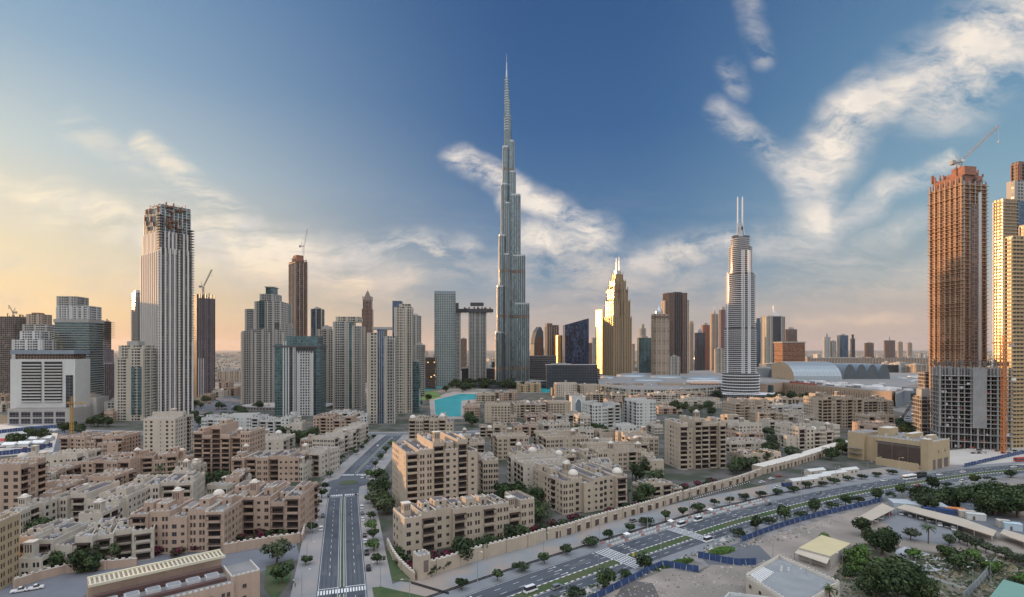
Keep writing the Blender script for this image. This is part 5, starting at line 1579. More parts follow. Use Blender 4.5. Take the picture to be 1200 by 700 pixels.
for (nm, lb, x0, xc, x1, top, Y, th, mt, ex) in [
    ('slim_block', 'slim tan slice just right of the art deco tower', 740, 741, 744, 403, 2000, 3, fa_warm, ''),
    ('spire_tower', 'slim pale tower with a pointed top, left of the dome-topped curved tower', 749, 751, 757, 385, 2200, 8, fa_pale, 's'),
    ('glass_block', 'dark teal glass block at the foot of the slim pointed tower', 747, 749, 763, 396, 1700, 6, fa_teal, 'c'),
    ('small_block', 'little pale hotel block in front of the dark ribbed double tower', 785, 786, 797, 418, 1420, 6, fa_pale, 'c'),
    ('slim_tower', 'slim tan tower with a gold cap right of the dark ribbed double tower', 806, 808, 813, 379, 2300, 6, fa_warm, 'd'),
    ('curved_block', 'dark tower with a curved shoulder, left of the rust red one', 814, 816, 826, 390, 2100, 6, fa_dark, 'r'),
    ('red_tower', 'rust red tower in the cluster left of the round white tower', 823, 824, 832, 381, 2400, 6, facade('red_facade', (0.30, 0.13, 0.09), (0.10, 0.06, 0.05), .5, .5), 'c'),
    ('domed_tower', 'tan tower with a small dome and lantern, tallest of the cluster', 832, 834, 842, 368, 2300, 10, fa_warm, 'D'),
    ('violet_tower', 'brown-violet slab directly left of the round white tower', 844, 845, 852, 363, 2100, 8, facade('violet_facade', (0.22, 0.13, 0.13), (0.12, 0.09, 0.11), .6, .6), 'c'),
    ('low_block', 'low cream block in front of the cluster left of the round white tower', 838, 839, 850, 409, 1700, 4, fa_cream, 'c'),
    ('dark_slice', 'dim blue slice directly right of the round white tower', 885, 886, 893, 378, 2600, 4, fa_blue, 's'),
    ('stepped_block', 'dark stepped block with a small antenna right of the sail-topped tower', 919, 921, 934, 386, 2400, 4, fa_brown, 'c'),
    ('far_tower', 'pale tower with a rounded cap standing in haze beyond the mall', 964, 966, 973, 395, 4200, 4, fa_white, 'r'),
    ('far_tower', 'pale low tower beside it in haze beyond the mall', 973, 975, 980, 400, 4200, 4, fa_pale, 'c'),
    ('far_tower', 'yellow and blue glass office block in haze beyond the mall vaults', 981, 984, 994, 393, 3800, 20, fa_blue, 'c'),
    ('far_tower', 'thin dark spire tower standing alone on the horizon', 997, 998, 1002, 397, 4000, 4, fa_dark, 's'),
    ('far_cluster', 'reddish hazy towers left of the distant wide complex', 1013, 1014, 1024, 402, 5200, 4, fa_brown, 'c'),
    ('far_complex', 'wide reddish stepped complex on the horizon left of the orange-lit unfinished giant', 1036, 1037, 1049, 399, 5000, 4, fa_brown, 'r'),
    ('far_tower', 'pinkish small tower near the horizon right of the wide complex', 1052, 1053, 1058, 401, 5200, 4, fa_warm, 'c'),
    ('far_tower', 'second pinkish small tower before the unfinished giant', 1063, 1064, 1069, 402, 5200, 4, fa_warm, 'c'),
]:
    t = T(nm, lb, 'tower' if 'block' not in nm else 'building', x0, xc, x1, top, Y, th, depth=None)
    t.b = min(max(t.b, 14), 40)
    A, B = t.a, t.b
    t.box('shaft', 0, 1, 0, 1, 0, t.H, mt); t.fins('rib', 3, 0, t.H, beige if mt in (fa_warm, fa_pale) else ribd, .6, .7, 'FL')
    if ex == 'c': t.plant(t.H, h=(410 - top) * .05 * Y / 640 + 3)
    if ex == 's': t.box('neck', .25, .75, .25, .75, t.H + .01, t.H + 5 * Y / 640, mt); t.mast(.5, .5, t.H + 5 * Y / 640, t.H + 11 * Y / 640, 1.6)
    if ex == 'd': t.box('cap', .1, .9, .1, .9, t.H + .01, t.H + 2.5 * Y / 640, yellow)
    if ex in 'rD' and ex:
        m = MB(); r_ = min(A, B) * .46; k = Y / 640
        m.lathe(A / 2, B / 2, [(r_, t.H), (r_ * .95, t.H + 2 * k), (r_ * .6, t.H + 4 * k), (.1, t.H + 5.5 * k)], 12); m.build('dome', [greyblue if ex == 'r' else beige], t.root)
        if ex == 'D': t.mast(.5, .5, t.H + 5 * k, t.H + 9 * k, 1.4)

t = T('curved_tower', 'beige tower with rounded corners, dark top band and a small silver dome', 'tower', 763, 768, 786, 368, 1560, 12, 34)
A, B = t.a, t.b; m = t.mb()
P = [(A / 2 + A / 2 * (abs(math.cos(q)) ** .5) * (1 if math.cos(q) > 0 else -1), B / 2 + B / 2 * (abs(math.sin(q)) ** .5) * (1 if math.sin(q) > 0 else -1)) for q in [2 * math.pi * k / 28 for k in range(28)]]
m.ring(P, 0, t.H, 0, 1); m.build('shaft', [fa_warm, roofl], t.root)
m = MB(); z_ = 5
cen = Vector((A / 2, B / 2))
while z_ < t.H - 18: m.prism([tuple(cen + (Vector(p) - cen) * 1.03) for p in P], z_, z_ + 1.3); z_ += 4.2
m.build('floor_band', [beige], t.root)
m = MB(); m.prism([tuple(cen + (Vector(p) - cen) * 1.015) for p in P], t.H - 12, t.H - 6); m.build('dark_band', [bronze], t.root)
m = MB(); r_ = A * .22; m.lathe(A * .4, B / 2, [(r_, t.H), (r_, t.H + 8), (r_ * .8, t.H + 14), (r_ * .3, t.H + 20), (.2, t.H + 26)], 14); m.build('dome', [silver], t.root)
t = T('ribbed_tower', 'dark brown double tower with strong vertical ribs, tallest between art deco and round towers', 'skyscraper', 779, 783, 807, 343, 1640, 8, 36)
t.box('shaft', 0, .3, 0, 1, 0, t.z(343), fa_brown); t.box('shaft', .3, .68, .08, 1, 0, t.z(342), fa_dark); t.box('shaft', .68, .92, 0, 1, 0, t.z(343), fa_brown); t.box('pale_side', .92, 1.05, .1, 1, 0, t.z(351), fa_cream)
t.fins('rib', 9, 0, t.z(343), pmat('rib_brown', (0.16, 0.11, 0.095), .6), 1.6, 1.1, 'FL', 0, .92); t.box('left_shoulder', -.12, 0, .2, .9, 0, t.z(352), fa_warm)
t = T('sail_tower', 'pale tower with a dark glass front and a curved sail fin on its roof', 'tower', 894, 898, 920, 371, 2000, 8, 36)
t.box('shaft', 0, .35, 0, 1, 0, t.H, fa_cream); t.box('shaft', .35, .78, .04, 1, 0, t.H, fa_dark); t.box('shaft', .78, 1, 0, 1, 0, t.H, fa_pale); t.box('roof_plant', .1, .9, .1, .9, t.H + .01, t.H + 3, concrete)
m = MB(); k = 2000 / 640; A = t.a
pts = [(.45 * A, t.H), (.45 * A, t.z(358)), (.5 * A, t.z(362)), (.62 * A, t.z(366)), (.8 * A, t.z(369.5)), (.95 * A, t.H)]
m.poly([(x, 8, z_) for x, z_ in reversed(pts)]); m.poly([(x, 12, z_) for x, z_ in pts])
for p, q in zip(pts, pts[1:] + pts[:1]): m.poly([(p[0], 8, p[1]), (q[0], 8, q[1]), (q[0], 12, q[1]), (p[0], 12, p[1])][::-1])
m.build('sail_fin', [whitep], t.root)
t = T('unfinished_block', 'squat unfinished block with orange scaffolding in front of the sail-topped tower', 'building', 915, 917, 943, 402, 1800, 4, 50)
t.box('shell', 0, 1, 0, 1, 0, t.H, fa_shellr); t.slabs('floor_slabs', 0, t.H, rust, 1.0, .8, 5); t.box('roof_deck', -.03, 1.03, -.05, 1.05, t.H + .01, t.H + 4, concrete); rebar(t, t.H + 4, 14, 4, concd)
t.fins('column', 6, 0, t.H, rust, 1, .9, 'F')

# ---- round white tower
RY = 1047.0
root = thing('round_tower', 'white rounded tower ringed with balconies, a lattice peak and two parallel white masts', 'skyscraper', (Xp(867.5, RY), RY, 0))
zr = lambda py: hgt(py, RY)
kx = RY / 640


def ell(rx, ry, n=30, cx=0, cy=0, ph=0): return [(cx + rx * math.cos(2 * math.pi * k / n + ph), cy + ry * math.sin(2 * math.pi * k / n + ph)) for k in range(n)]


fa_rt = facade('facade_round_white', (0.20, 0.19, 0.185), (0.035, 0.045, 0.06), 0.8, 0.8, 0.2, 0.4)
lim = pmat('slab_white', (0.72, 0.73, 0.74), 0.5, var=0.05)
for part, rx, ry, z0_, z1_, cx in (('base', 20 * kx, 20 * kx, 0, zr(437), 0), ('shaft', 16.7 * kx, 15.4 * kx, zr(437), zr(385), 0), ('middle_stage', 15.7 * kx, 14.4 * kx, zr(385), zr(322), 0), ('upper_stage', 12.2 * kx, 11 * kx, zr(322), zr(290), 0),
                                   ('top_stage', 9.5 * kx, 9 * kx, zr(290), zr(279), 0)):
    m = MB(3.4, 3.6); m.ring(ell(rx, ry, 30, cx), z0_ + .01, z1_, 0, 1); m.build(part, [fa_rt, lim], root)
    m = MB(); z_ = z0_ + 3; step = 5.4 if part == 'base' else 3.7
    while z_ < z1_ - 1:
        if part == 'base': m.prism(ell(rx + 2, ry + 2, 30, cx), z_, z_ + 1.4)
        else:
            m.prism(ell(rx + 1.9, ry + 1.9, 30, cx), z_, z_ + .85)
        z_ += step
    m.build('balcony_ring', [lim], root)
m = MB()
for q in range(15, 360, 90):
    a_ = R(q); r0 = 16.2 * kx + 1.6; m.obox(r0 * math.cos(a_), (15 * kx + 1.6) * math.sin(a_), zr(437), zr(320), 1.6, 2.6, a_)
for q in (255, 262, 278, 285):
    a_ = R(q); m.obox((16.2 * kx + 2) * math.cos(a_), (15 * kx + 2.2) * math.sin(a_), 6, zr(296), 1.6, 1.6, a_)
m.build('vertical_rib', [lim], root)
m = MB(); m.prism(ell(13.2 * kx + 2, 12.4 * kx + 2, 30), zr(322), zr(321)); m.prism(ell(10 * kx + 2, 10 * kx, 30), zr(290), zr(289)); m.build('terrace', [bronze], root)
m = MB()
for sx in (-1, 1):
    m.lathe(sx * 6.2 * kx, -2, [(3.6 * kx, zr(290)), (3.6 * kx, zr(280)), (4.0 * kx, zr(279)), (3.9 * kx, zr(277)), (0, zr(276))], 16)
m.build('roof_drum', [fa_rt], root)
m = MB()
for dx_ in (-1, 1):
    m.bar((dx_ * 4.0 * kx, -2, zr(276)), (dx_ * 2.9 * kx, 0, zr(262)), 2.4); m.bar((dx_ * 1.6 * kx, 0, zr(276)), (dx_ * 3.0 * kx, 0, zr(256)), 1.6)
for k in range(6):
    z_ = zr(276) + k * (zr(256) - zr(276)) / 6; m.bar((-3.2 * kx, 0, z_), (3.2 * kx, 0, z_ + 4), .8)
m.box(-2.2 * kx, 2.2 * kx, -3, 4, zr(284), zr(266)); m.box(.5 * kx, 3.2 * kx, -3, 4, zr(270), zr(264)); m.build('lattice_peak', [silver], root)
for dx_ in (-2.9, 2.7):
    m = MB(); m.lathe(dx_ * kx, 0, [(1.3, zr(262)), (1.2, zr(233)), (.6, zr(231)), (0, zr(230))], 10); m.build('mast', [lim], root)
m = MB(); m.ring(ell(40 * kx, 24 * kx, 24, 6 * kx, -6), 0, 7, 0, 1); m.build('podium', [fa_rt, lim], root)

# ---- mall with vaulted roofs
tanw = pmat('sandstone_cladding', (0.42, 0.31, 0.22), .85, var=.06, streak=.25)
vault = pmat('metal_vault', (0.30, 0.345, 0.375), .42, .45, var=.06)
root = thing('shopping_mall', 'long sandstone mall front with narrow slots and a row of silver roof blocks', 'mall', (0, 0, 0))
m = MB(6, 6)
def ptop(px, py, H): q = G(px, py, H); return (q.x, q.y)
Hm = 24
P0_, P1_, P2_ = ptop(917, 448, Hm), ptop(1043, 459, Hm), ptop(1046, 452, Hm)
fr = [ptop(882, 449, Hm), ptop(899, 450, Hm), ptop(918, 448, Hm), ptop(1020, 457.5, Hm), ptop(1045, 459, Hm)]
bk = [ptop(1090, 445, Hm), ptop(1080, 437, Hm), ptop(895, 436, Hm)]
m.prism(fr + bk, 0, Hm, 0, 1); m.build('wall', [tanw, roofl], root)
m = MB(); a_, b_ = Vector(fr[2]), Vector(fr[4]); n = 42
d_ = (b_ - a_).normalized(); ang = math.atan2(d_.y, d_.x)
a2, b2 = Vector(fr[2]), Vector(fr[3])
for k in range(n):
    p = a2.lerp(b2, (k + .5) / n) + Vector((d_.y, -d_.x)) * .2
    m.obox(p.x, p.y, 8 if k % 3 else 5, 20 if k % 2 else 17, 1.1, .3, ang)
m.build('slot_window', [concd], root)
m = MB(); rng = random.Random(6)
for k in range(46):
    p = Vector(fr[2]).lerp(Vector(fr[4]), rng.random()) + Vector((-d_.y, d_.x)) * rng.uniform(8, 60)
    m.obox(p.x, p.y, Hm + .01, Hm + rng.uniform(2, 5), rng.uniform(8, 22), rng.uniform(5, 12), ang, 0 if rng.random() < .7 else 1)
m.build('roof_unit', [whitep, roofl], root)
m = MB(); p = Vector(fr[2]).lerp(Vector(fr[3]), .25) + Vector((-d_.y, d_.x)) * 3; m.obox(p.x, p.y, Hm + .01, Hm + 2, 70, 4, ang); m.build('red_parapet', [redm], root)
m = MB(); p = Vector(fr[0]).lerp(Vector(fr[1]), .9); m.obox(p.x + 8, p.y - 1, 0, Hm - 2, 16, 4, ang); m.build('glass_entrance', [fa_teal], root)
m = MB(); p = Vector(fr[2]) + Vector((20, -22)); m.obox(p.x, p.y, 8, 9.5, 60, 20, ang); [m.obox(p.x + e, p.y - 8, 0, 8, 1.5, 1.5, 0) for e in (-24, 0, 24)]; m.build('entrance_canopy', [cream], root)


def barrel(part, root, x0, x1, ybot, ytop, Y, depth, n=14, along='x', h=None, lean=0):
    """vault: axis across the view, semicircular gable towards the right"""
    z0_ = 24.1; X0, X1 = Xp(x0, Y), Xp(x1, Y); r_ = depth / 2; hh = h or (hgt(ytop, Y) - z0_)
    m = MB()
    prof = [(Y + r_ - r_ * math.cos(math.pi * k / n), z0_ + hh * math.sin(math.pi * k / n)) for k in range(n + 1)]
    for (y0, za), (y1, zb_) in zip(prof, prof[1:]):
        m.poly([(X0 + lean, y0, za), (X1, y0, za), (X1, y1, zb_), (X0 + lean, y1, zb_)], 0)
    m.poly([(X1, y, z_) for y, z_ in prof], 1); m.poly([(X0 + lean, y, z_) for y, z_ in reversed(prof)], 1)
    for k in range(1, 14):
        x = X0 + lean + (X1 - X0 - lean) * k / 14
        for (y0, za), (y1, zb_) in zip(prof, prof[1:]): m.bar((x, y0, za + .1), (x, y1, zb_ + .1), .35, 2)
    return m.build(part, [vault, pmat('vault_gable', (0.10, 0.12, 0.13), .95), pmat('vault_seam', (0.25, 0.29, 0.32), .5, .4)], root)


barrel('vault', root, 931, 987, 447, 424, 1180, 120, h=hgt(424, 1240) - 24)
for k, (a_, b_) in enumerate(((989, 1003), (1003, 1016), (1016, 1029), (1029, 1043))):
    # smaller vaults side by side, axis running away from the camera
    Y = 1230; X0, X1 = Xp(a_, Y), Xp(b_, Y); r_ = (X1 - X0) / 2; hh = hgt(427, Y) - 24.1
    m = MB(); n = 12; prof = [(X0 + r_ - r_ * math.cos(math.pi * q / n), 24.1 + hh * math.sin(math.pi * q / n)) for q in range(n + 1)]
    for (x0, za), (x1, zb_) in zip(prof, prof[1:]): m.poly([(x0, Y, za), (x0, Y + 110, za), (x1, Y + 110, zb_), (x1, Y, zb_)][::-1], 0)
    m.poly([(x, Y, z_) for x, z_ in prof][::-1], 1); m.poly([(x, Y + 110, z_) for x, z_ in prof], 1)
    m.build('small_vault', [vault, MT['vault_gable']], root)
root = thing('mall_wing', 'grey metal-clad mall wing running back behind the construction crane, right of the sandstone front', 'mall', (0, 0, 0))
m = MB(6, 6); P = [ptop(1046, 452, 22), ptop(1050, 462, 22), ptop(1092, 446, 22), ptop(1100, 436, 22), ptop(1060, 436, 22)]
m.prism(P, 0, 22, 0, 1); m.build('wall', [greyblue, roofl], root)
m = MB(); a_, b_ = Vector(P[1]), Vector(P[2]); d_ = (b_ - a_).normalized()
for k in range(30): p = a_.lerp(b_, (k + .5) / 30) + Vector((d_.y, -d_.x)) * .3; m.obox(p.x, p.y, 0, 22, .8, .5, math.atan2(d_.y, d_.x))
m.build('cladding_rib', [silver], root)
m = MB(); rng = random.Random(2)
for k in range(20): p = Vector(P[0]).lerp(Vector(P[3]), rng.random()) + Vector((rng.uniform(-20, 30), rng.uniform(-6, 30))); m.obox(p.x, p.y, 22.01, 22 + rng.uniform(2, 4), rng.uniform(6, 16), rng.uniform(5, 10), 0)
m.build('roof_unit', [whitep], root)
# flat mall roofs, left part, with an oval dome and rounded corner drum
root = thing('mall_hall', 'flat grey mall roofs with pale oval skylights, left of the round white tower', 'mall', (0, 0, 0))
m = MB(6, 6); P = [ptop(702, 452, 18), ptop(735, 456, 18), ptop(790, 457, 18), ptop(846, 453, 18), ptop(848, 434, 18), ptop(700, 436, 18)]
m.prism(P, 0, 18, 0, 1); m.build('wall', [fa_cream, roofl], root)
for (x0, x1, Y, dep, h_) in ((703, 722, 1400, 60, 5), (722, 760, 1480, 90, 8), (762, 800, 1420, 70, 6), (800, 846, 1350, 80, 7), (740, 780, 1280, 50, 5)):
    m = MB(); cx, rx = (Xp(x0, Y) + Xp(x1, Y)) / 2, (Xp(x1, Y) - Xp(x0, Y)) / 2
    m.loft(ell(rx, dep / 2, 24, cx, Y), 18.01, ell(rx * .96, dep * .46, 24, cx, Y), 18 + h_ * .6, 0, False); m.loft(ell(rx * .96, dep * .46, 24, cx, Y), 18 + h_ * .6, ell(rx * .6, dep * .26, 24, cx, Y), 18 + h_, 0)
    m.build('skylight_roof', [vault], root)
m = MB()
for k in range(12):
    x = Xp(806 + k * 3.4, 1200); m.obox(x, 1196, 18.01, 22.5, 5.5, 22, R(-20))
m.build('roof_rib', [whitep], root)
m = MB(6, 6); m.ring(ell(34, 26, 24, Xp(790, 1130), 1130), 0, 22, 0, 1); m.ring(ell(20, 18, 24, Xp(727, 1150), 1140), 0, 18, 0, 1); m.build('corner_drum', [tanw, roofl], root)
m = MB()
for k in range(9): x = Xp(808, 1120) + k * 7.6; m.box(x, x + 4.4, 1117, 1120, 6, 19)
m.box(Xp(806, 1120), Xp(845, 1120), 1120.01, 1160, 0, 21, 1); m.build('orange_arcade', [glassd, pmat('salmon_render', (0.50, 0.30, 0.2), .85)], root)
# office roofs behind
for i, (x0, x1, top, Y, mt, lb) in enumerate([
    (640, 700, 428, 1250, fa_dark, 'dark stepped glass hall in front of the supertall, right side'),
    (885, 930, 432, 1300, vault, 'long low grey metal roof left of the big silver vault'),
    (896, 945, 427, 1700, fa_pale, 'long white roofed hall beyond the silver vault'),
    (945, 1090, 420, 2600, fa_warm, 'low reddish warehouse line far beyond the vaults'),
    (1035, 1052, 428, 1600, fa_dark, 'dark cinema-like box right of the small vaults'),
    (1053, 1072, 426, 1600, fa_white, 'white panel-sided box right of the dark cinema-like one'),
    (1072, 1092, 428, 1550, fa_warm, 'brown low warehouse next to the unfinished giant'),
    (540, 582, 432, 1500, fa_dark, 'dark low hall between the bridged towers and the supertall'),
    (575, 600, 424, 1560, fa_dark, 'grey cylinder-sided hall touching the supertall on its left'),
]):
    Y_ = Y; t = T('hall', lb, 'hall', x0, x0 + 1, x1, top, Y_, 2, 40)
    t.box('wall', 0, 1, 0, 1, 0, t.H, mt); t.slabs('roof_edge', t.H - 1.4, t.H, concrete, 1.2, .8, 1.3); t.plant(t.H, .1, .5, .2, .8, 2.5)
t = T('gatehouse', 'white gatehouse with one tall pointed arch at the right end of the hotel wing', 'gatehouse', 668, 670, 686, 466, 800, 4, 20)
t.box('wall', 0, 1, 0, 1, 0, t.H, white); A = t.a
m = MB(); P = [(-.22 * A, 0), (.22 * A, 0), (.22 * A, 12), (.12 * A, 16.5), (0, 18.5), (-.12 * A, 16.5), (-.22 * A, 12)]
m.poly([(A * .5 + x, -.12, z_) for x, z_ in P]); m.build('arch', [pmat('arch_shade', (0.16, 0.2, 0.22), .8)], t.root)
m = MB()
for p, q in zip(P[1:], P[2:] + P[:0]): m.bar((A * .5 + p[0], -.3, p[1]), (A * .5 + q[0], -.3, q[1]), .9)
m.build('arch_frame', [whitep], t.root); t.parapet(t.H, 1.2, white)

# ---- the orange-lit unfinished giant on the right
t = T('unfinished_skyscraper', 'huge unfinished tower on the right, orange-lit floors, rusty formwork and a crane on top', 'skyscraper', 1090, 1128, 1155, 205, 560, 12, bay=4.4, fh=3.9)
A, B = t.a, t.b
z = t.z
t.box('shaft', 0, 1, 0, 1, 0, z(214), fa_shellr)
t.slabs('floor_slabs', z(440), z(214), pmat('slab_sunlit', (0.44, 0.29, 0.19), .9, var=.2), 1.9, .5, 3.9, jag=1.0, seed=4)  # slab colour holds the orange of the low sun
t.fins('column', 4, 0, z(212), concrete, 1.5, 1.1, 'F'); t.fins('column', 5, 0, z(208), pmat('column_sunlit', (0.42, 0.28, 0.19), .85, var=.15), 1.5, 1.1, 'L')  # left-face columns have the sun's orange in their colour, front ones plain concrete
t.box('glazed_strip', .3, .55, -.06, -.03, z(430), z(240), fa_brown); t.box('pale_core', .6, .72, -.07, -.03, z(470), z(225), fa_white)
t.box('jump_form', .05, .95, .05, .95, z(214) + .01, z(204), rust); t.box('jump_form', .1, .6, .0, .4, z(204), z(194), rust); t.box('jump_form', .3, .7, .45, .8, z(204), z(197), rust)
rebar(t, z(204), 60, 8, rust, 8, 0, 1, 0, 1, 'formwork'); rebar(t, z(214), 30, 7, concd, 18, -.02, 1, -.02, .2, 'formwork')
q = t.C + Vector((math.cos(t.th) * A * .3 - math.sin(t.th) * B * .3, math.sin(t.th) * A * .3 + math.cos(t.th) * B * .3, 0))
luffing_crane('tower_crane', 'white luffing crane raised over the orange-lit unfinished giant', (q.x, q.y, z(197)), 9, 52, 43, -6, steel, w=3.4)
t = T('unfinished_podium', 'bare concrete podium frame of the giant, open floors over tall ground columns', 'construction site', 1090, 1100, 1186, 428, 505, -22, None, bay=6, fh=3.9)
A, B = t.a, t.b; z = t.z
m = MB(); zs = [0, 6, 12.5, 19] + [19 + 3.9 * k for k in range(1, 13)]
for zz in zs[1:]:
    if zz < z(430): m.box(-.5, A + .5, -.6, B, zz, zz + .45)
m.build('floor_slab', [concrete], t.root)
m = MB(); nc = 11
for k in range(nc + 1):
    for y in (0, B * .33, B * .66, B - 1.2):
        x = k * (A - 1) / nc; m.box(x, x + (1.3 if k % 3 == 0 else .7), y, y + 1.2, 0, z(430))
m.build('column', [MT['concrete_pale'] if 'concrete_pale' in MT else pmat('concrete_pale', (0.27, 0.275, 0.275), .9, var=.2, streak=.4)], t.root)
m = MB(); m.box(A * .47, A * .66, -.9, B * .4, 19, z(432)); m.box(0, A * .03, -.9, B * .12, 19, z(428)); m.box(A * .2, A * .24, B * .4, B * .9, 0, z(430)); m.build('shear_wall', [pmat('concrete_pale', (0.27, 0.275, 0.275), .9, var=.2, streak=.4)], t.root)
m = MB(); m.box(A * .02, A * .98, B * .45, B * .98, 0, z(432)); m.build('inner_core', [concd], t.root)
rebar(t, z(428), 50, 4, concd, 22, 0, 1, 0, .8, 'formwork')
m = MB(); rng = random.Random(5)
for k in range(50):
    zz = rng.choice(zs[:-1]); x = rng.uniform(0, A); m = MB(); m.box(x, x + rng.uniform(1, 4), 1.5, 3, zz + .5, zz + .5 + rng.uniform(.8, 2.4)); m.build('stacked_material', [rng.choice((concd, concd, rust, whitep, redm))], t.root)
t = T('site_block', 'grey half-clad side block left of the bare podium frame', 'building', 1070, 1080, 1102, 462, 545, -18, None, bay=5, fh=4)
t.box('shell', 0, 1, 0, 1, 0, t.z(465), fa_shell); t.box('upper_part', .0, .5, 0, .6, t.z(465), t.z(456), concrete); t.slabs('floor_slabs', 0, t.z(465), concrete, 1, .5, 4); t.box('stair_core', .7, .95, -.1, .3, 0, t.z(440), concrete)
t = T('site_block', 'raw grey upper block with narrow windows behind the podium frame, above its left corner', 'building', 1076, 1084, 1110, 436, 600, -18, None, bay=5, fh=4)
t.box('shell', 0, 1, 0, 1, 0, t.H, fa_shell); t.slabs('floor_slabs', t.H - 30, t.H, concrete, .8, .5, 4)
t = T('concrete_wall_block', 'pale shuttered concrete block at the right edge beside the podium frame', 'building', 1186, 1188, 1240, 480, 520, -20, None, bay=5, fh=4)
t.box('wall', 0, 1, 0, 1, 0, t.z(480), MT['concrete_pale']); t.fins('seam', 5, 0, t.z(480), concrete, .2, .3, 'F'); t.box('upper_part', 0, 1, .2, 1, t.z(480) + .01, t.z(434), fa_shell); t.slabs('floor_slabs', 0, t.z(480), concrete, .4, .3, 6)
hammer_crane('tower_crane', 'orange tower crane with a short jib in front of the podium frame', (Xp(1176, 480), 480, 0), hgt(404, 480), 12, 9, 190, orangem, 2.4)
# right edge towers
t = T('balcony_tower', 'tall glass tower with golden balconies near the right edge, brown crown above', 'skyscraper', 1164, 1176, 1240, 262, 620, 10, None, bay=4, fh=3.8)
z = t.z; A, B = t.a, t.b
t.box('shaft', 0, .25, 0, 1, 0, z(233), fa_gold); t.box('shaft', .25, 1, -.06, 1, 0, z(235), fa_blue); t.slabs('balcony_bands', 10, z(235), cream, 1.3, .6, 3.8, x0=0, x1=.24)
t.box('crown', .22, .9, .1, .9, z(235) + .01, z(210), fa_pale); t.box('brown_crown', .3, .85, .15, .85, z(210) + .01, z(187), fa_brown); t.fins('column', 6, z(210), z(190), rust, 1, 1, 'FL', .3, .85, .15, .85); t.fins('rib', 5, 0, z(235), whitep, 1, 1, 'L')
t = T('golden_tower', 'sunlit yellow tower with stacked balcony bays cut by the right edge', 'skyscraper', 1178, 1187, 1260, 262, 500, 10, None, bay=3.6, fh=3.6)
z = t.z
t.box('shaft', 0, .22, 0, 1, 0, z(276), fa_ygold); t.box('shaft', .22, 1, -.05, 1, 0, z(262), fa_ygold); t.slabs('balcony_bands', 6, z(278), yellow, 1.2, .7, 3.6, x0=0, x1=.2); t.fins('rib', 10, 0, z(264), yellow, .8, 1.1, 'FL', .22, 1, -.05, 1); t.fins('rib', 6, 0, z(278), yellow, 1.4, .6, 'L')

# ================================================================== WALLS, HOARDINGS, SMALL BUILDINGS
def pxline(pts): return [Vector(G(*p)[:2]) for p in pts]


def fort_wall(label, pts, h, th_=.9, mat=beige, mer=True, doors=False, name='garden_wall'):
    L = cat_rom(pxline(pts), 4)
    root = thing(name, label, 'wall', (L[0].x, L[0].y, 0)); o = L[0]
    L = [p - o for p in L]
    m = MB(); wall_strip(m, L, 0, th_, 0, h, 0, 1, step=8); m.build('wall', [mat, cap_l], root)
    S = arc(L)
    if mer:
        m = MB(); s = 1
        while s < S[-1]:
            p, a = at_s(L, S, s, .45); m.obox(p.x, p.y, h + .003, h + .6, 1.2, .7, a); s += 2.5
        m.build('crenellation', [cap_l], root)
    s = 6; m = MB()
    while s < S[-1]:
        p, a = at_s(L, S, s, -.2); m.obox(p.x, p.y, 0, h + .5, .8, .5, a); s += 12
    m.build('buttress', [mat], root)
    if doors:
        s = 6; n = 0
        while s < S[-1] - 3 and n < 60:
            p, a = at_s(L, S, s, -.12)
            d = MB(); d.box(-1.3, 1.3, -.08, .1, .3, 3.4, 0); d.box(-1.5, 1.5, -.14, .1, 3.403, 3.7, 1)
            if n == 0: dm = d.mesh('door', [wood, cap_l])
            place('door', dm, root, (p.x, p.y, 0), a); s += doors; n += 1
    return root


fort_wall('plain crenellated wall with thin buttresses between the long four storey block and the highway', [(497, 677), (530, 667), (560, 657), (620, 641), (640, 634)], 5.6)
fort_wall('crenellated wall with a row of dark doors, middle stretch beside the highway', [(642, 633), (664, 628), (700, 616), (764, 598), (800, 586)], 5.2, doors=7)
fort_wall('crenellated wall stretch curving below the nine storey block, motorbikes parked along it', [(802, 585), (828, 577), (862, 568), (893, 557)], 4.6, doors=9)
fort_wall('low arcaded wall with a grey flat top running behind the white cabins', [(895, 556), (932, 546), (960, 537), (985, 529), (1000, 524)], 5.4, 9, mer=False, doors=6, mat=beige)
fort_wall('curved tan garden wall in front of the dark-roofed cream block at lower left', [(17, 690), (40, 682), (62, 676), (85, 671), (120, 668), (160, 664)], 3.4, mat=pink)
fort_wall('curved tan garden wall below the large pinkish block, ending at the boulevard', [(262, 650), (288, 645), (320, 640), (352, 636)], 4.2, mat=pink)
fort_wall('thin pinkish wall following the boulevard pavement beside the corner block', [(355, 634), (359, 618), (361, 600), (362, 588)], 3.0, mat=pink)
fort_wall('stepped garden wall between the long beige block and the lawn strip', [(453, 640), (460, 655), (470, 668), (484, 681)], 3.2, mat=beige)
# corner gate tower
q = G(494, 676); r = thing('gate_tower', 'square beige gate turret with a dark panel at the corner of the highway wall', 'turret', (q.x, q.y, 0), R(35))
m = MB(); m.box(-2.6, 2.6, -2.6, 2.6, 0, 9.2, 0, 1); m.build('wall', [beige, roofl], r)
m = MB(); m.box(-.3, 1.7, -2.72, -2.605, 2.6, 7.2); m.build('panel', [concd], r)
m = MB()
for A_, B_ in (((-2.6, -2.6), (2.6, -2.6)), ((2.6, -2.6), (2.6, 2.6)), ((2.6, 2.6), (-2.6, 2.6)), ((-2.6, 2.6), (-2.6, -2.6))): merlons(m, A_, B_, 9.2, 0, 1.4, .8, .6)
m.build('crenellation', [cap_l], r)


def pgon(pts, H):
    P = [G(px, py, H) for px, py in pts]; P = [(p.x, p.y) for p in P]
    a = sum(P[i][0] * P[(i + 1) % len(P)][1] - P[(i + 1) % len(P)][0] * P[i][1] for i in range(len(P)))
    return P if a > 0 else P[::-1]


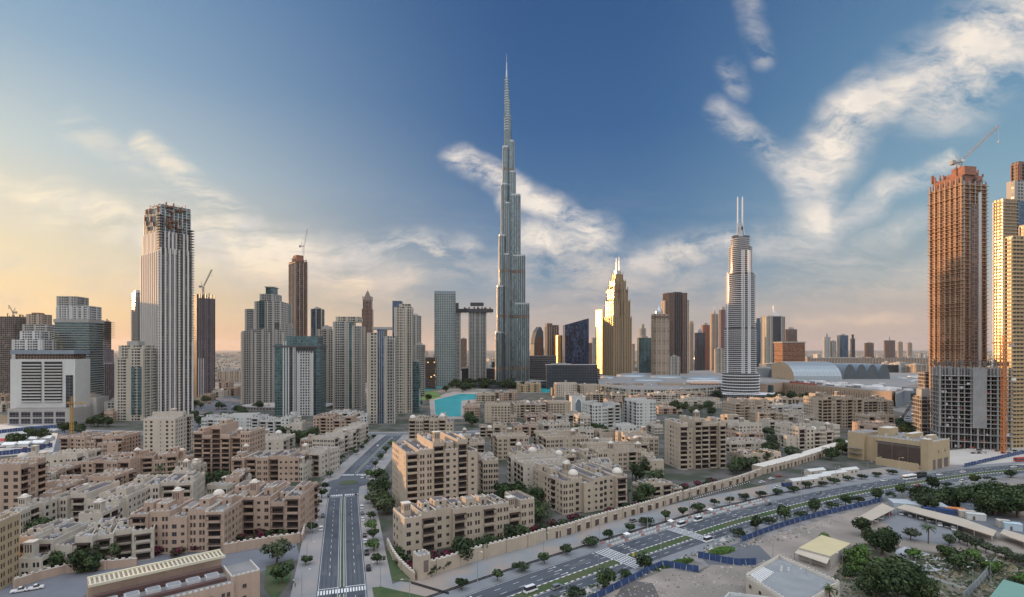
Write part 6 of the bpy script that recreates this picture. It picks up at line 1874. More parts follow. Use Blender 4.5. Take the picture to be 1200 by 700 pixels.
def slab_building(name, label, cat, pts, H, wallm, roofm, parapet=.9, windows=0, crown=False):
    P = pgon(pts, H); c = Vector((sum(p[0] for p in P) / len(P), sum(p[1] for p in P) / len(P), 0))
    P = [(p[0] - c.x, p[1] - c.y) for p in P]
    r = thing(name, label, cat, c)
    m = MB(); m.prism(P, 0, H - parapet if parapet else H, 0, 1); m.build('wall', [wallm, roofm], r)
    if parapet:
        m = MB(); k = len(P)
        cen = Vector((0, 0))
        for i in range(k):
            p, q = Vector(P[i]), Vector(P[(i + 1) % k]); d = (q - p).normalized(); n_ = Vector((-d.y, d.x)) * .35
            m.loft([tuple(p), tuple(q), tuple(q + n_ - d * .35), tuple(p + n_ + d * .35)], H - parapet + .003, [tuple(p), tuple(q), tuple(q + n_ - d * .35), tuple(p + n_ + d * .35)], H)
            if crown: merlons(m, p, q, H, 0, 1.6, .8, .45)
        m.build('parapet', [cap_l if wallm not in (white, whitep) else white], r)
    if windows:
        for i in range(len(P)):
            p, q = Vector(P[i]), Vector(P[(i + 1) % len(P)]); L_ = (q - p).length; d = (q - p).normalized()
            if d.x * 0 + (-d.y) * 0 is None: continue
            nout = Vector((d.y, -d.x))
            if nout.y > .3: continue
            n = int(L_ / windows)
            for j in range(n):
                w = p + d * ((j + .5) * L_ / n - .6) + nout * .12
                place('window', window_mesh(1.2, 1.3), r, (w.x, w.y, H * .45), math.atan2(d.y, d.x))
    return r


r = slab_building('flat_roof_house', 'white crenellated house with a large grey flat roof at the bottom right', 'house', [(874, 674), (913, 651), (984, 682), (936, 712)], 7, cream, pmat('roof_grey_worn', (0.25, 0.265, 0.275), .9, var=.2), windows=5, crown=True)
m = MB(); P = pgon([(878, 672), (893, 663), (908, 670), (892, 682)], 6.6); c = r.location
for k in range(9):
    a_, b_ = Vector(P[0]).lerp(Vector(P[1]), k / 9), Vector(P[3]).lerp(Vector(P[2]), k / 9); m.bar((a_.x - c.x, a_.y - c.y, 6.5), (b_.x - c.x, b_.y - c.y, 6.5), .5)
m.build('corrugated_roof', [whitep], r)
m = MB(); q = G(918, 668, 6.2) - c
for e in range(5): m.box(q.x + e * .9 - 2, q.x + e * .9 - 1.3, q.y - 2 + (e % 3) * 1.6, q.y - 1.2 + (e % 3) * 1.6, 6.1, 7.0)
m.build('roof_tank', [white], r)
m = MB(); q = G(906, 652, 6.5) - c; m.bar((q.x, q.y, 6), (q.x, q.y, 12), .18); m.build('antenna', [steel], r)
slab_building('flat_roof_house', 'second grey-roofed house just entering the bottom edge below the crenellated one', 'house', [(838, 712), (854, 694), (925, 702), (945, 722)], 5.4, white, MT['roof_grey_worn'])
r = slab_building('pavilion', 'pavilion with a pale yellow roof and awning, right of the sandy lot', 'pavilion', [(936, 642), (963, 627), (997, 637), (973, 652)], 5, sandw, pmat('yellow_roof', (0.55, 0.47, 0.28), .8, var=.08), parapet=0)
m = MB(); c = r.location; a_, b_, c_, d_ = [G(*p, z_) - c for p, z_ in (((936, 643), 4.4), ((973, 653), 4.4), ((969, 661), 3), ((931, 648), 3))]
m.poly([tuple(a_), tuple(d_), tuple(c_), tuple(b_)]); m.poly([(p.x, p.y, p.z - .12) for p in (a_, b_, c_, d_)]); m.build('awning', [pmat('awning_cloth', (0.50, 0.44, 0.36), .9)], r)
m = MB(); [m.box(p.x - .15, p.x + .15, p.y - .15, p.y + .15, 0, 2.9) for p in (c_, d_, (c_ + d_) / 2)]; m.build('awning_post', [steel], r)
slab_building('shed', 'long shed with a pale green roof cut off by the bottom right corner', 'shed', [(1150, 712), (1176, 679), (1230, 694), (1230, 740)], 6, concrete, pmat('green_roof', (0.16, 0.30, 0.25), .7, var=.06), parapet=0)


def canopy(label, pts, H, mat):
    P = pgon(pts, H); c = Vector((P[0][0], P[0][1], 0)); P = [(p[0] - c.x, p[1] - c.y) for p in P]
    r = thing('car_park_canopy', label, 'canopy', c); m = MB(); m.prism(P, H - .25, H); m.build('roof', [mat], r)
    m = MB(); n = len(P)
    for i in range(n):
        p, q = Vector(P[i]), Vector(P[(i + 1) % n]); k = max(1, int((q - p).length / 8))
        for j in range(k): w = p.lerp(q, j / k) * .97; m.box(w.x - .12, w.x + .12, w.y - .12, w.y + .12, 0, H - .253)
    m.build('post', [steel], r)


tanroof = pmat('canopy_tan', (0.44, 0.385, 0.31), .9, var=.08)
canopy('short arm of the tan car park canopy, pointing to the blue hoarding', [(1004, 607), (1034, 590), (1049, 596), (1022, 610)], 3.6, tanroof)
canopy('long tan car park canopy running to the right over a row of cars', [(1050, 595), (1060, 591), (1130, 608), (1168, 622), (1164, 628), (1122, 615)], 3.6, tanroof)
canopy('far end of the tan canopy row at the right edge', [(1172, 625), (1176, 620), (1230, 636), (1230, 646)], 3.4, tanroof)
for lb, px, py, l, w, h, an, mt in (
    ('orange container among the yards behind the long tan canopy', 1119, 602, 9, 3.4, 3, -25, orangem), ('cream site cabin left of the pale blue one behind the canopy', 1133, 606, 7, 4, 3.2, -25, cream),
    ('pale grey container right of the cream site cabin', 1143, 609, 8, 4, 3.2, -25, white), ('small cream cabin near the right edge behind the canopy', 1176, 618, 5, 4, 3.4, -25, cream),
    ('pale blue cabin near the right edge', 1186, 621, 7, 4, 3.4, -25, pmat('pale_blue', (0.45, 0.56, 0.62), .6)), ('blue tarpaulin heap in the yard behind the canopy', 1098, 600, 15, 9, 2.6, -20, blue_f),
    ('blue-grey hut roof in the middle of the dense trees', 1147, 598, 14, 9, 3.4, 10, pmat('hut_roof', (0.30, 0.36, 0.42), .7)), ('light grey flat shed roof behind the canopy corner', 1075, 596, 26, 10, 3.2, -18, pmat('shed_roof', (0.40, 0.44, 0.47), .7))):
    q = G(px, py); r = thing('site_cabin', lb, 'cabin', q, R(an))
    m = MB(); m.box(-l / 2, l / 2, -w / 2, w / 2, 0, h); m.build('body', [mt], r)
    m = MB(); m.box(-l / 2 - .15, l / 2 + .15, -w / 2 - .15, w / 2 + .15, h + .003, h + .18); m.build('roof', [mt], r)
    m = MB(); m.box(-l * .2, -l * .2 + 1, -w / 2 - .06, -w / 2 - .003, .1, 2.1); m.build('door', [concd], r)
for i, (px, py, l, w) in enumerate(((940, 567, 24, 6), (958, 563, 20, 6), (976, 559, 22, 6), (955, 556, 16, 5), (994, 555, 16, 5))):
    q = G(px, py); r = thing('site_cabin', ['longest white cabin at the left end of the row beside the highway', 'white cabin second from the left in the front row', 'white cabin third in the front row, near the yellow building', 'white cabin standing behind the first gap of the row', 'short white cabin nearest the yellow building'][i], 'cabin', q, R(22))
    m = MB(); m.box(-l / 2, l / 2, -w / 2, w / 2, 0, 3.2); m.build('body', [cream], r)
    m = MB(); m.loft([(-l / 2 - .2, -w / 2 - .2), (l / 2 + .2, -w / 2 - .2), (l / 2 + .2, w / 2 + .2), (-l / 2 - .2, w / 2 + .2)], 3.203, [(-l / 2 - .2, -.2), (l / 2 + .2, -.2), (l / 2 + .2, .2), (-l / 2 - .2, .2)], 4.4); m.build('roof', [white], r)
    m = MB(); [m.box(x, x + 1.4, -w / 2 - .05, -w / 2 - .003, 1, 2.2) for x in (-l * .35, 0, l * .25)]; m.build('window_strip', [glassd], r)
q = G(922, 570); r = thing('skip', 'small dark blue container left of the white cabins', 'container', q, R(20)); m = MB(); m.loft([(-3, -1.2), (3, -1.2), (3, 1.2), (-3, 1.2)], 0, [(-3.6, -1.4), (3.6, -1.4), (3.6, 1.4), (-3.6, 1.4)], 2.4); m.build('body', [blue_f], r); m = MB(); m.box(-3.7, 3.7, -1.5, 1.5, 2.403, 2.55); m.build('rim', [ribd], r)

# yellow louvred building
t = T('louvred_building', 'yellow building with dark louvred bays and a crenellated roof beside the highway', 'building', 991, 1088, 1113, 516, 405, 30, bay=4, fh=4)
A, B = t.a, t.b; z = t.z; B = t.b = 58; A = t.a = min(t.a, 36)
t.box('wall', 0, 1, 0, .62, 0, t.H - 2, yellow, roofl); t.box('end_block', .0, .8, .78, 1.0, 0, t.H - 1, yellow, roofl); t.box('link', .1, 1, .62, .78, 0, t.H - 3, yellow, roofl)
t.box('stair_block', .3, .75, .55, .68, t.H - 3, t.H + 4, yellow, cap_l); t.box('roof_block', .35, .9, .28, .36, t.H - 2, t.H + 1.5, yellow, cap_l); t.box('roof_block', .5, .8, .1, .16, t.H - 2, t.H + 1.2, yellow, cap_l); t.box('scaffold_floor', -.12, -.02, .8, .98, 5, 5.4, concd); t.box('scaffold_floor', -.12, -.02, .8, .98, 9, 9.4, concd); t.box('corner_pier', -.03, .16, -.01, .08, 0, t.H + .5, yellow, cap_l)
m = MB()
for k in range(3):
    y0 = (.05 + k * .188) * B; m.box(-.25, -.01, y0, y0 + .175 * B, 3.5, t.H - 6.4)
m.build('dark_bay', [concd], t.root)
m = MB()
for k in range(10): m.box(-.9, -.26, .05 * B, .6 * B, 4 + k * 1.25, 4.3 + k * 1.25)
m.build('louvre', [wood], t.root)
m = MB(); m.box(-.6, -.01, .08 * B, .62 * B, t.H - 6, t.H - 5.2); m.build('roof_band', [roofd], t.root)
m = MB()
for A_, B_ in (((0, .62 * B), (0, 0)), ((0, 0), (A, 0)), ((0, B), (0, .78 * B))): merlons(m, A_, B_, t.H - (2 if B_ != (0, .78 * B) else 1), 0, 2.4, 1.3, .9)
m.build('crenellation', [cap_l], t.root)
m = MB()
for k in range(3):
    x0 = (.12 + k * .3) * A; m = MB(); m.box(x0, x0 + .2 * A, -.1, -.01, .2, 7.5); m.build('archway', [concd], t.root); m = MB(); m.box(x0 + 1, x0 + 2.4, -.1, -.01, 12, 14); m.build('window', [concd], t.root)
m = MB(); rng = random.Random(4)
for k in range(16): x, y = rng.uniform(.1, .9) * A, rng.uniform(.05, .6) * B; m.box(x, x + 1.8, y, y + 1.4, t.H - 2, t.H - .4)
m.build('roof_unit', [acm], t.root)
m = MB(); m.box(-9, -8, .05 * B, .55 * B, 0, 5.5); m.box(-8, -.6, .54 * B, .55 * B, 0, 5.5); merlons(m, (-9, .55 * B), (-9, .05 * B), 5.5, 0); m.build('forecourt_wall', [yellow], t.root)

# nearest building, bottom left, with the slatted roof
q = G(106, 722, 13); r = thing('clubhouse', 'nearest beige building at the bottom left with a cream slatted pergola and brown fascia bands', 'building', (q.x, q.y, 0), R(40))
a_, b_ = 38, 24
m = MB(); m.box(0, a_, 0, b_, 0, 12.2, 0, 1); m.build('wall', [pink, roofl], r)
m = MB(); m.box(a_ - .5, a_ + 8.5, 1.5, 13, 0, 13.6, 0, 1); m.build('end_tower', [pink, roofl], r)
m = MB()
for A_, B_ in (((a_ - .5, 1.5), (a_ + 8.5, 1.5)), ((a_ + 8.5, 1.5), (a_ + 8.5, 13)), ((a_ - .5, 13), (a_ - .5, 1.5))): merlons(m, A_, B_, 13.6, 0, 1.5, 1.2, .5)
merlons(m, (0, 0), (a_ - .6, 0), 12.2, 0, 1.6, .9, .5); m.build('crenellation', [cap_l], r)
m = MB(); m.box(1, a_ - 1.5, 3.0, 4.8, 12.203, 13.3); m.build('brown_fascia', [pmat('brown_fascia', (0.10, 0.055, 0.05), .8, var=.15)], r)
m = MB(); m.box(1, a_ - 1, 11.5, 13.6, 12.203, 14.2); m.build('brown_fascia', [MT['brown_fascia']], r)
m = MB(); m.box(0, a_ + .5, 14, 14.8, 16.4, 17.2); m.box(0, a_ + .5, 21.5, 22.3, 16.4, 17.2)
x = .3
while x < a_: m.box(x, x + .55, 14.8, 21.5, 16.5, 16.85); x += 1.25
m.build('pergola_slats', [pmat('cream_slats', (0.60, 0.56, 0.42), .8, var=.05)], r)
m = MB(); m.box(0, a_, 17.5, 22.2, 12.203, 16.3); m.build('upper_wall', [pink], r)
for k in range(6):
    m = MB(); x = 3 + k * 5.6; m.box(x, x + 4, 6.6, 9.6, 12.25, 13.7); m.box(x + .4, x + 3.6, 6.9, 9.3, 13.703, 13.95, 1); m.build('air_handler', [acm, steel], r)
for k in range(7): place('window', window_mesh(1.0, 1.6), r, (3 + k * 5.2, -.1, 8)); place('window', window_mesh(1.0, 1.6), r, (4.6 + k * 5.2, -.1, 8))
for zz in (5, 9): place('window', window_mesh(1.2, 1.4), r, (a_ + 3, 1.38, zz))
oldtown('apartment_block', 'yellowish tower block cut by the lower left corner, close to the camera', -90, -60, -2, 618, 7, 12, yellow, 90, 2, depth=12, winds=0, stairs=1)
oldtown('garden_pavilion', 'small dark-roofed beige pavilion on the highway wall below the two-domed block', 748, 754, 800, 571, 2, 22, beige, 91, 1, depth=12, winds=0, stairs=0, cat='pavilion', fh=3)

# infill houses of the quarter: small, far, alike
inf = [(x, y, w, f) for x, y, w, f in [
    (560, 500, 34, 3), (600, 500, 30, 3), (634, 498, 34, 3), (668, 505, 28, 3), (700, 508, 26, 2), (548, 520, 20, 4), (600, 530, 40, 4), (640, 552, 20, 3), (690, 546, 40, 4), (536, 512, 16, 2), (575, 488, 30, 2), (615, 488, 34, 2), (650, 487, 30, 2), (690, 520, 30, 3),
    (760, 540, 18, 3), (735, 520, 26, 3), (710, 470, 20, 3), (765, 500, 12, 2), (880, 470, 26, 3), (905, 468, 24, 3), (930, 468, 22, 3), (865, 508, 30, 3), (900, 494, 24, 3), (920, 512, 16, 3), (850, 488, 16, 4), (985, 485, 20, 4), (1020, 500, 30, 4), (940, 490, 20, 3),
    (660, 462, 24, 4), (688, 462, 24, 4), (715, 463, 24, 4), (742, 466, 26, 4), (775, 472, 22, 3), (800, 466, 24, 3), (824, 468, 20, 3), (700, 446, 20, 4), (730, 447, 20, 4), (760, 447, 20, 4), (790, 449, 20, 3), (820, 450, 20, 3), (670, 446, 20, 4), (645, 455, 16, 4),
    (300, 540, 20, 3), (240, 570, 26, 2), (100, 560, 34, 3), (200, 552, 20, 3), (36, 590, 30, 3), (330, 498, 24, 3), (350, 515, 16, 3), (90, 602, 30, 3), (226, 592, 26, 3), (20, 655, 20, 2), (112, 520, 26, 3), (20, 545, 24, 3), (60, 548, 26, 3), (10, 538, 22, 3), (34, 556, 26, 3), (6, 560, 30, 4), (30, 575, 28, 3), (0, 600, 24, 4), (70, 585, 20, 3), (196, 540, 16, 3), (262, 560, 10, 3), (340, 545, 14, 3), (232, 463, 14, 3), (246, 459, 16, 3), (260, 455, 18, 4), (278, 452, 16, 3), (254, 448, 14, 4), (-20, 474, 22, 3), (-14, 462, 20, 4), (100, 480, 14, 3), (120, 484, 12, 3)]]
for i, (x, y, w, f) in enumerate(inf):
    g_ = 'small houses packed between the blocks'
    oldtown('small_house', 'small flat-roofed stucco house packed in between the larger blocks', x, x + 2, x + w, y, f, [3, 8, 12, -4, 5][i % 5], [beige, cream, pink, beige, cream][(i * 7) % 5] if x > 420 else [pink, cream][i % 2], 200 + i, 1 if y > 480 else 0, depth=16 + (i * 5) % 12, winds=i % 2, stairs=1, domes=1 if i % 5 == 0 else 0, group=g_, cat='house')

# ---- hoardings
def hoarding(label, pts, h, mat, post=True, name='hoarding'):
    L = cat_rom(pxline(pts), 4); o = L[0].copy(); L = [p - o for p in L]; S = arc(L)
    r = thing(name, label, 'fence', (o.x, o.y, 0)); m = MB(); s = 0; k = 0
    while s < S[-1] - 1:
        p, a = at_s(L, S, s + 1.2, 0); m.obox(p.x, p.y, .05, h + (.12 if k % 5 == 0 else 0), 2.3, .08, a); s += 2.4; k += 1
    m.build('panel', [mat], r)
    if post:
        m = MB(); s = 0
        while s < S[-1]:
            p, a = at_s(L, S, s, -.25); m.obox(p.x, p.y, 0, h * .9, .14, .14, a); m.bar((p.x, p.y, h * .8), (p.x + math.sin(a) * 1.2, p.y - math.cos(a) * 1.2, 0), .1); s += 4.8
        m.build('brace', [steel], r)


hoarding('bright blue hoarding curving round the sandy lot at the bottom, right of the dark trees', [(690, 708), (703, 701), (740, 682), (768, 668), (782, 665), (817, 671)], 2.7, blue_f)
hoarding('long blue hoarding between the highway trees and the sandy lot', [(868, 636), (905, 622), (940, 611), (975, 602), (1010, 594), (1034, 588)], 2.7, blue_f)
hoarding('patchy blue and grey hoarding below the round hedge', [(818, 654), (835, 657), (860, 662), (884, 662)], 2.8, blue_f)
hoarding('grey hoarding continuing from the blue one towards the dense trees', [(1036, 588), (1060, 583), (1100, 577), (1130, 572), (1162, 566)], 3.0, greyf)
hoarding('blue hoarding along the far side of the highway near the sandy forecourt', [(1130, 548), (1160, 541), (1200, 532), (1240, 526)], 3.0, blue_f)
hoarding('blue hoarding along the front of the pale storage yard at left', [(-30, 537), (20, 532), (40, 529), (62, 524)], 4.0, blue_f)
hoarding('blue hoarding behind the white tents of the storage yard', [(-30, 512), (10, 507), (50, 503), (80, 501)], 4.0, blue_f)
hoarding('tall grey panel fence at the bottom right leading to the green-roofed shed', [(1128, 706), (1146, 688), (1158, 674), (1168, 662)], 3.4, greyf)
hoarding('low white block fence across the scrub beside the very large dark tree', [(1086, 677), (1100, 681), (1120, 688), (1140, 694)], 1.0, white, post=False)
# low black fence on the kerb of the north pavement
HSn = s_near(HM, HS, G(482, 690)); r = thing('kerb_fence', 'low black fence line along the pavement between the street trees and the highway', 'fence', (0, 0, 0))
m = MB(); wall_strip(m, HM, 21.0, 21.15, .55, .9, s0=60, s1=380, step=4); wall_strip(m, HM, 20.9, 21.3, .02, .3, s0=60, s1=380, step=4); m.build('rail', [blackm], r)
m = MB(); s = 60
while s < 380: p, a = at_s(HM, HS, s, 21.07); m.obox(p.x, p.y, 0, 1.0, .12, .12, a); s += 3
m.build('post', [blackm], r)
m = MB(); p0_, p1_ = G(482, 684), G(526, 697); m.bar((p0_.x, p0_.y, .7), (p1_.x, p1_.y, .7), .3); m.bar((p0_.x, p0_.y, .2), (p1_.x, p1_.y, .2), .3); m.build('return_rail', [blackm], r)

# ================================================================== TREES
def crown_mesh(name, seed, rx, rz, z0, n, leaf, mats, flat=False, lobes=7):
    rng = random.Random(seed); m = MB()
    L = []
    for k in range(lobes):
        a = rng.uniform(0, 2 * math.pi); d = rng.uniform(.15, .72) * rx
        L.append((d * math.cos(a), d * math.sin(a), z0 + rz * rng.uniform(.5, 1.35 if not flat else 1.0), rng.uniform(.32, .56) * rx, rng.random() < .35))
    L.append((0, 0, z0 + rz, .62 * rx, False))
    for i in range(n):
        cx, cy, cz, r_, lt = L[rng.randrange(len(L))]
        v = Vector((rng.gauss(0, 1), rng.gauss(0, 1), rng.gauss(0, 1))).normalized() * r_ * rng.uniform(.55, 1.08)
        p = Vector((cx + v.x, cy + v.y, cz + v.z * (rz / rx) * 1.15))
        if p.z < z0 * .8: continue
        nrm = (v.normalized() + Vector((rng.gauss(0, .5), rng.gauss(0, .5), rng.gauss(0, .5) + .25))).normalized()
        t1_ = nrm.orthogonal().normalized(); t2_ = nrm.cross(t1_)
        s1, s2 = leaf * rng.uniform(.6, 1.3), leaf * rng.uniform(.5, 1.0)
        m.poly([p - t1_ * s1, p - t2_ * s2 * .8, p + t1_ * s1, p + t2_ * s2 + nrm * s1 * .2], 1 if (lt and rng.random() < .7) or rng.random() < .12 else 0)
    return m.mesh(name, mats)


def trunk_mesh(seed, h, r_, spread):
    rng = random.Random(seed); m = MB(); m.bar((0, 0, 0), (.1, 0, h * .5), r_ * 2, 0, r_ * 1.5)
    for k in range(5):
        a = k * 1.26 + rng.random(); m.bar((.1, 0, h * (.42 + .02 * k)), (spread * math.cos(a), spread * math.sin(a), h * rng.uniform(.85, 1.25)), r_ * 1.1, 0, r_ * .3)
    return m.mesh('trunk', [trunkm])


TREES = {}
def mk(kind, seed, *a, trunk, **k): TREES.setdefault(kind, []).append((crown_mesh('crown', seed, *a, **k), trunk_mesh(seed, *trunk)))


for s_ in range(3):
    mk('street', s_ + 1, 2.5, 1.5, 1.3, 520, .4, [leaf_d, leaf_l], trunk=(2.6, .16, 1.3))
    mk('ghaf', s_ + 11, 3.7, 1.5, 1.1, 720, .42, [leaf_d, leaf_g], flat=True, lobes=10, trunk=(2.4, .2, 1.9))
    mk('round', s_ + 21, 4.2, 3.4, 1.4, 900, .5, [leaf_d, leaf_l], trunk=(4, .25, 2))
    mk('grey', s_ + 31, 4.4, 2.4, 1.6, 700, .45, [leaf_g, leaf_l], trunk=(3.6, .22, 2), lobes=9)
    mk('big', s_ + 41, 7.5, 5.2, 1.5, 3800, .5, [leaf_d, leaf_l], trunk=(6, .45, 4), lobes=14)
    mk('shrub', s_ + 51, 2.2, 1.1, .35, 260, .34, [leaf_d, leaf_l], trunk=(1, .1, .8))
    mk('bougain', s_ + 61, 2.4, 1.2, .4, 300, .36, [bougain, leaf_d], trunk=(1, .1, .8))
    mk('bright', s_ + 71, 3.0, 1.7, .9, 500, .4, [leaf_b, leaf_l], trunk=(2.4, .16, 1.4))


def palm_mesh(seed, h=7.0):
    rng = random.Random(seed); m = MB()
    for k in range(34):
        a = rng.uniform(0, 2 * math.pi); up = rng.uniform(-.3, 1.2); L_ = rng.uniform(2.6, 3.5)
        p = Vector((0, 0, h)); d = Vector((math.cos(a), math.sin(a), up)).normalized(); side = Vector((-math.sin(a), math.cos(a), 0))
        for j in range(5):
            q_ = p + d * (L_ / 5); d = (d + Vector((0, 0, -.26))).normalized(); w0, w1 = .42 * (1 - j / 5.5), .42 * (1 - (j + 1) / 5.5)
            m.poly([p - side * w0, q_ - side * w1, q_ + Vector((0, 0, .12)), p + Vector((0, 0, .12))], k % 2); m.poly([p + Vector((0, 0, .12)), q_ + Vector((0, 0, .12)), q_ + side * w1, p + side * w0], k % 2)
            p = q_
    t_ = MB(); t_.lathe(0, 0, [(.34, 0), (.22, .8), (.2, h * .6), (.28, h - .2), (.1, h + .2)], 8)
    return m.mesh('crown', [leaf_g, leaf_l]), t_.mesh('trunk', [trunkm])


TREES['palm'] = [palm_mesh(1), palm_mesh(2, 6.0)]
tree_rng = random.Random(99)


def tree(kind, px, py, label, group, scale=1.0, name=None, cat=None):
    v = TREES[kind][tree_rng.randrange(len(TREES[kind]))]
    nm = name or {'palm': 'palm_tree', 'shrub': 'shrub', 'bougain': 'bougainvillea'}.get(kind, 'tree')
    q = G(px, py) if py is not None else px
    r = thing(nm, label, cat or {'palm': 'palm', 'shrub': 'shrub', 'bougain': 'shrub'}.get(kind, 'tree'), q, tree_rng.uniform(0, 6.28), group)
    s = scale * tree_rng.uniform(.88, 1.15); r.scale = (s, s, s * tree_rng.uniform(.9, 1.1))
    place('trunk', v[1], r); place('crown', v[0], r)
    return r


def row(kind, pts, desc, group, scale=1.0, frm='from the near end'):
    for i, (x, y) in enumerate(pts):
        tree(kind if isinstance(kind, str) else kind[i % len(kind)], x, y, f'{desc}, {ordinal(i)} {frm}', group, scale)


row(['street', 'street', 'ghaf'], [(541, 692), (583, 681), (611, 670), (638, 661), (664, 650), (692, 640), (714, 633), (737, 624), (757, 616), (780, 610), (800, 606), (818, 600), (837, 593), (855, 590)],
    'street tree on the sandy strip between crenellated wall and highway', 'street trees between the wall and the highway', 1.15, 'from the left')
row('ghaf', [(874, 586), (891, 582), (909, 580), (930, 577), (944, 572), (962, 570), (978, 567), (994, 564), (1010, 562), (1026, 559), (1046, 556)],
    'flat-topped tree in front of the white cabins and yellow building', 'flat-topped trees before the cabins', 1.0, 'from the left')
row(['ghaf', 'round'], [(676, 700), (707, 690), (732, 678), (756, 668), (865, 629), (886, 621), (901, 615), (920, 609), (939, 607), (956, 600), (975, 596), (991, 593), (1006, 589), (1026, 586), (1043, 584), (1058, 581), (1075, 578), (1092, 574), (1110, 571), (1142, 568), (1160, 565), (1185, 560)],
    'dark spreading tree between the highway and the blue hoarding', 'spreading trees along the blue hoarding', .95, 'from the left')
row('street', [(358, 662), (365, 625), (368, 609), (372, 594), (377, 584), (381, 575), (387, 560), (394, 549), (401, 541), (412, 530), (420, 524), (430, 518)],
    'small tree on the left pavement of the boulevard', 'trees on the left pavement', 1.25)
row(['street', 'bright'], [(442, 662), (438, 646), (437, 634), (436, 623), (434, 610), (435, 590), (434, 574), (434, 560), (440, 548), (446, 539), (452, 531), (458, 524)],
    'bushy tree on the right pavement of the boulevard', 'trees on the right pavement', 1.3)
row('street', [(424, 527), (430, 521), (418, 533), (438, 515)], 'small tree on the left bank of the curving upper boulevard', 'trees on the upper boulevard', 1.1)


def cluster(kind, pts, label, group, scale=1.0, n=3, spread=5):
    scale *= 1.28 if group else 1.0
    for (x, y) in pts:
        q = G(x, y)
        for k in range(n):
            p = Vector((q.x + tree_rng.uniform(-spread, spread), q.y + tree_rng.uniform(-spread, spread), 0)); tree(kind[k % len(kind)] if not isinstance(kind, str) else kind, p, None, label, group, scale)


cluster(['round', 'grey'], [(860, 556), (872, 550), (884, 550), (890, 543)], 'large dark round-crowned tree just right of the nine storey block', 'trees right of the nine storey block', 1.15, 2, 4)
cluster(['round', 'grey'], [(908, 538), (920, 536), (898, 530), (902, 512), (906, 520)], 'dark tree in the courtyard left of the rounded-parapet block', 'courtyard trees left of the rounded-parapet block', 1.2, 2, 6)
cluster(['round', 'street'], [(990, 525), (1000, 522), (1012, 520), (985, 532), (970, 538)], 'dark tree at the foot of the tall tan block', 'trees at the foot of the tan blocks', 1.2, 2, 6)
cluster(['round', 'grey', 'palm'], [(632, 604), (636, 612), (612, 588), (620, 592), (604, 584), (590, 590), (570, 592)], 'courtyard tree between the long four storey block and the two-domed block', 'courtyard trees behind the long block', 1.0, 2, 4)
cluster(['round', 'palm'], [(742, 592), (752, 586), (760, 578), (770, 570), (745, 562), (757, 556)], 'tree in the gap left of the nine storey block', 'trees left of the nine storey block', 1.1, 2, 4)
cluster(['bougain', 'shrub', 'round'], [(808, 575), (822, 572), (838, 568)], 'reddish and green garden shrub below the nine storey block', 'garden shrubs below the nine storey block', 1.3, 2, 4)
cluster(['round', 'grey'], [(448, 582), (444, 594), (450, 602), (446, 568), (440, 580)], 'large dark tree between the boulevard and the tall beige block', 'trees beside the tall beige block', 1.2, 2, 3)
cluster(['round', 'grey', 'palm'], [(68, 552), (72, 566), (60, 574), (90, 562), (50, 590), (58, 620), (44, 632)], 'dark garden tree between the pinkish and cream blocks at left', 'garden trees between the left blocks', 1.15, 2, 4)
cluster(['round', 'palm'], [(120, 566), (176, 566), (192, 560), (150, 572)], 'palm or bush in the court in front of the bent brown-pink block', 'court palms before the bent block', .9, 2, 5)
cluster(['round', 'shrub'], [(253, 568), (258, 570), (232, 572)], 'round green tree at the foot of the nine storey brown-pink tower block', 'trees at the foot of the brown-pink tower', 1.1, 1, 3)
cluster(['round', 'shrub', 'bougain'], [(66, 670), (84, 670), (100, 672), (112, 668), (125, 662), (135, 650), (142, 640)], 'dense bush along the curved garden wall of the dark-roofed block', 'bushes along the curved wall', 1.0, 2, 3)
cluster(['shrub', 'bougain'], [(180, 652), (212, 650), (240, 644), (260, 640), (286, 634), (306, 632), (336, 626)], 'garden shrub with purple flowers at the foot of the large pinkish block', 'flowering shrubs below the pinkish block', 1.2, 2, 3)
cluster(['grey'], [(326, 660)], 'broad pale grey-green tree at the bend of the tan wall near the boulevard', None, 1.7, 1, 1)
cluster(['round'], [(333, 684)], 'round dark tree on the small lawn beside the boulevard', None, 1.0, 1, 1)
cluster(['shrub', 'bougain'], [(474, 660), (468, 654), (515, 668), (506, 672)], 'crimson bougainvillea bush on the wall of the long beige block', 'bougainvillea on the corner wall', 1.3, 1, 1)
cluster(['round', 'shrub'], [(560, 652), (568, 648), (540, 658), (598, 640), (610, 634)], 'garden tree between the long beige block and the crenellated wall', 'garden trees behind the plain wall', .95, 1, 1)
cluster(['round', 'palm'], [(345, 520), (352, 518), (340, 524), (360, 516), (330, 512)], 'dark green tree between the cream blocks and white terraces', 'trees before the white terraces', 1.2, 3, 8)
cluster(['round', 'grey'], [(275, 492), (288, 484), (300, 480), (258, 480), (245, 472), (232, 478), (240, 500), (236, 492)], 'dark tree at the rim of the car park beside the podium', 'trees round the car park', 1.3, 2, 10)
cluster(['round', 'grey'], [(108, 500), (118, 494), (126, 500), (98, 508), (104, 490), (78, 506), (20, 520), (38, 518)], 'dark tree in the planted area left of the tall striped skyscraper', 'trees near the storage yard', 1.2, 3, 10)
cluster(['round'], [(548, 498), (556, 500), (552, 494)], 'dark tree by the passage next to the turquoise lake', 'trees by the lake passage', 1.4, 1, 3)
cluster(['round', 'palm'], [(486, 482), (492, 478), (482, 474), (498, 470), (520, 459), (486, 470)], 'palm or tree on the lake promenade', 'promenade trees', 1.2, 2, 6)
cluster(['round'], [(545, 455), (552, 452), (560, 455), (568, 452), (576, 455), (584, 453), (592, 456), (540, 459), (532, 455), (600, 453), (610, 456)], 'tree of the dark grove between the lake and the supertall', 'dark grove below the supertall', 2.0, 3, 22)
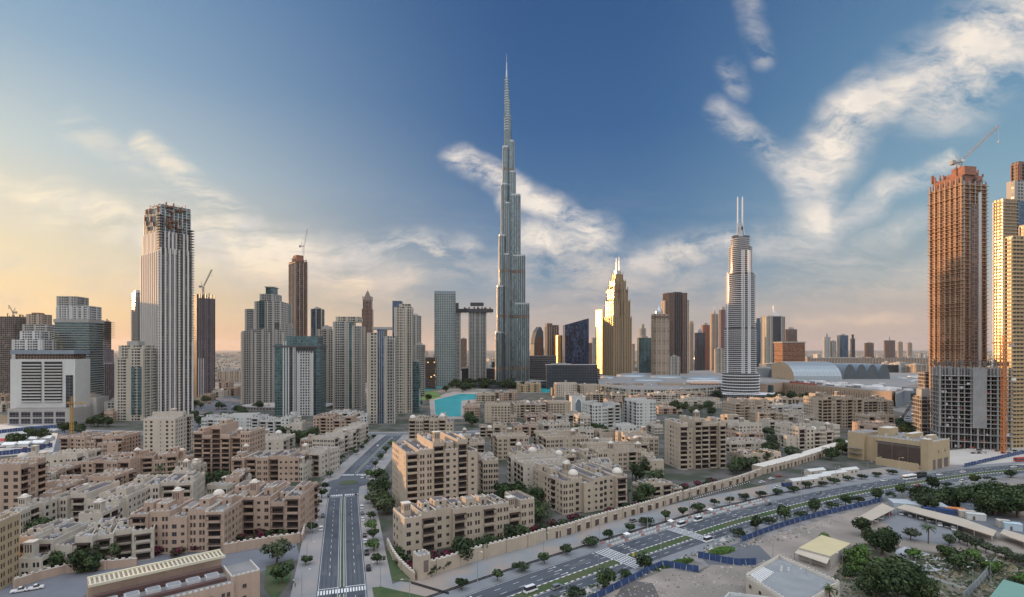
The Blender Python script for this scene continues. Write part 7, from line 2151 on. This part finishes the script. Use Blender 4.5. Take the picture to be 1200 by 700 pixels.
cluster(['round', 'palm'], [(700, 512), (692, 508), (684, 512), (716, 516)], 'palm-like tree below the left white tower', 'palms below the white towers', 1.3, 2, 5)
cluster(['round', 'grey'], [(812, 483), (822, 486), (802, 484), (790, 482), (836, 480), (820, 462), (832, 464), (842, 466), (812, 460)], 'dark tree left of the round white tower', 'trees left of the round tower', 1.5, 2, 12)
cluster(['round', 'grey'], [(908, 472), (914, 471), (922, 472), (938, 474), (946, 474), (954, 474), (900, 474)], 'dark tree in front of the sandstone mall', 'trees before the mall', 1.8, 2, 8)
cluster(['round', 'grey'], [(1062, 506), (1056, 502), (1066, 512), (1074, 470), (1080, 466)], 'dark tree beside the crowded car park near the mall wing', 'trees by the crowded car park', 1.4, 2, 6)
cluster(['shrub', 'bougain'], [(488, 664), (500, 660), (530, 655), (545, 650), (575, 645), (590, 641), (630, 622), (655, 618), (676, 613), (700, 608), (720, 603), (740, 598), (760, 592)], 'garden shrub just inside the crenellated highway wall', 'shrubs inside the highway wall', 1.2, 2, 3)
cluster(['shrub'], [(600, 575), (598, 585), (606, 595), (588, 600), (640, 585), (575, 600), (760, 545), (700, 530), (545, 540), (560, 560)], 'green shrub in the shaded lanes between the central beige blocks', 'shrubs in the central lanes', 1.7, 3, 5)
# right foreground
tree('big', 1034, 650, 'very dark large tree standing left of the paved pad', None, .92)
tree('big', 1024, 640, 'dark large tree joined to the back of the very dark one', None, .75)
tree('round', 1010, 628, 'round mid-green tree at the end of the tan canopy', None, 1.15)
tree('big', 1051, 704, 'largest tree of the picture, at the bottom right', None, 1.15)
tree('big', 1024, 700, 'broad dark tree left of the largest one, by the grey-roofed house', None, .85)
tree('big', 1075, 708, 'dark tree on the right shoulder of the largest one', None, .85)
tree('grey', 1067, 633, 'upright grey-green tree alone on the parking yard', None, 1.0)
tree('palm', 1088, 637, 'bushy date palm on the edge of the parking yard', None, 1.35)
tree('round', 1125, 670, 'dark bushy tree right of the paved pad', None, 1.3)
tree('palm', 972, 716, 'palm in front of the grey-roofed house at the bottom', None, 1.0)
tree('bright', 966, 637, 'light green bush growing behind the yellow pavilion roof', None, 1.2)
row('grey', [(1112, 640), (1124, 636), (1134, 640), (1144, 645), (1155, 648), (1166, 652), (1178, 655), (1190, 660), (1202, 664)], 'grey-green scrub bush in the hedge line right of the date palm', 'scrub hedge line', .9, 'from the left')
cluster(['round', 'grey', 'bright'], [(1090, 598), (1100, 592), (1110, 590), (1120, 592), (1130, 594), (1140, 588), (1085, 592)], 'tree of the light thicket behind the yards', 'thicket behind the yards', 1.1, 2, 4)
cluster(['big', 'round'], [(1170, 604), (1182, 602), (1194, 606), (1165, 596), (1190, 594)], 'dense dark tree of the grove at the right edge', 'grove at the right edge', 1.0, 1, 3)
cluster(['shrub', 'bright'], [(1004, 668), (1016, 664), (996, 676), (1040, 672), (1070, 656), (1100, 650), (1140, 662), (1160, 672), (1190, 680), (990, 660), (1006, 655), (1120, 652)], 'low scrub bush on the rough ground at right', 'scrub on the rough ground', 1.0, 2, 5)
# clipped hedges
for lb, px, py, rx, ry in (('round clipped bright green hedge beside the second crossing', 846, 646, 8, 3.6), ('long low clipped hedge above the bend of the blue hoarding', 793, 661, 10, 2.4)):
    q = G(px, py); m = MB(); rng = random.Random(px)
    for k in range(1800):
        a = rng.uniform(0, 6.28); d = math.sqrt(rng.random()); p = Vector((rx * d * math.cos(a), ry * d * math.sin(a), .9 * (1 - d ** 4) + rng.uniform(0, .15))); n_ = Vector((rng.gauss(0, .5), rng.gauss(0, .5), 1)).normalized(); u_ = n_.orthogonal().normalized(); v_ = n_.cross(u_)
        m.poly([p - u_ * .3, p - v_ * .25, p + u_ * .3, p + v_ * .25])
    o = m.build('hedge', [leaf_b]); o.location = q; o.rotation_euler = (0, 0, R(30)); tag(o, lb, 'hedge')

# ================================================================== VEHICLES
def car_parts(paint, kind='sedan', s=1.0):
    L_, Wd, Hh = {'sedan': (4.6, 1.85, 1.45), 'suv': (4.9, 2.0, 1.85), 'van': (5.6, 2.1, 2.5), 'pickup': (5.3, 1.95, 1.8)}[kind]
    hw = Wd / 2; l = L_ / 2
    low = {'sedan': .85, 'suv': 1.05, 'van': 1.15, 'pickup': 1.0}[kind]
    b = MB()
    b.loft([(-l, -hw * .94), (l, -hw * .94), (l, hw * .94), (-l, hw * .94)], .32, [(-l * .98, -hw), (l * .98, -hw), (l * .98, hw), (-l * .98, hw)], .62, cap=False)
    b.loft([(-l * .98, -hw), (l * .98, -hw), (l * .98, hw), (-l * .98, hw)], .62, [(-l * .95, -hw * .93), (l * .9, -hw * .93), (l * .9, hw * .93), (-l * .95, hw * .93)], low)
    b.poly([(-l, hw * .94, .32), (l, hw * .94, .32), (l, -hw * .94, .32), (-l, -hw * .94, .32)])
    c0, c1, r0, r1 = {'sedan': (-l * .72, l * .42, -l * .45, l * .12), 'suv': (-l * .93, l * .42, -l * .8, l * .2), 'van': (-l * .95, l * .8, -l * .92, l * .55), 'pickup': (-l * .2, l * .5, -l * .1, l * .25)}[kind]
    g = MB(); g.loft([(c0, -hw * .9), (c1, -hw * .9), (c1, hw * .9), (c0, hw * .9)], low + .005, [(r0, -hw * .76), (r1, -hw * .76), (r1, hw * .76), (r0, hw * .76)], Hh - .08)
    b.box(r0 - .03, r1 + .03, -hw * .78, hw * .78, Hh - .075, Hh)
    w = MB()
    w.v = []
    for k in range(12):
        a0, a1 = 2 * math.pi * k / 12, 2 * math.pi * (k + 1) / 12
        w.poly([(.33 * math.cos(a0), -.11, .33 * math.sin(a0)), (.33 * math.cos(a1), -.11, .33 * math.sin(a1)), (.33 * math.cos(a1), .11, .33 * math.sin(a1)), (.33 * math.cos(a0), .11, .33 * math.sin(a0))])
    for y in (-.11, .11): w.poly([(.33 * math.cos(2 * math.pi * k / 12), y, .33 * math.sin(2 * math.pi * k / 12)) for k in range(12)])
    h = MB(); h.box(-.05, .03, -.2, .2, -.08, .08)
    return (b.mesh('body', [paint]), g.mesh('window', [glassd]), w.mesh('wheel', [blackm]), h.mesh('headlight', [whitep]), L_, Wd)


paints = {'white': pmat('car_white', (.72, .72, .72), .25, var=.02), 'silver': pmat('car_silver', (.36, .37, .38), .25, .5, var=.02), 'black': pmat('car_black', (.015, .015, .018), .2, var=.02),
          'red': pmat('car_red', (.35, .03, .025), .25, var=.02), 'grey': pmat('car_grey', (.10, .105, .11), .25, .3, var=.02), 'blue': pmat('car_blue', (.03, .08, .2), .25, var=.02), 'sand': pmat('car_sand', (.4, .34, .26), .3, var=.02)}
CARM = {}
RIM = MB(); RIM.box(-.13, .13, -.125, .125, -.13, .13); RIM = RIM.mesh('rim', [steel])
BODY_ONLY = {}


def car(colr, kind, p, ang, label, group=None, near=True, cat='car', z=0.02):
    key = (colr, kind)
    if key not in CARM: CARM[key] = car_parts(paints[colr], kind)
    b, g, w, h, L_, Wd = CARM[key]
    r = thing({'sedan': 'car', 'suv': 'car', 'van': 'van', 'pickup': 'pickup_truck'}[kind], label, cat, (p[0], p[1], z), ang, group)
    place('body', b, r); place('window', g, r)
    if near:
        for sx in (-.32, .32):
            for sy in (-1, 1): wh = place('wheel', w, r, (sx * L_, sy * (Wd / 2 - .1), .33)); place('rim', RIM, wh, (0, 0, 0))
        for sy in (-.32, .32): place('headlight', h, r, (L_ / 2 - .02, sy * Wd, .66))
    return r


def onroad(line, S, px, py, off=None):
    q = G(px, py); s = s_near(line, S, q); p0, a = at_s(line, S, s, 0)
    d = (Vector(q[:2]) - p0); o = d.dot(Vector((-math.sin(a), math.cos(a))))
    p, a = at_s(line, S, s, o if off is None else off); return p, a


# cars parked on the right kerb of the boulevard
pk = [('white', 'suv', 423, 596), ('grey', 'sedan', 424, 603), ('white', 'sedan', 424, 610), ('black', 'sedan', 426, 629), ('white', 'sedan', 427, 636), ('black', 'suv', 428, 650), ('black', 'pickup', 429, 668)]
for i, (c_, k_, x, y) in enumerate(pk):
    p, a = onroad(BL, BS, x, y, -bw - 1.3)
    car(c_, k_, p, a, f'{c_} {dict(sedan="car", suv="tall car", van="van", pickup="pickup")[k_]} parked on the right kerb of the boulevard, {ordinal(i)} from the roundabout', 'cars parked on the right kerb', z=.13)
for c_, k_, x, y, o, lb in (('grey', 'suv', 379, 606, bw + 1.2, 'dark grey car parked on the left kerb of the boulevard, farther of two'), ('white', 'suv', 377, 621, bw + 1.2, 'white car parked on the left kerb of the boulevard, nearer of two')):
    p, a = onroad(BL, BS, x, y, o); car(c_, k_, p, a, lb, 'cars parked on the left kerb', z=.13)
for c_, k_, x, y, o, fl_, lb in (('white', 'suv', 425, 560, None, 0, 'white car leaving the roundabout on its right side'), ('black', 'sedan', 385, 582, None, 1, 'black car stopped before the crossing left of the median'), ('black', 'sedan', 417, 580, None, 0, 'black car stopped before the crossing right of the median'),
                                 ('white', 'sedan', 443, 523, None, 1, 'small white car on the curve of the upper boulevard')):
    p, a = onroad(BL, BS, x, y, o); car(c_, k_, p, a + math.pi * fl_, lb)
for c_, k_, x, y, fl_, lb in (('silver', 'suv', 653, 690, 0, 'silver car driving on the near carriageway left of the first crossing'), ('white', 'van', 798, 617, 1, 'white van passing the crowd barriers, left one of two'), ('white', 'van', 818, 611, 1, 'white van passing the crowd barriers, right one of two'),
                              ('white', 'van', 830, 635, 0, 'white van waiting on the near side at the second crossing'), ('white', 'sedan', 1036, 564, 1, 'white car on the highway left of the white bus'), ('white', 'sedan', 1101, 557, 1, 'white car on the highway right of the two buses'),
                              ('white', 'sedan', 1188, 548, 1, 'white car at the right edge of the highway'), ('silver', 'sedan', 1158, 550, 1, 'silver car on the bend of the highway right of the louvred building'),
                              ('grey', 'sedan', 900, 592, 1, 'grey car alone on the highway past the end of the barriers'), ('silver', 'sedan', 960, 578, 1, 'silver car on the highway below the white cabins'), ('white', 'sedan', 1128, 554, 0, 'white car on the far highway before the blue hoarding'),
                              ('red', 'sedan', 1076, 570, 0, 'red car parked under the verge trees right of the white bus'), ('white', 'suv', 1128, 565, 0, 'white car parked on the near verge, left one of two'), ('white', 'suv', 1147, 563, 0, 'white car parked on the near verge, right one of two')):
    q = G(x, y); p, a = onroad(HM, HS, x, y); car(c_, k_, p, a + math.pi * fl_, lb, near=y > 580)
for c_, k_, x, y, an, lb in (('white', 'pickup', 23, 694, 30, 'white pickup on the side street at lower left, left one'), ('white', 'pickup', 41, 691, 30, 'white pickup on the side street at lower left, right one'),
                             ('white', 'suv', 955, 655, 160, 'white car parked under the awning of the yellow-roofed pavilion'), ('silver', 'sedan', 944, 653, 160, 'silver car parked beside the white one under the awning'), ('white', 'sedan', 1002, 668, 10, 'white car alone on the grass right of the grey-roofed house'),
                             ('silver', 'suv', 742, 612, 35, 'silver car parked beside the crenellated wall on the sandy strip'), ('white', 'sedan', 893, 566, 30, 'white car parked left of the dark blue container'), ('white', 'sedan', 904, 562, 30, 'second white car parked left of the dark blue container'), ('red', 'sedan', 913, 559, 25, 'red car parked near the arcaded wall left of the cabins'),
                             ('white', 'sedan', 911, 572, 25, 'white car parked in front of the dark blue container'), ('white', 'van', 622, 694, 37, 'white van parked on the pavement near the bottom edge')):
    q = G(x, y); car(c_, k_, q, R(an), lb, near=True, z=.1)
lotc = ['white', 'white', 'red', 'white', 'silver', 'white', 'white', 'grey', 'white', 'silver', 'white']
for i, (x, y) in enumerate([(1026, 611), (1032, 608), (1042, 603), (1056, 603), (1066, 605), (1079, 608), (1088, 611), (1094, 613), (1101, 616), (1109, 618), (1117, 621)]):
    car(lotc[i], 'suv' if i % 3 else 'sedan', G(x, y), R(60), f'{lotc[i]} car in the row at the edge of the tan canopy, {ordinal(i)} from the left', 'cars at the tan canopy', near=False, z=.1)


def lot(name, px0, py0, px1, py1, nx, ny, ang, cols, label, group, seed, keep=.8):
    rng = random.Random(seed); a, b_ = G(px0, py0), G(px1, py1)
    for i in range(nx):
        for j in range(ny):
            if rng.random() > keep: continue
            u, v = (i + .5) / nx, (j + .5) / ny
            x, y = px0 + (px1 - px0) * u, py0 + (py1 - py0) * v
            c_ = rng.choice(cols); car(c_, rng.choice(['sedan', 'suv', 'sedan', 'van']), G(x, y), R(ang + rng.uniform(-4, 4)), f'{c_} {label}', group, near=False, z=.08)


MIX = ['white', 'white', 'white', 'silver', 'grey', 'black', 'red', 'sand']
lot('l', 232, 500, 278, 468, 5, 9, 20, MIX, 'vehicle in the dense car park left of the concrete podium', 'vehicles in the car park left of the podium', 1)
lot('l', 1054, 508, 1094, 480, 6, 8, 10, MIX, 'vehicle in the crowded car park by the mall wing', 'vehicles in the car park by the mall wing', 2, .85)
lot('l', 858, 478, 950, 470, 12, 3, 5, MIX, 'vehicle on the parking field in front of the sandstone mall', 'vehicles before the sandstone mall', 3, .75)
lot('l', 0, 528, 60, 516, 9, 4, 8, ['white', 'white', 'blue', 'white', 'silver', 'red'], 'vehicle in the storage yard at left', 'vehicles in the storage yard', 4, .8)
lot('l', 90, 492, 130, 476, 3, 5, 60, MIX, 'vehicle on the curved road behind the hotel', 'vehicles on the curved road', 5, .5)
lot('l', 1130, 533, 1200, 528, 10, 2, 20, MIX, 'vehicle on the sandy forecourt below the unfinished podium', 'vehicles on the forecourt', 6, .6)
for i in range(7):
    q = G(4 + i * 8.5, 520 - i * .6 + (i % 2) * 5); r = thing('container', f'white storage tent in the yard behind the blue hoarding, {ordinal(i)} from the left', 'tent', q, R(8), 'white tents of the storage yard')
    m = MB(); m.box(-5, 5, -4, 4, 0, 3); m.build('wall', [white], r); m = MB(); m.loft([(-5.3, -4.3), (5.3, -4.3), (5.3, 4.3), (-5.3, 4.3)], 3.003, [(-5.3, -.1), (5.3, -.1), (5.3, .1), (-5.3, .1)], 5); m.build('roof', [redm if i == 0 else whitep], r); r.name = 'storage_tent'
# buses
for lb, x, y, mt in (('white bus driving on the highway below the yellow louvred building', 1066, 562, whitep), ('dark coach right behind the white bus on the highway', 1078, 559.5, paints['black']), ('red and white bus at the right edge by the blue hoarding', 1196, 541, redm)):
    p, a = onroad(HM, HS, x, y); r = thing('bus', lb, 'bus', (p.x, p.y, .03), a)
    m = MB(); m.box(-6, 6, -1.25, 1.25, .45, 1.5); m.box(-6, 6, -1.25, 1.25, 2.6, 3.15); m.box(-5.9, 5.9, -1.15, 1.15, 3.153, 3.35); m.build('body', [mt], r)
    m = MB(); m.box(-5.95, 5.95, -1.2, 1.2, 1.503, 2.597); m.build('window_band', [glassd], r)
    if ('bus', 'wheel') not in CARM: CARM[('bus', 'wheel')] = car_parts(whitep, 'van')[2]
    for sx in (-3.8, 3.6):
        for sy in (-1.1, 1.1): place('wheel', CARM[('bus', 'wheel')], r, (sx, sy, .48), scale=(1.45, 1.6, 1.45))
# crowd barriers along the far lane
BM = MB(); BM.loft([(-.95, -.28), (.95, -.28), (.95, .28), (-.95, .28)], 0, [(-.95, -.12), (.95, -.12), (.95, .12), (-.95, .12)], .8)
BMW, BMR = BM.mesh('traffic_barrier', [white]), BM.mesh('traffic_barrier', [pmat('barrier_red', (.38, .16, .13), .7)])
s0_, s1_ = s_near(HM, HS, G(716, 641)), s_near(HM, HS, G(912, 590))
for o, st in ((14.6, 2.3), (18.4, 2.6)):
    s = s0_; k = 0
    while s < s1_:
        p, a = at_s(HM, HS, s, o); tag(place('traffic_barrier', BMW if k % 5 else BMR, None, (p.x, p.y, .14), a), f'{"white" if k % 5 else "red"} plastic barrier in the {"front" if o < 16 else "rear"} row along the highway pavement', 'barrier', 'plastic barriers along the highway'); s += st; k += 1
for k in range(3):
    p, a = at_s(HM, HS, s0_ + 14 + k * 33, 16.6); r = thing('stall_tent', f'small white event tent between the barrier rows, {ordinal(k)} from the left', 'tent', (p.x, p.y, .13), a, 'event tents between the barriers')
    m = MB(); [m.box(x - .06, x + .06, y - .06, y + .06, 0, 2.2) for x in (-1.3, 1.3) for y in (-1.1, 1.1)]; m.build('pole', [steel], r)
    m = MB(); m.loft([(-1.5, -1.3), (1.5, -1.3), (1.5, 1.3), (-1.5, 1.3)], 2.2, [(-.1, -.1), (.1, -.1), (.1, .1), (-.1, .1)], 3.1); m.build('roof', [whitep], r)
# motorbikes along the wall below the nine storey block
MBK = MB(); MBK.box(-.5, .5, -.14, .14, .45, .85); MBK.box(-.75, -.2, -.12, .12, .8, 1.0); MBK.bar((.55, 0, .4), (.4, 0, 1.1), .08); MBK.bar((.4, -.35, 1.1), (.4, .35, 1.1), .06); MBK.box(-1.0, -.6, -.25, .25, .85, 1.3, 1)
for xx in (-.7, .7):
    for k in range(10):
        a0, a1 = 2 * math.pi * k / 10, 2 * math.pi * (k + 1) / 10; MBK.poly([(xx + .32 * math.cos(a0), -.06, .32 + .32 * math.sin(a0)), (xx + .32 * math.cos(a1), -.06, .32 + .32 * math.sin(a1)), (xx + .32 * math.cos(a1), .06, .32 + .32 * math.sin(a1)), (xx + .32 * math.cos(a0), .06, .32 + .32 * math.sin(a0))])
MBK = MBK.mesh('motorbike', [blackm, whitep])
for k in range(26):
    q = G(812 + k * 2.6, 586 - k * .78); tag(place('motorbike', MBK, None, (q.x, q.y, .03), R(110)), 'dark delivery motorbike parked in the line beside the crenellated wall', 'motorbike', 'motorbikes parked by the wall')

# ---- street lamps
def lamp(p, ang, h, label, group, arms=1):
    key = ('lamp', round(h), arms)
    if key not in CARM:
        m = MB(); m.lathe(0, 0, [(.22, 0), (.2, .6), (.13, .7), (.08, h)], 8); a_ = MB()
        for sg in ((1,) if arms == 1 else (1, -1)):
            a_.bar((0, 0, h - .1), (sg * 1.2, 0, h + .5), .11); a_.bar((sg * 1.2, 0, h + .5), (sg * 2.3, 0, h + .6), .09)
        hd = MB()
        for sg in ((1,) if arms == 1 else (1, -1)): hd.loft([(sg * 2.3 - .1, -.16), (sg * 2.3 + .9, -.14), (sg * 2.3 + .9, .14), (sg * 2.3 - .1, .16)], h + .5, [(sg * 2.3, -.1), (sg * 2.3 + .7, -.08), (sg * 2.3 + .7, .08), (sg * 2.3, .1)], h + .68)
        CARM[key] = (m.mesh('pole', [steel]), a_.mesh('arm', [steel]), hd.mesh('lamp_head', [pmat('lamp_head', (.6, .62, .62), .4)]))
    a, b_, c_ = CARM[key]; r = thing('street_lamp', label, 'street lamp', (p[0], p[1], .02), ang, group); place('pole', a, r); ar = place('arm', b_, r); place('lamp_head', c_, ar); return r


s = s_near(HM, HS, G(573, 690)); k = 0
while s < 520:
    p, a = at_s(HM, HS, s, 20.2); lamp(p, a - math.pi / 2, 12, f'tall highway lamp on the far pavement, {ordinal(k)} from the left', 'lamps on the far pavement'); s += 34; k += 1
s = s_near(HM, HS, G(700, 690)); k = 0
while s < 560:
    p, a = at_s(HM, HS, s, -13.5); lamp(p, a + math.pi / 2, 12, f'tall highway lamp on the near side, {ordinal(k)} from the left', 'lamps on the near side'); s += 38; k += 1
for sd, nm in ((1, 'left'), (-1, 'right')):
    s = 150; k = 0
    while s < BS[-1] - 20:
        p, a = at_s(BL, BS, s, sd * (bw + 5)); lamp(p, a - sd * math.pi / 2, 9, f'boulevard lamp on the {nm} pavement, {ordinal(k)} from the near end', f'boulevard lamps, {nm} side'); s += 30; k += 1
for px, py, lb in ((945, 692, 'lone floodlight pole beside the pavilion'), (987, 672, 'short pale pole on the grass right of the pavilion'), (1140, 690, 'pale pole by the grey panel fence, left one'), (1161, 682, 'pale pole by the grey panel fence, right one'), (480, 706, 'leaning lamp at the hedge corner of boulevard and highway')):
    q = G(px, py); lamp(q, R(200), 8, lb, None)
# ---- loose ground cover: nobody could count it
def scatter(name, quads, n, smin, smax, mats, seed, up=.15):
    rng = random.Random(seed); m = MB()
    for k in range(n):
        A_, B_, C_, D_ = [G(*p) for p in quads[rng.randrange(len(quads))]]; u, v = rng.random(), rng.random()
        p = A_.lerp(B_, u).lerp(D_.lerp(C_, u), v); s_ = rng.uniform(smin, smax) * (2.5 if rng.random() < .04 else 1)
        a = rng.uniform(0, 3.1); d1 = Vector((math.cos(a), math.sin(a), 0)) * s_; d2 = Vector((-math.sin(a), math.cos(a), 0)) * s_ * rng.uniform(.4, 1); t_ = Vector((0, 0, s_ * up * rng.uniform(.5, 2)))
        q = p + Vector((0, 0, .1)); c_ = q + t_; mi = rng.randrange(len(mats))
        for e, f in ((d1, d2), (d2, -d1), (-d1, -d2), (-d2, d1)): m.poly([q + e, q + f, c_], mi)
    return tag(m.build(name, mats), kind='stuff')


LOTQ = [[(705, 700), (900, 700), (1000, 640), (790, 672)], [(860, 645), (930, 632), (1010, 600), (890, 628)]]
SCQ = [[(985, 700), (1200, 700), (1200, 665), (1010, 652)], [(1060, 655), (1200, 690), (1200, 655), (1110, 648)], [(975, 680), (1050, 690), (1040, 655), (990, 655)]]
scatter('rubble', LOTQ + SCQ, 2600, .12, .5, [concrete, concd, sandw], 5, .5)
scatter('dry_grass', SCQ, 4200, .3, 1.0, [pmat('dry_grass', (.16, .135, .075), .95, var=.3), leaf_g, leaf_d], 6, .4)
scatter('verge_grass', [[(705, 695), (760, 672), (900, 620), (860, 625)], [(640, 700), (700, 700), (740, 675), (700, 685)], [(900, 618), (1000, 592), (1000, 586), (905, 606)]], 900, .3, .8, [leaf_d, leaf_g, sandw], 7, .4)
# ---- signs and people
q = G(742, 655); r = thing('warning_sign', 'yellow warning board standing in the median at the first crossing', 'sign', q, R(30)); m = MB(); m.box(-.06, .06, -.06, .06, 0, 2.2); m.build('post', [steel], r); m = MB(); m.box(-.6, .6, -.12, -.065, 1.3, 2.5); m.build('board', [yelm], r)


def person(px, py, heading, label, top, legs):
    q = G(px, py); r = thing('person', label, 'person', (q.x, q.y, .14), R(heading))
    j = [(0, 0, .95), (0, .02, 1.25), (0, .02, 1.47), (.1, 0, .9), (.16, .12, .5), (.1, .02, .07), (.14, .16, .03), (-.1, 0, .9), (-.04, -.02, .5), (-.1, -.22, .1), (-.08, -.1, .04),
         (.2, .02, 1.42), (.27, .1, 1.15), (.24, .22, .92), (-.2, .02, 1.42), (-.27, -.08, 1.15), (-.25, -.02, .9), (0, .03, 1.56), (0, .05, 1.72)]
    e = [(0, 1), (1, 2), (0, 3), (3, 4), (4, 5), (5, 6), (0, 7), (7, 8), (8, 9), (9, 10), (2, 11), (11, 12), (12, 13), (2, 14), (14, 15), (15, 16), (2, 17), (17, 18)]
    rad = [.15, .15, .13, .1, .065, .045, .05, .1, .065, .045, .05, .07, .045, .035, .07, .045, .035, .055, .1]
    me = bpy.data.meshes.new('body'); me.from_pydata(j, e, []); o = bpy.data.objects.new('body', me); col.objects.link(o); o.parent = r
    me.skin_vertices or me.attributes
    o.modifiers.new('skin', 'SKIN'); o.modifiers.new('sub', 'SUBSURF').levels = 1
    if not me.skin_vertices: return r
    for i, sv in enumerate(me.skin_vertices[0].data): sv.radius = (rad[i], rad[i]); sv.use_root = (i == 0)
    dg = bpy.context.evaluated_depsgraph_get(); ev = o.evaluated_get(dg); nm = bpy.data.meshes.new_from_object(ev)
    o.modifiers.clear(); o.data = nm; nm.materials.clear()
    for mt in (top, legs, pmat('skin', (.35, .2, .14), .7), blackm): nm.materials.append(mt)
    for f in nm.polygons:
        c_ = sum((nm.vertices[v].co for v in f.vertices), Vector()) / len(f.vertices)
        f.material_index = 1 if c_.z < .95 else (2 if c_.z > 1.5 or (abs(c_.x) > .2 and c_.z < 1.05) else 0)
    h = MB(); h.lathe(0, .03, [(.11, 1.7), (.125, 1.76), (.1, 1.84), (0, 1.87)], 8); h.build('hair', [blackm], r)
    return r


person(342, 692, 160, 'person in a dark shirt walking on the left pavement, left one of the pair', blackm, concd)
person(346, 689, 150, 'person in dark clothes walking on the left pavement, right one of the pair', concd, blackm)
person(344, 684, 20, 'person in white standing above the walking pair on the left pavement', whitep, blackm)

# ---- cranes on the ground
q = G(84, 512); hammer_crane('tower_crane', 'short yellow tower crane in front of the hotel podium', (q.x, q.y, 0), hgt(474, q.y), 7, 20, 165, pmat('crane_ochre', (.42, .27, .08), .6), 2.2)
q = G(1116, 522); r = thing('mobile_crane', 'yellow crawler crane with a raised dark boom in front of the bare podium', 'crane', q, R(150))
m = MB(); m.box(-4, 4, -2.6, -1.6, 0, 1.1); m.box(-4, 4, 1.6, 2.6, 0, 1.1); m.build('track', [blackm], r); m = MB(); m.box(-4.5, 2.5, -1.8, 1.8, 1.2, 3.6); m.box(1, 3.4, -1.9, -.6, 1.3, 3.8, 1); m.build('body', [yelm, glassd], r)
m = MB(); m.lattice((2, 0, 3), (10, 0, 19), 1.8, .3); m.build('lower_boom', [yelm], r); m = MB(); m.lattice((10, 0, 19), (20, 0, 40), 1.4, .24); m.build('upper_boom', [blackm], r)
q = G(1052, 497); r = thing('mobile_crane', 'crane with a long black lattice boom leaning right over the crowded car park', 'crane', q, R(-22))
m = MB(); m.box(-5, 3, -2.4, 2.4, 0, 3.4); m.build('body', [redm], r); m = MB(); m.lattice((2, 0, 3), (27, 0, 48), 1.7, .3); m.build('boom', [blackm], r)
for px, py, lb in ((1092, 492, 'red site lorry left of the podium frame'), (1090, 484, 'second red site lorry beside the crowded car park')):
    q = G(px, py); r = thing('lorry', lb, 'lorry', q, R(20)); m = MB(); m.box(-4, 2, -1.3, 1.3, 1, 3.6); m.box(2.2, 4, -1.2, 1.2, .6, 2.8); m.build('body', [redm], r); m = MB(); m.box(4.003, 4.05, -1, 1, 1.6, 2.6); m.build('windscreen', [glassd], r)
    for sx in (-3, -1.6, 3): [place('wheel', CARM[('bus', 'wheel')], r, (sx, sy, .48), scale=(1.4, 1.5, 1.4)) for sy in (-1.1, 1.1)]

# ================================================================== THE CITY BEYOND
rng = random.Random(12)
BX = []
for k in range(6):
    m = MB(6, 4); w, d, h = [(26, 20, 11), (40, 18, 8), (18, 18, 22), (60, 30, 9), (22, 22, 34), (30, 16, 14)][k]
    m.box(-w / 2, w / 2, -d / 2, d / 2, 0, h, 0, 1); m.box(-w * .2, w * .1, -d * .2, d * .2, h, h + 3, 0, 1)
    BX.append([m.mesh('far_building', [mt, roofl]) for mt in (fa_warm, fa_white, fa_pale, fa_cream)])
n = 0
while n < 285:
    Y = 1500 * (6.5 ** rng.random()); px = rng.uniform(-60, 1260)
    if Y < 1900 and 500 < px < 960: continue
    if 470 < px < 960 and Y < 1700: continue
    k = rng.choice((0, 0, 1, 1, 3, 5, 2, 4) if Y > 2200 else (0, 1, 5)); mm = BX[k][rng.randrange(4)]
    lab = 'tiny pale building in the hazy city near the horizon' if Y > 3500 else 'small low building in the flat city behind the towers'
    s_ = rng.uniform(.8, 1.5) * (1.0 if Y < 4000 else 1.5)
    tag(place('far_building', mm, None, (Xp(px, Y), Y, 0), R(rng.uniform(-30, 30)), (s_, s_, s_ * rng.uniform(.7, 1.4))), lab, 'building', 'tiny buildings near the horizon' if Y > 3500 else 'low buildings behind the towers'); n += 1
# far tree belts: too far and too many to count
m = MB(); rng = random.Random(77)
for k in range(9000):
    Y = 1450 * (4.5 ** rng.random()); px = rng.uniform(900, 1100) if rng.random() < .6 else rng.uniform(-60, 1260)
    if px < 950 and 480 < px and Y < 1800: continue
    x = Xp(px, Y); s_ = rng.uniform(3, 8)
    q = Vector((x, Y, rng.uniform(2, 6))); a = rng.uniform(0, 3.14)
    u_, v_ = Vector((math.cos(a), math.sin(a), 0)) * s_, Vector((-.3 * math.sin(a), .3 * math.cos(a), 1)).normalized() * s_ * .6
    m.poly([q - u_, q - v_, q + u_, q + v_])
tag(m.build('distant_trees', [leaf_d]), kind='stuff')
m = MB()
for k in range(3600):
    Y = rng.uniform(3600, 15000); x = rng.uniform(-.98, .98) * Y; w, h = rng.uniform(12, 50), rng.uniform(6, 16) * (3 if rng.random() < .06 else 1)
    m.box(x, x + w, Y, Y + 12, 0, h, rng.randrange(3), bottom=False)
tag(m.build('far_city', [cream, beige, pink]), kind='stuff')

# ---- air
HZ = MB(); HZ.box(-40000, 40000, -3000, 60000, -1.0, 900, 0)
hm = bpy.data.materials.new('haze'); hm.use_nodes = True
t_ = NT(hm.node_tree); hm.node_tree.nodes.remove(hm.node_tree.nodes['Principled BSDF'])
v = t_.n('ShaderNodeVolumePrincipled'); v.inputs['Color'].default_value = (0.90, 0.90, 0.94, 1); v.inputs['Density'].default_value = 0.000009; v.inputs['Anisotropy'].default_value = 0.3
hm.node_tree.links.new(v.outputs[0], hm.node_tree.nodes['Material Output'].inputs['Volume'])
tag(HZ.build('haze', [hm]), kind='stuff')
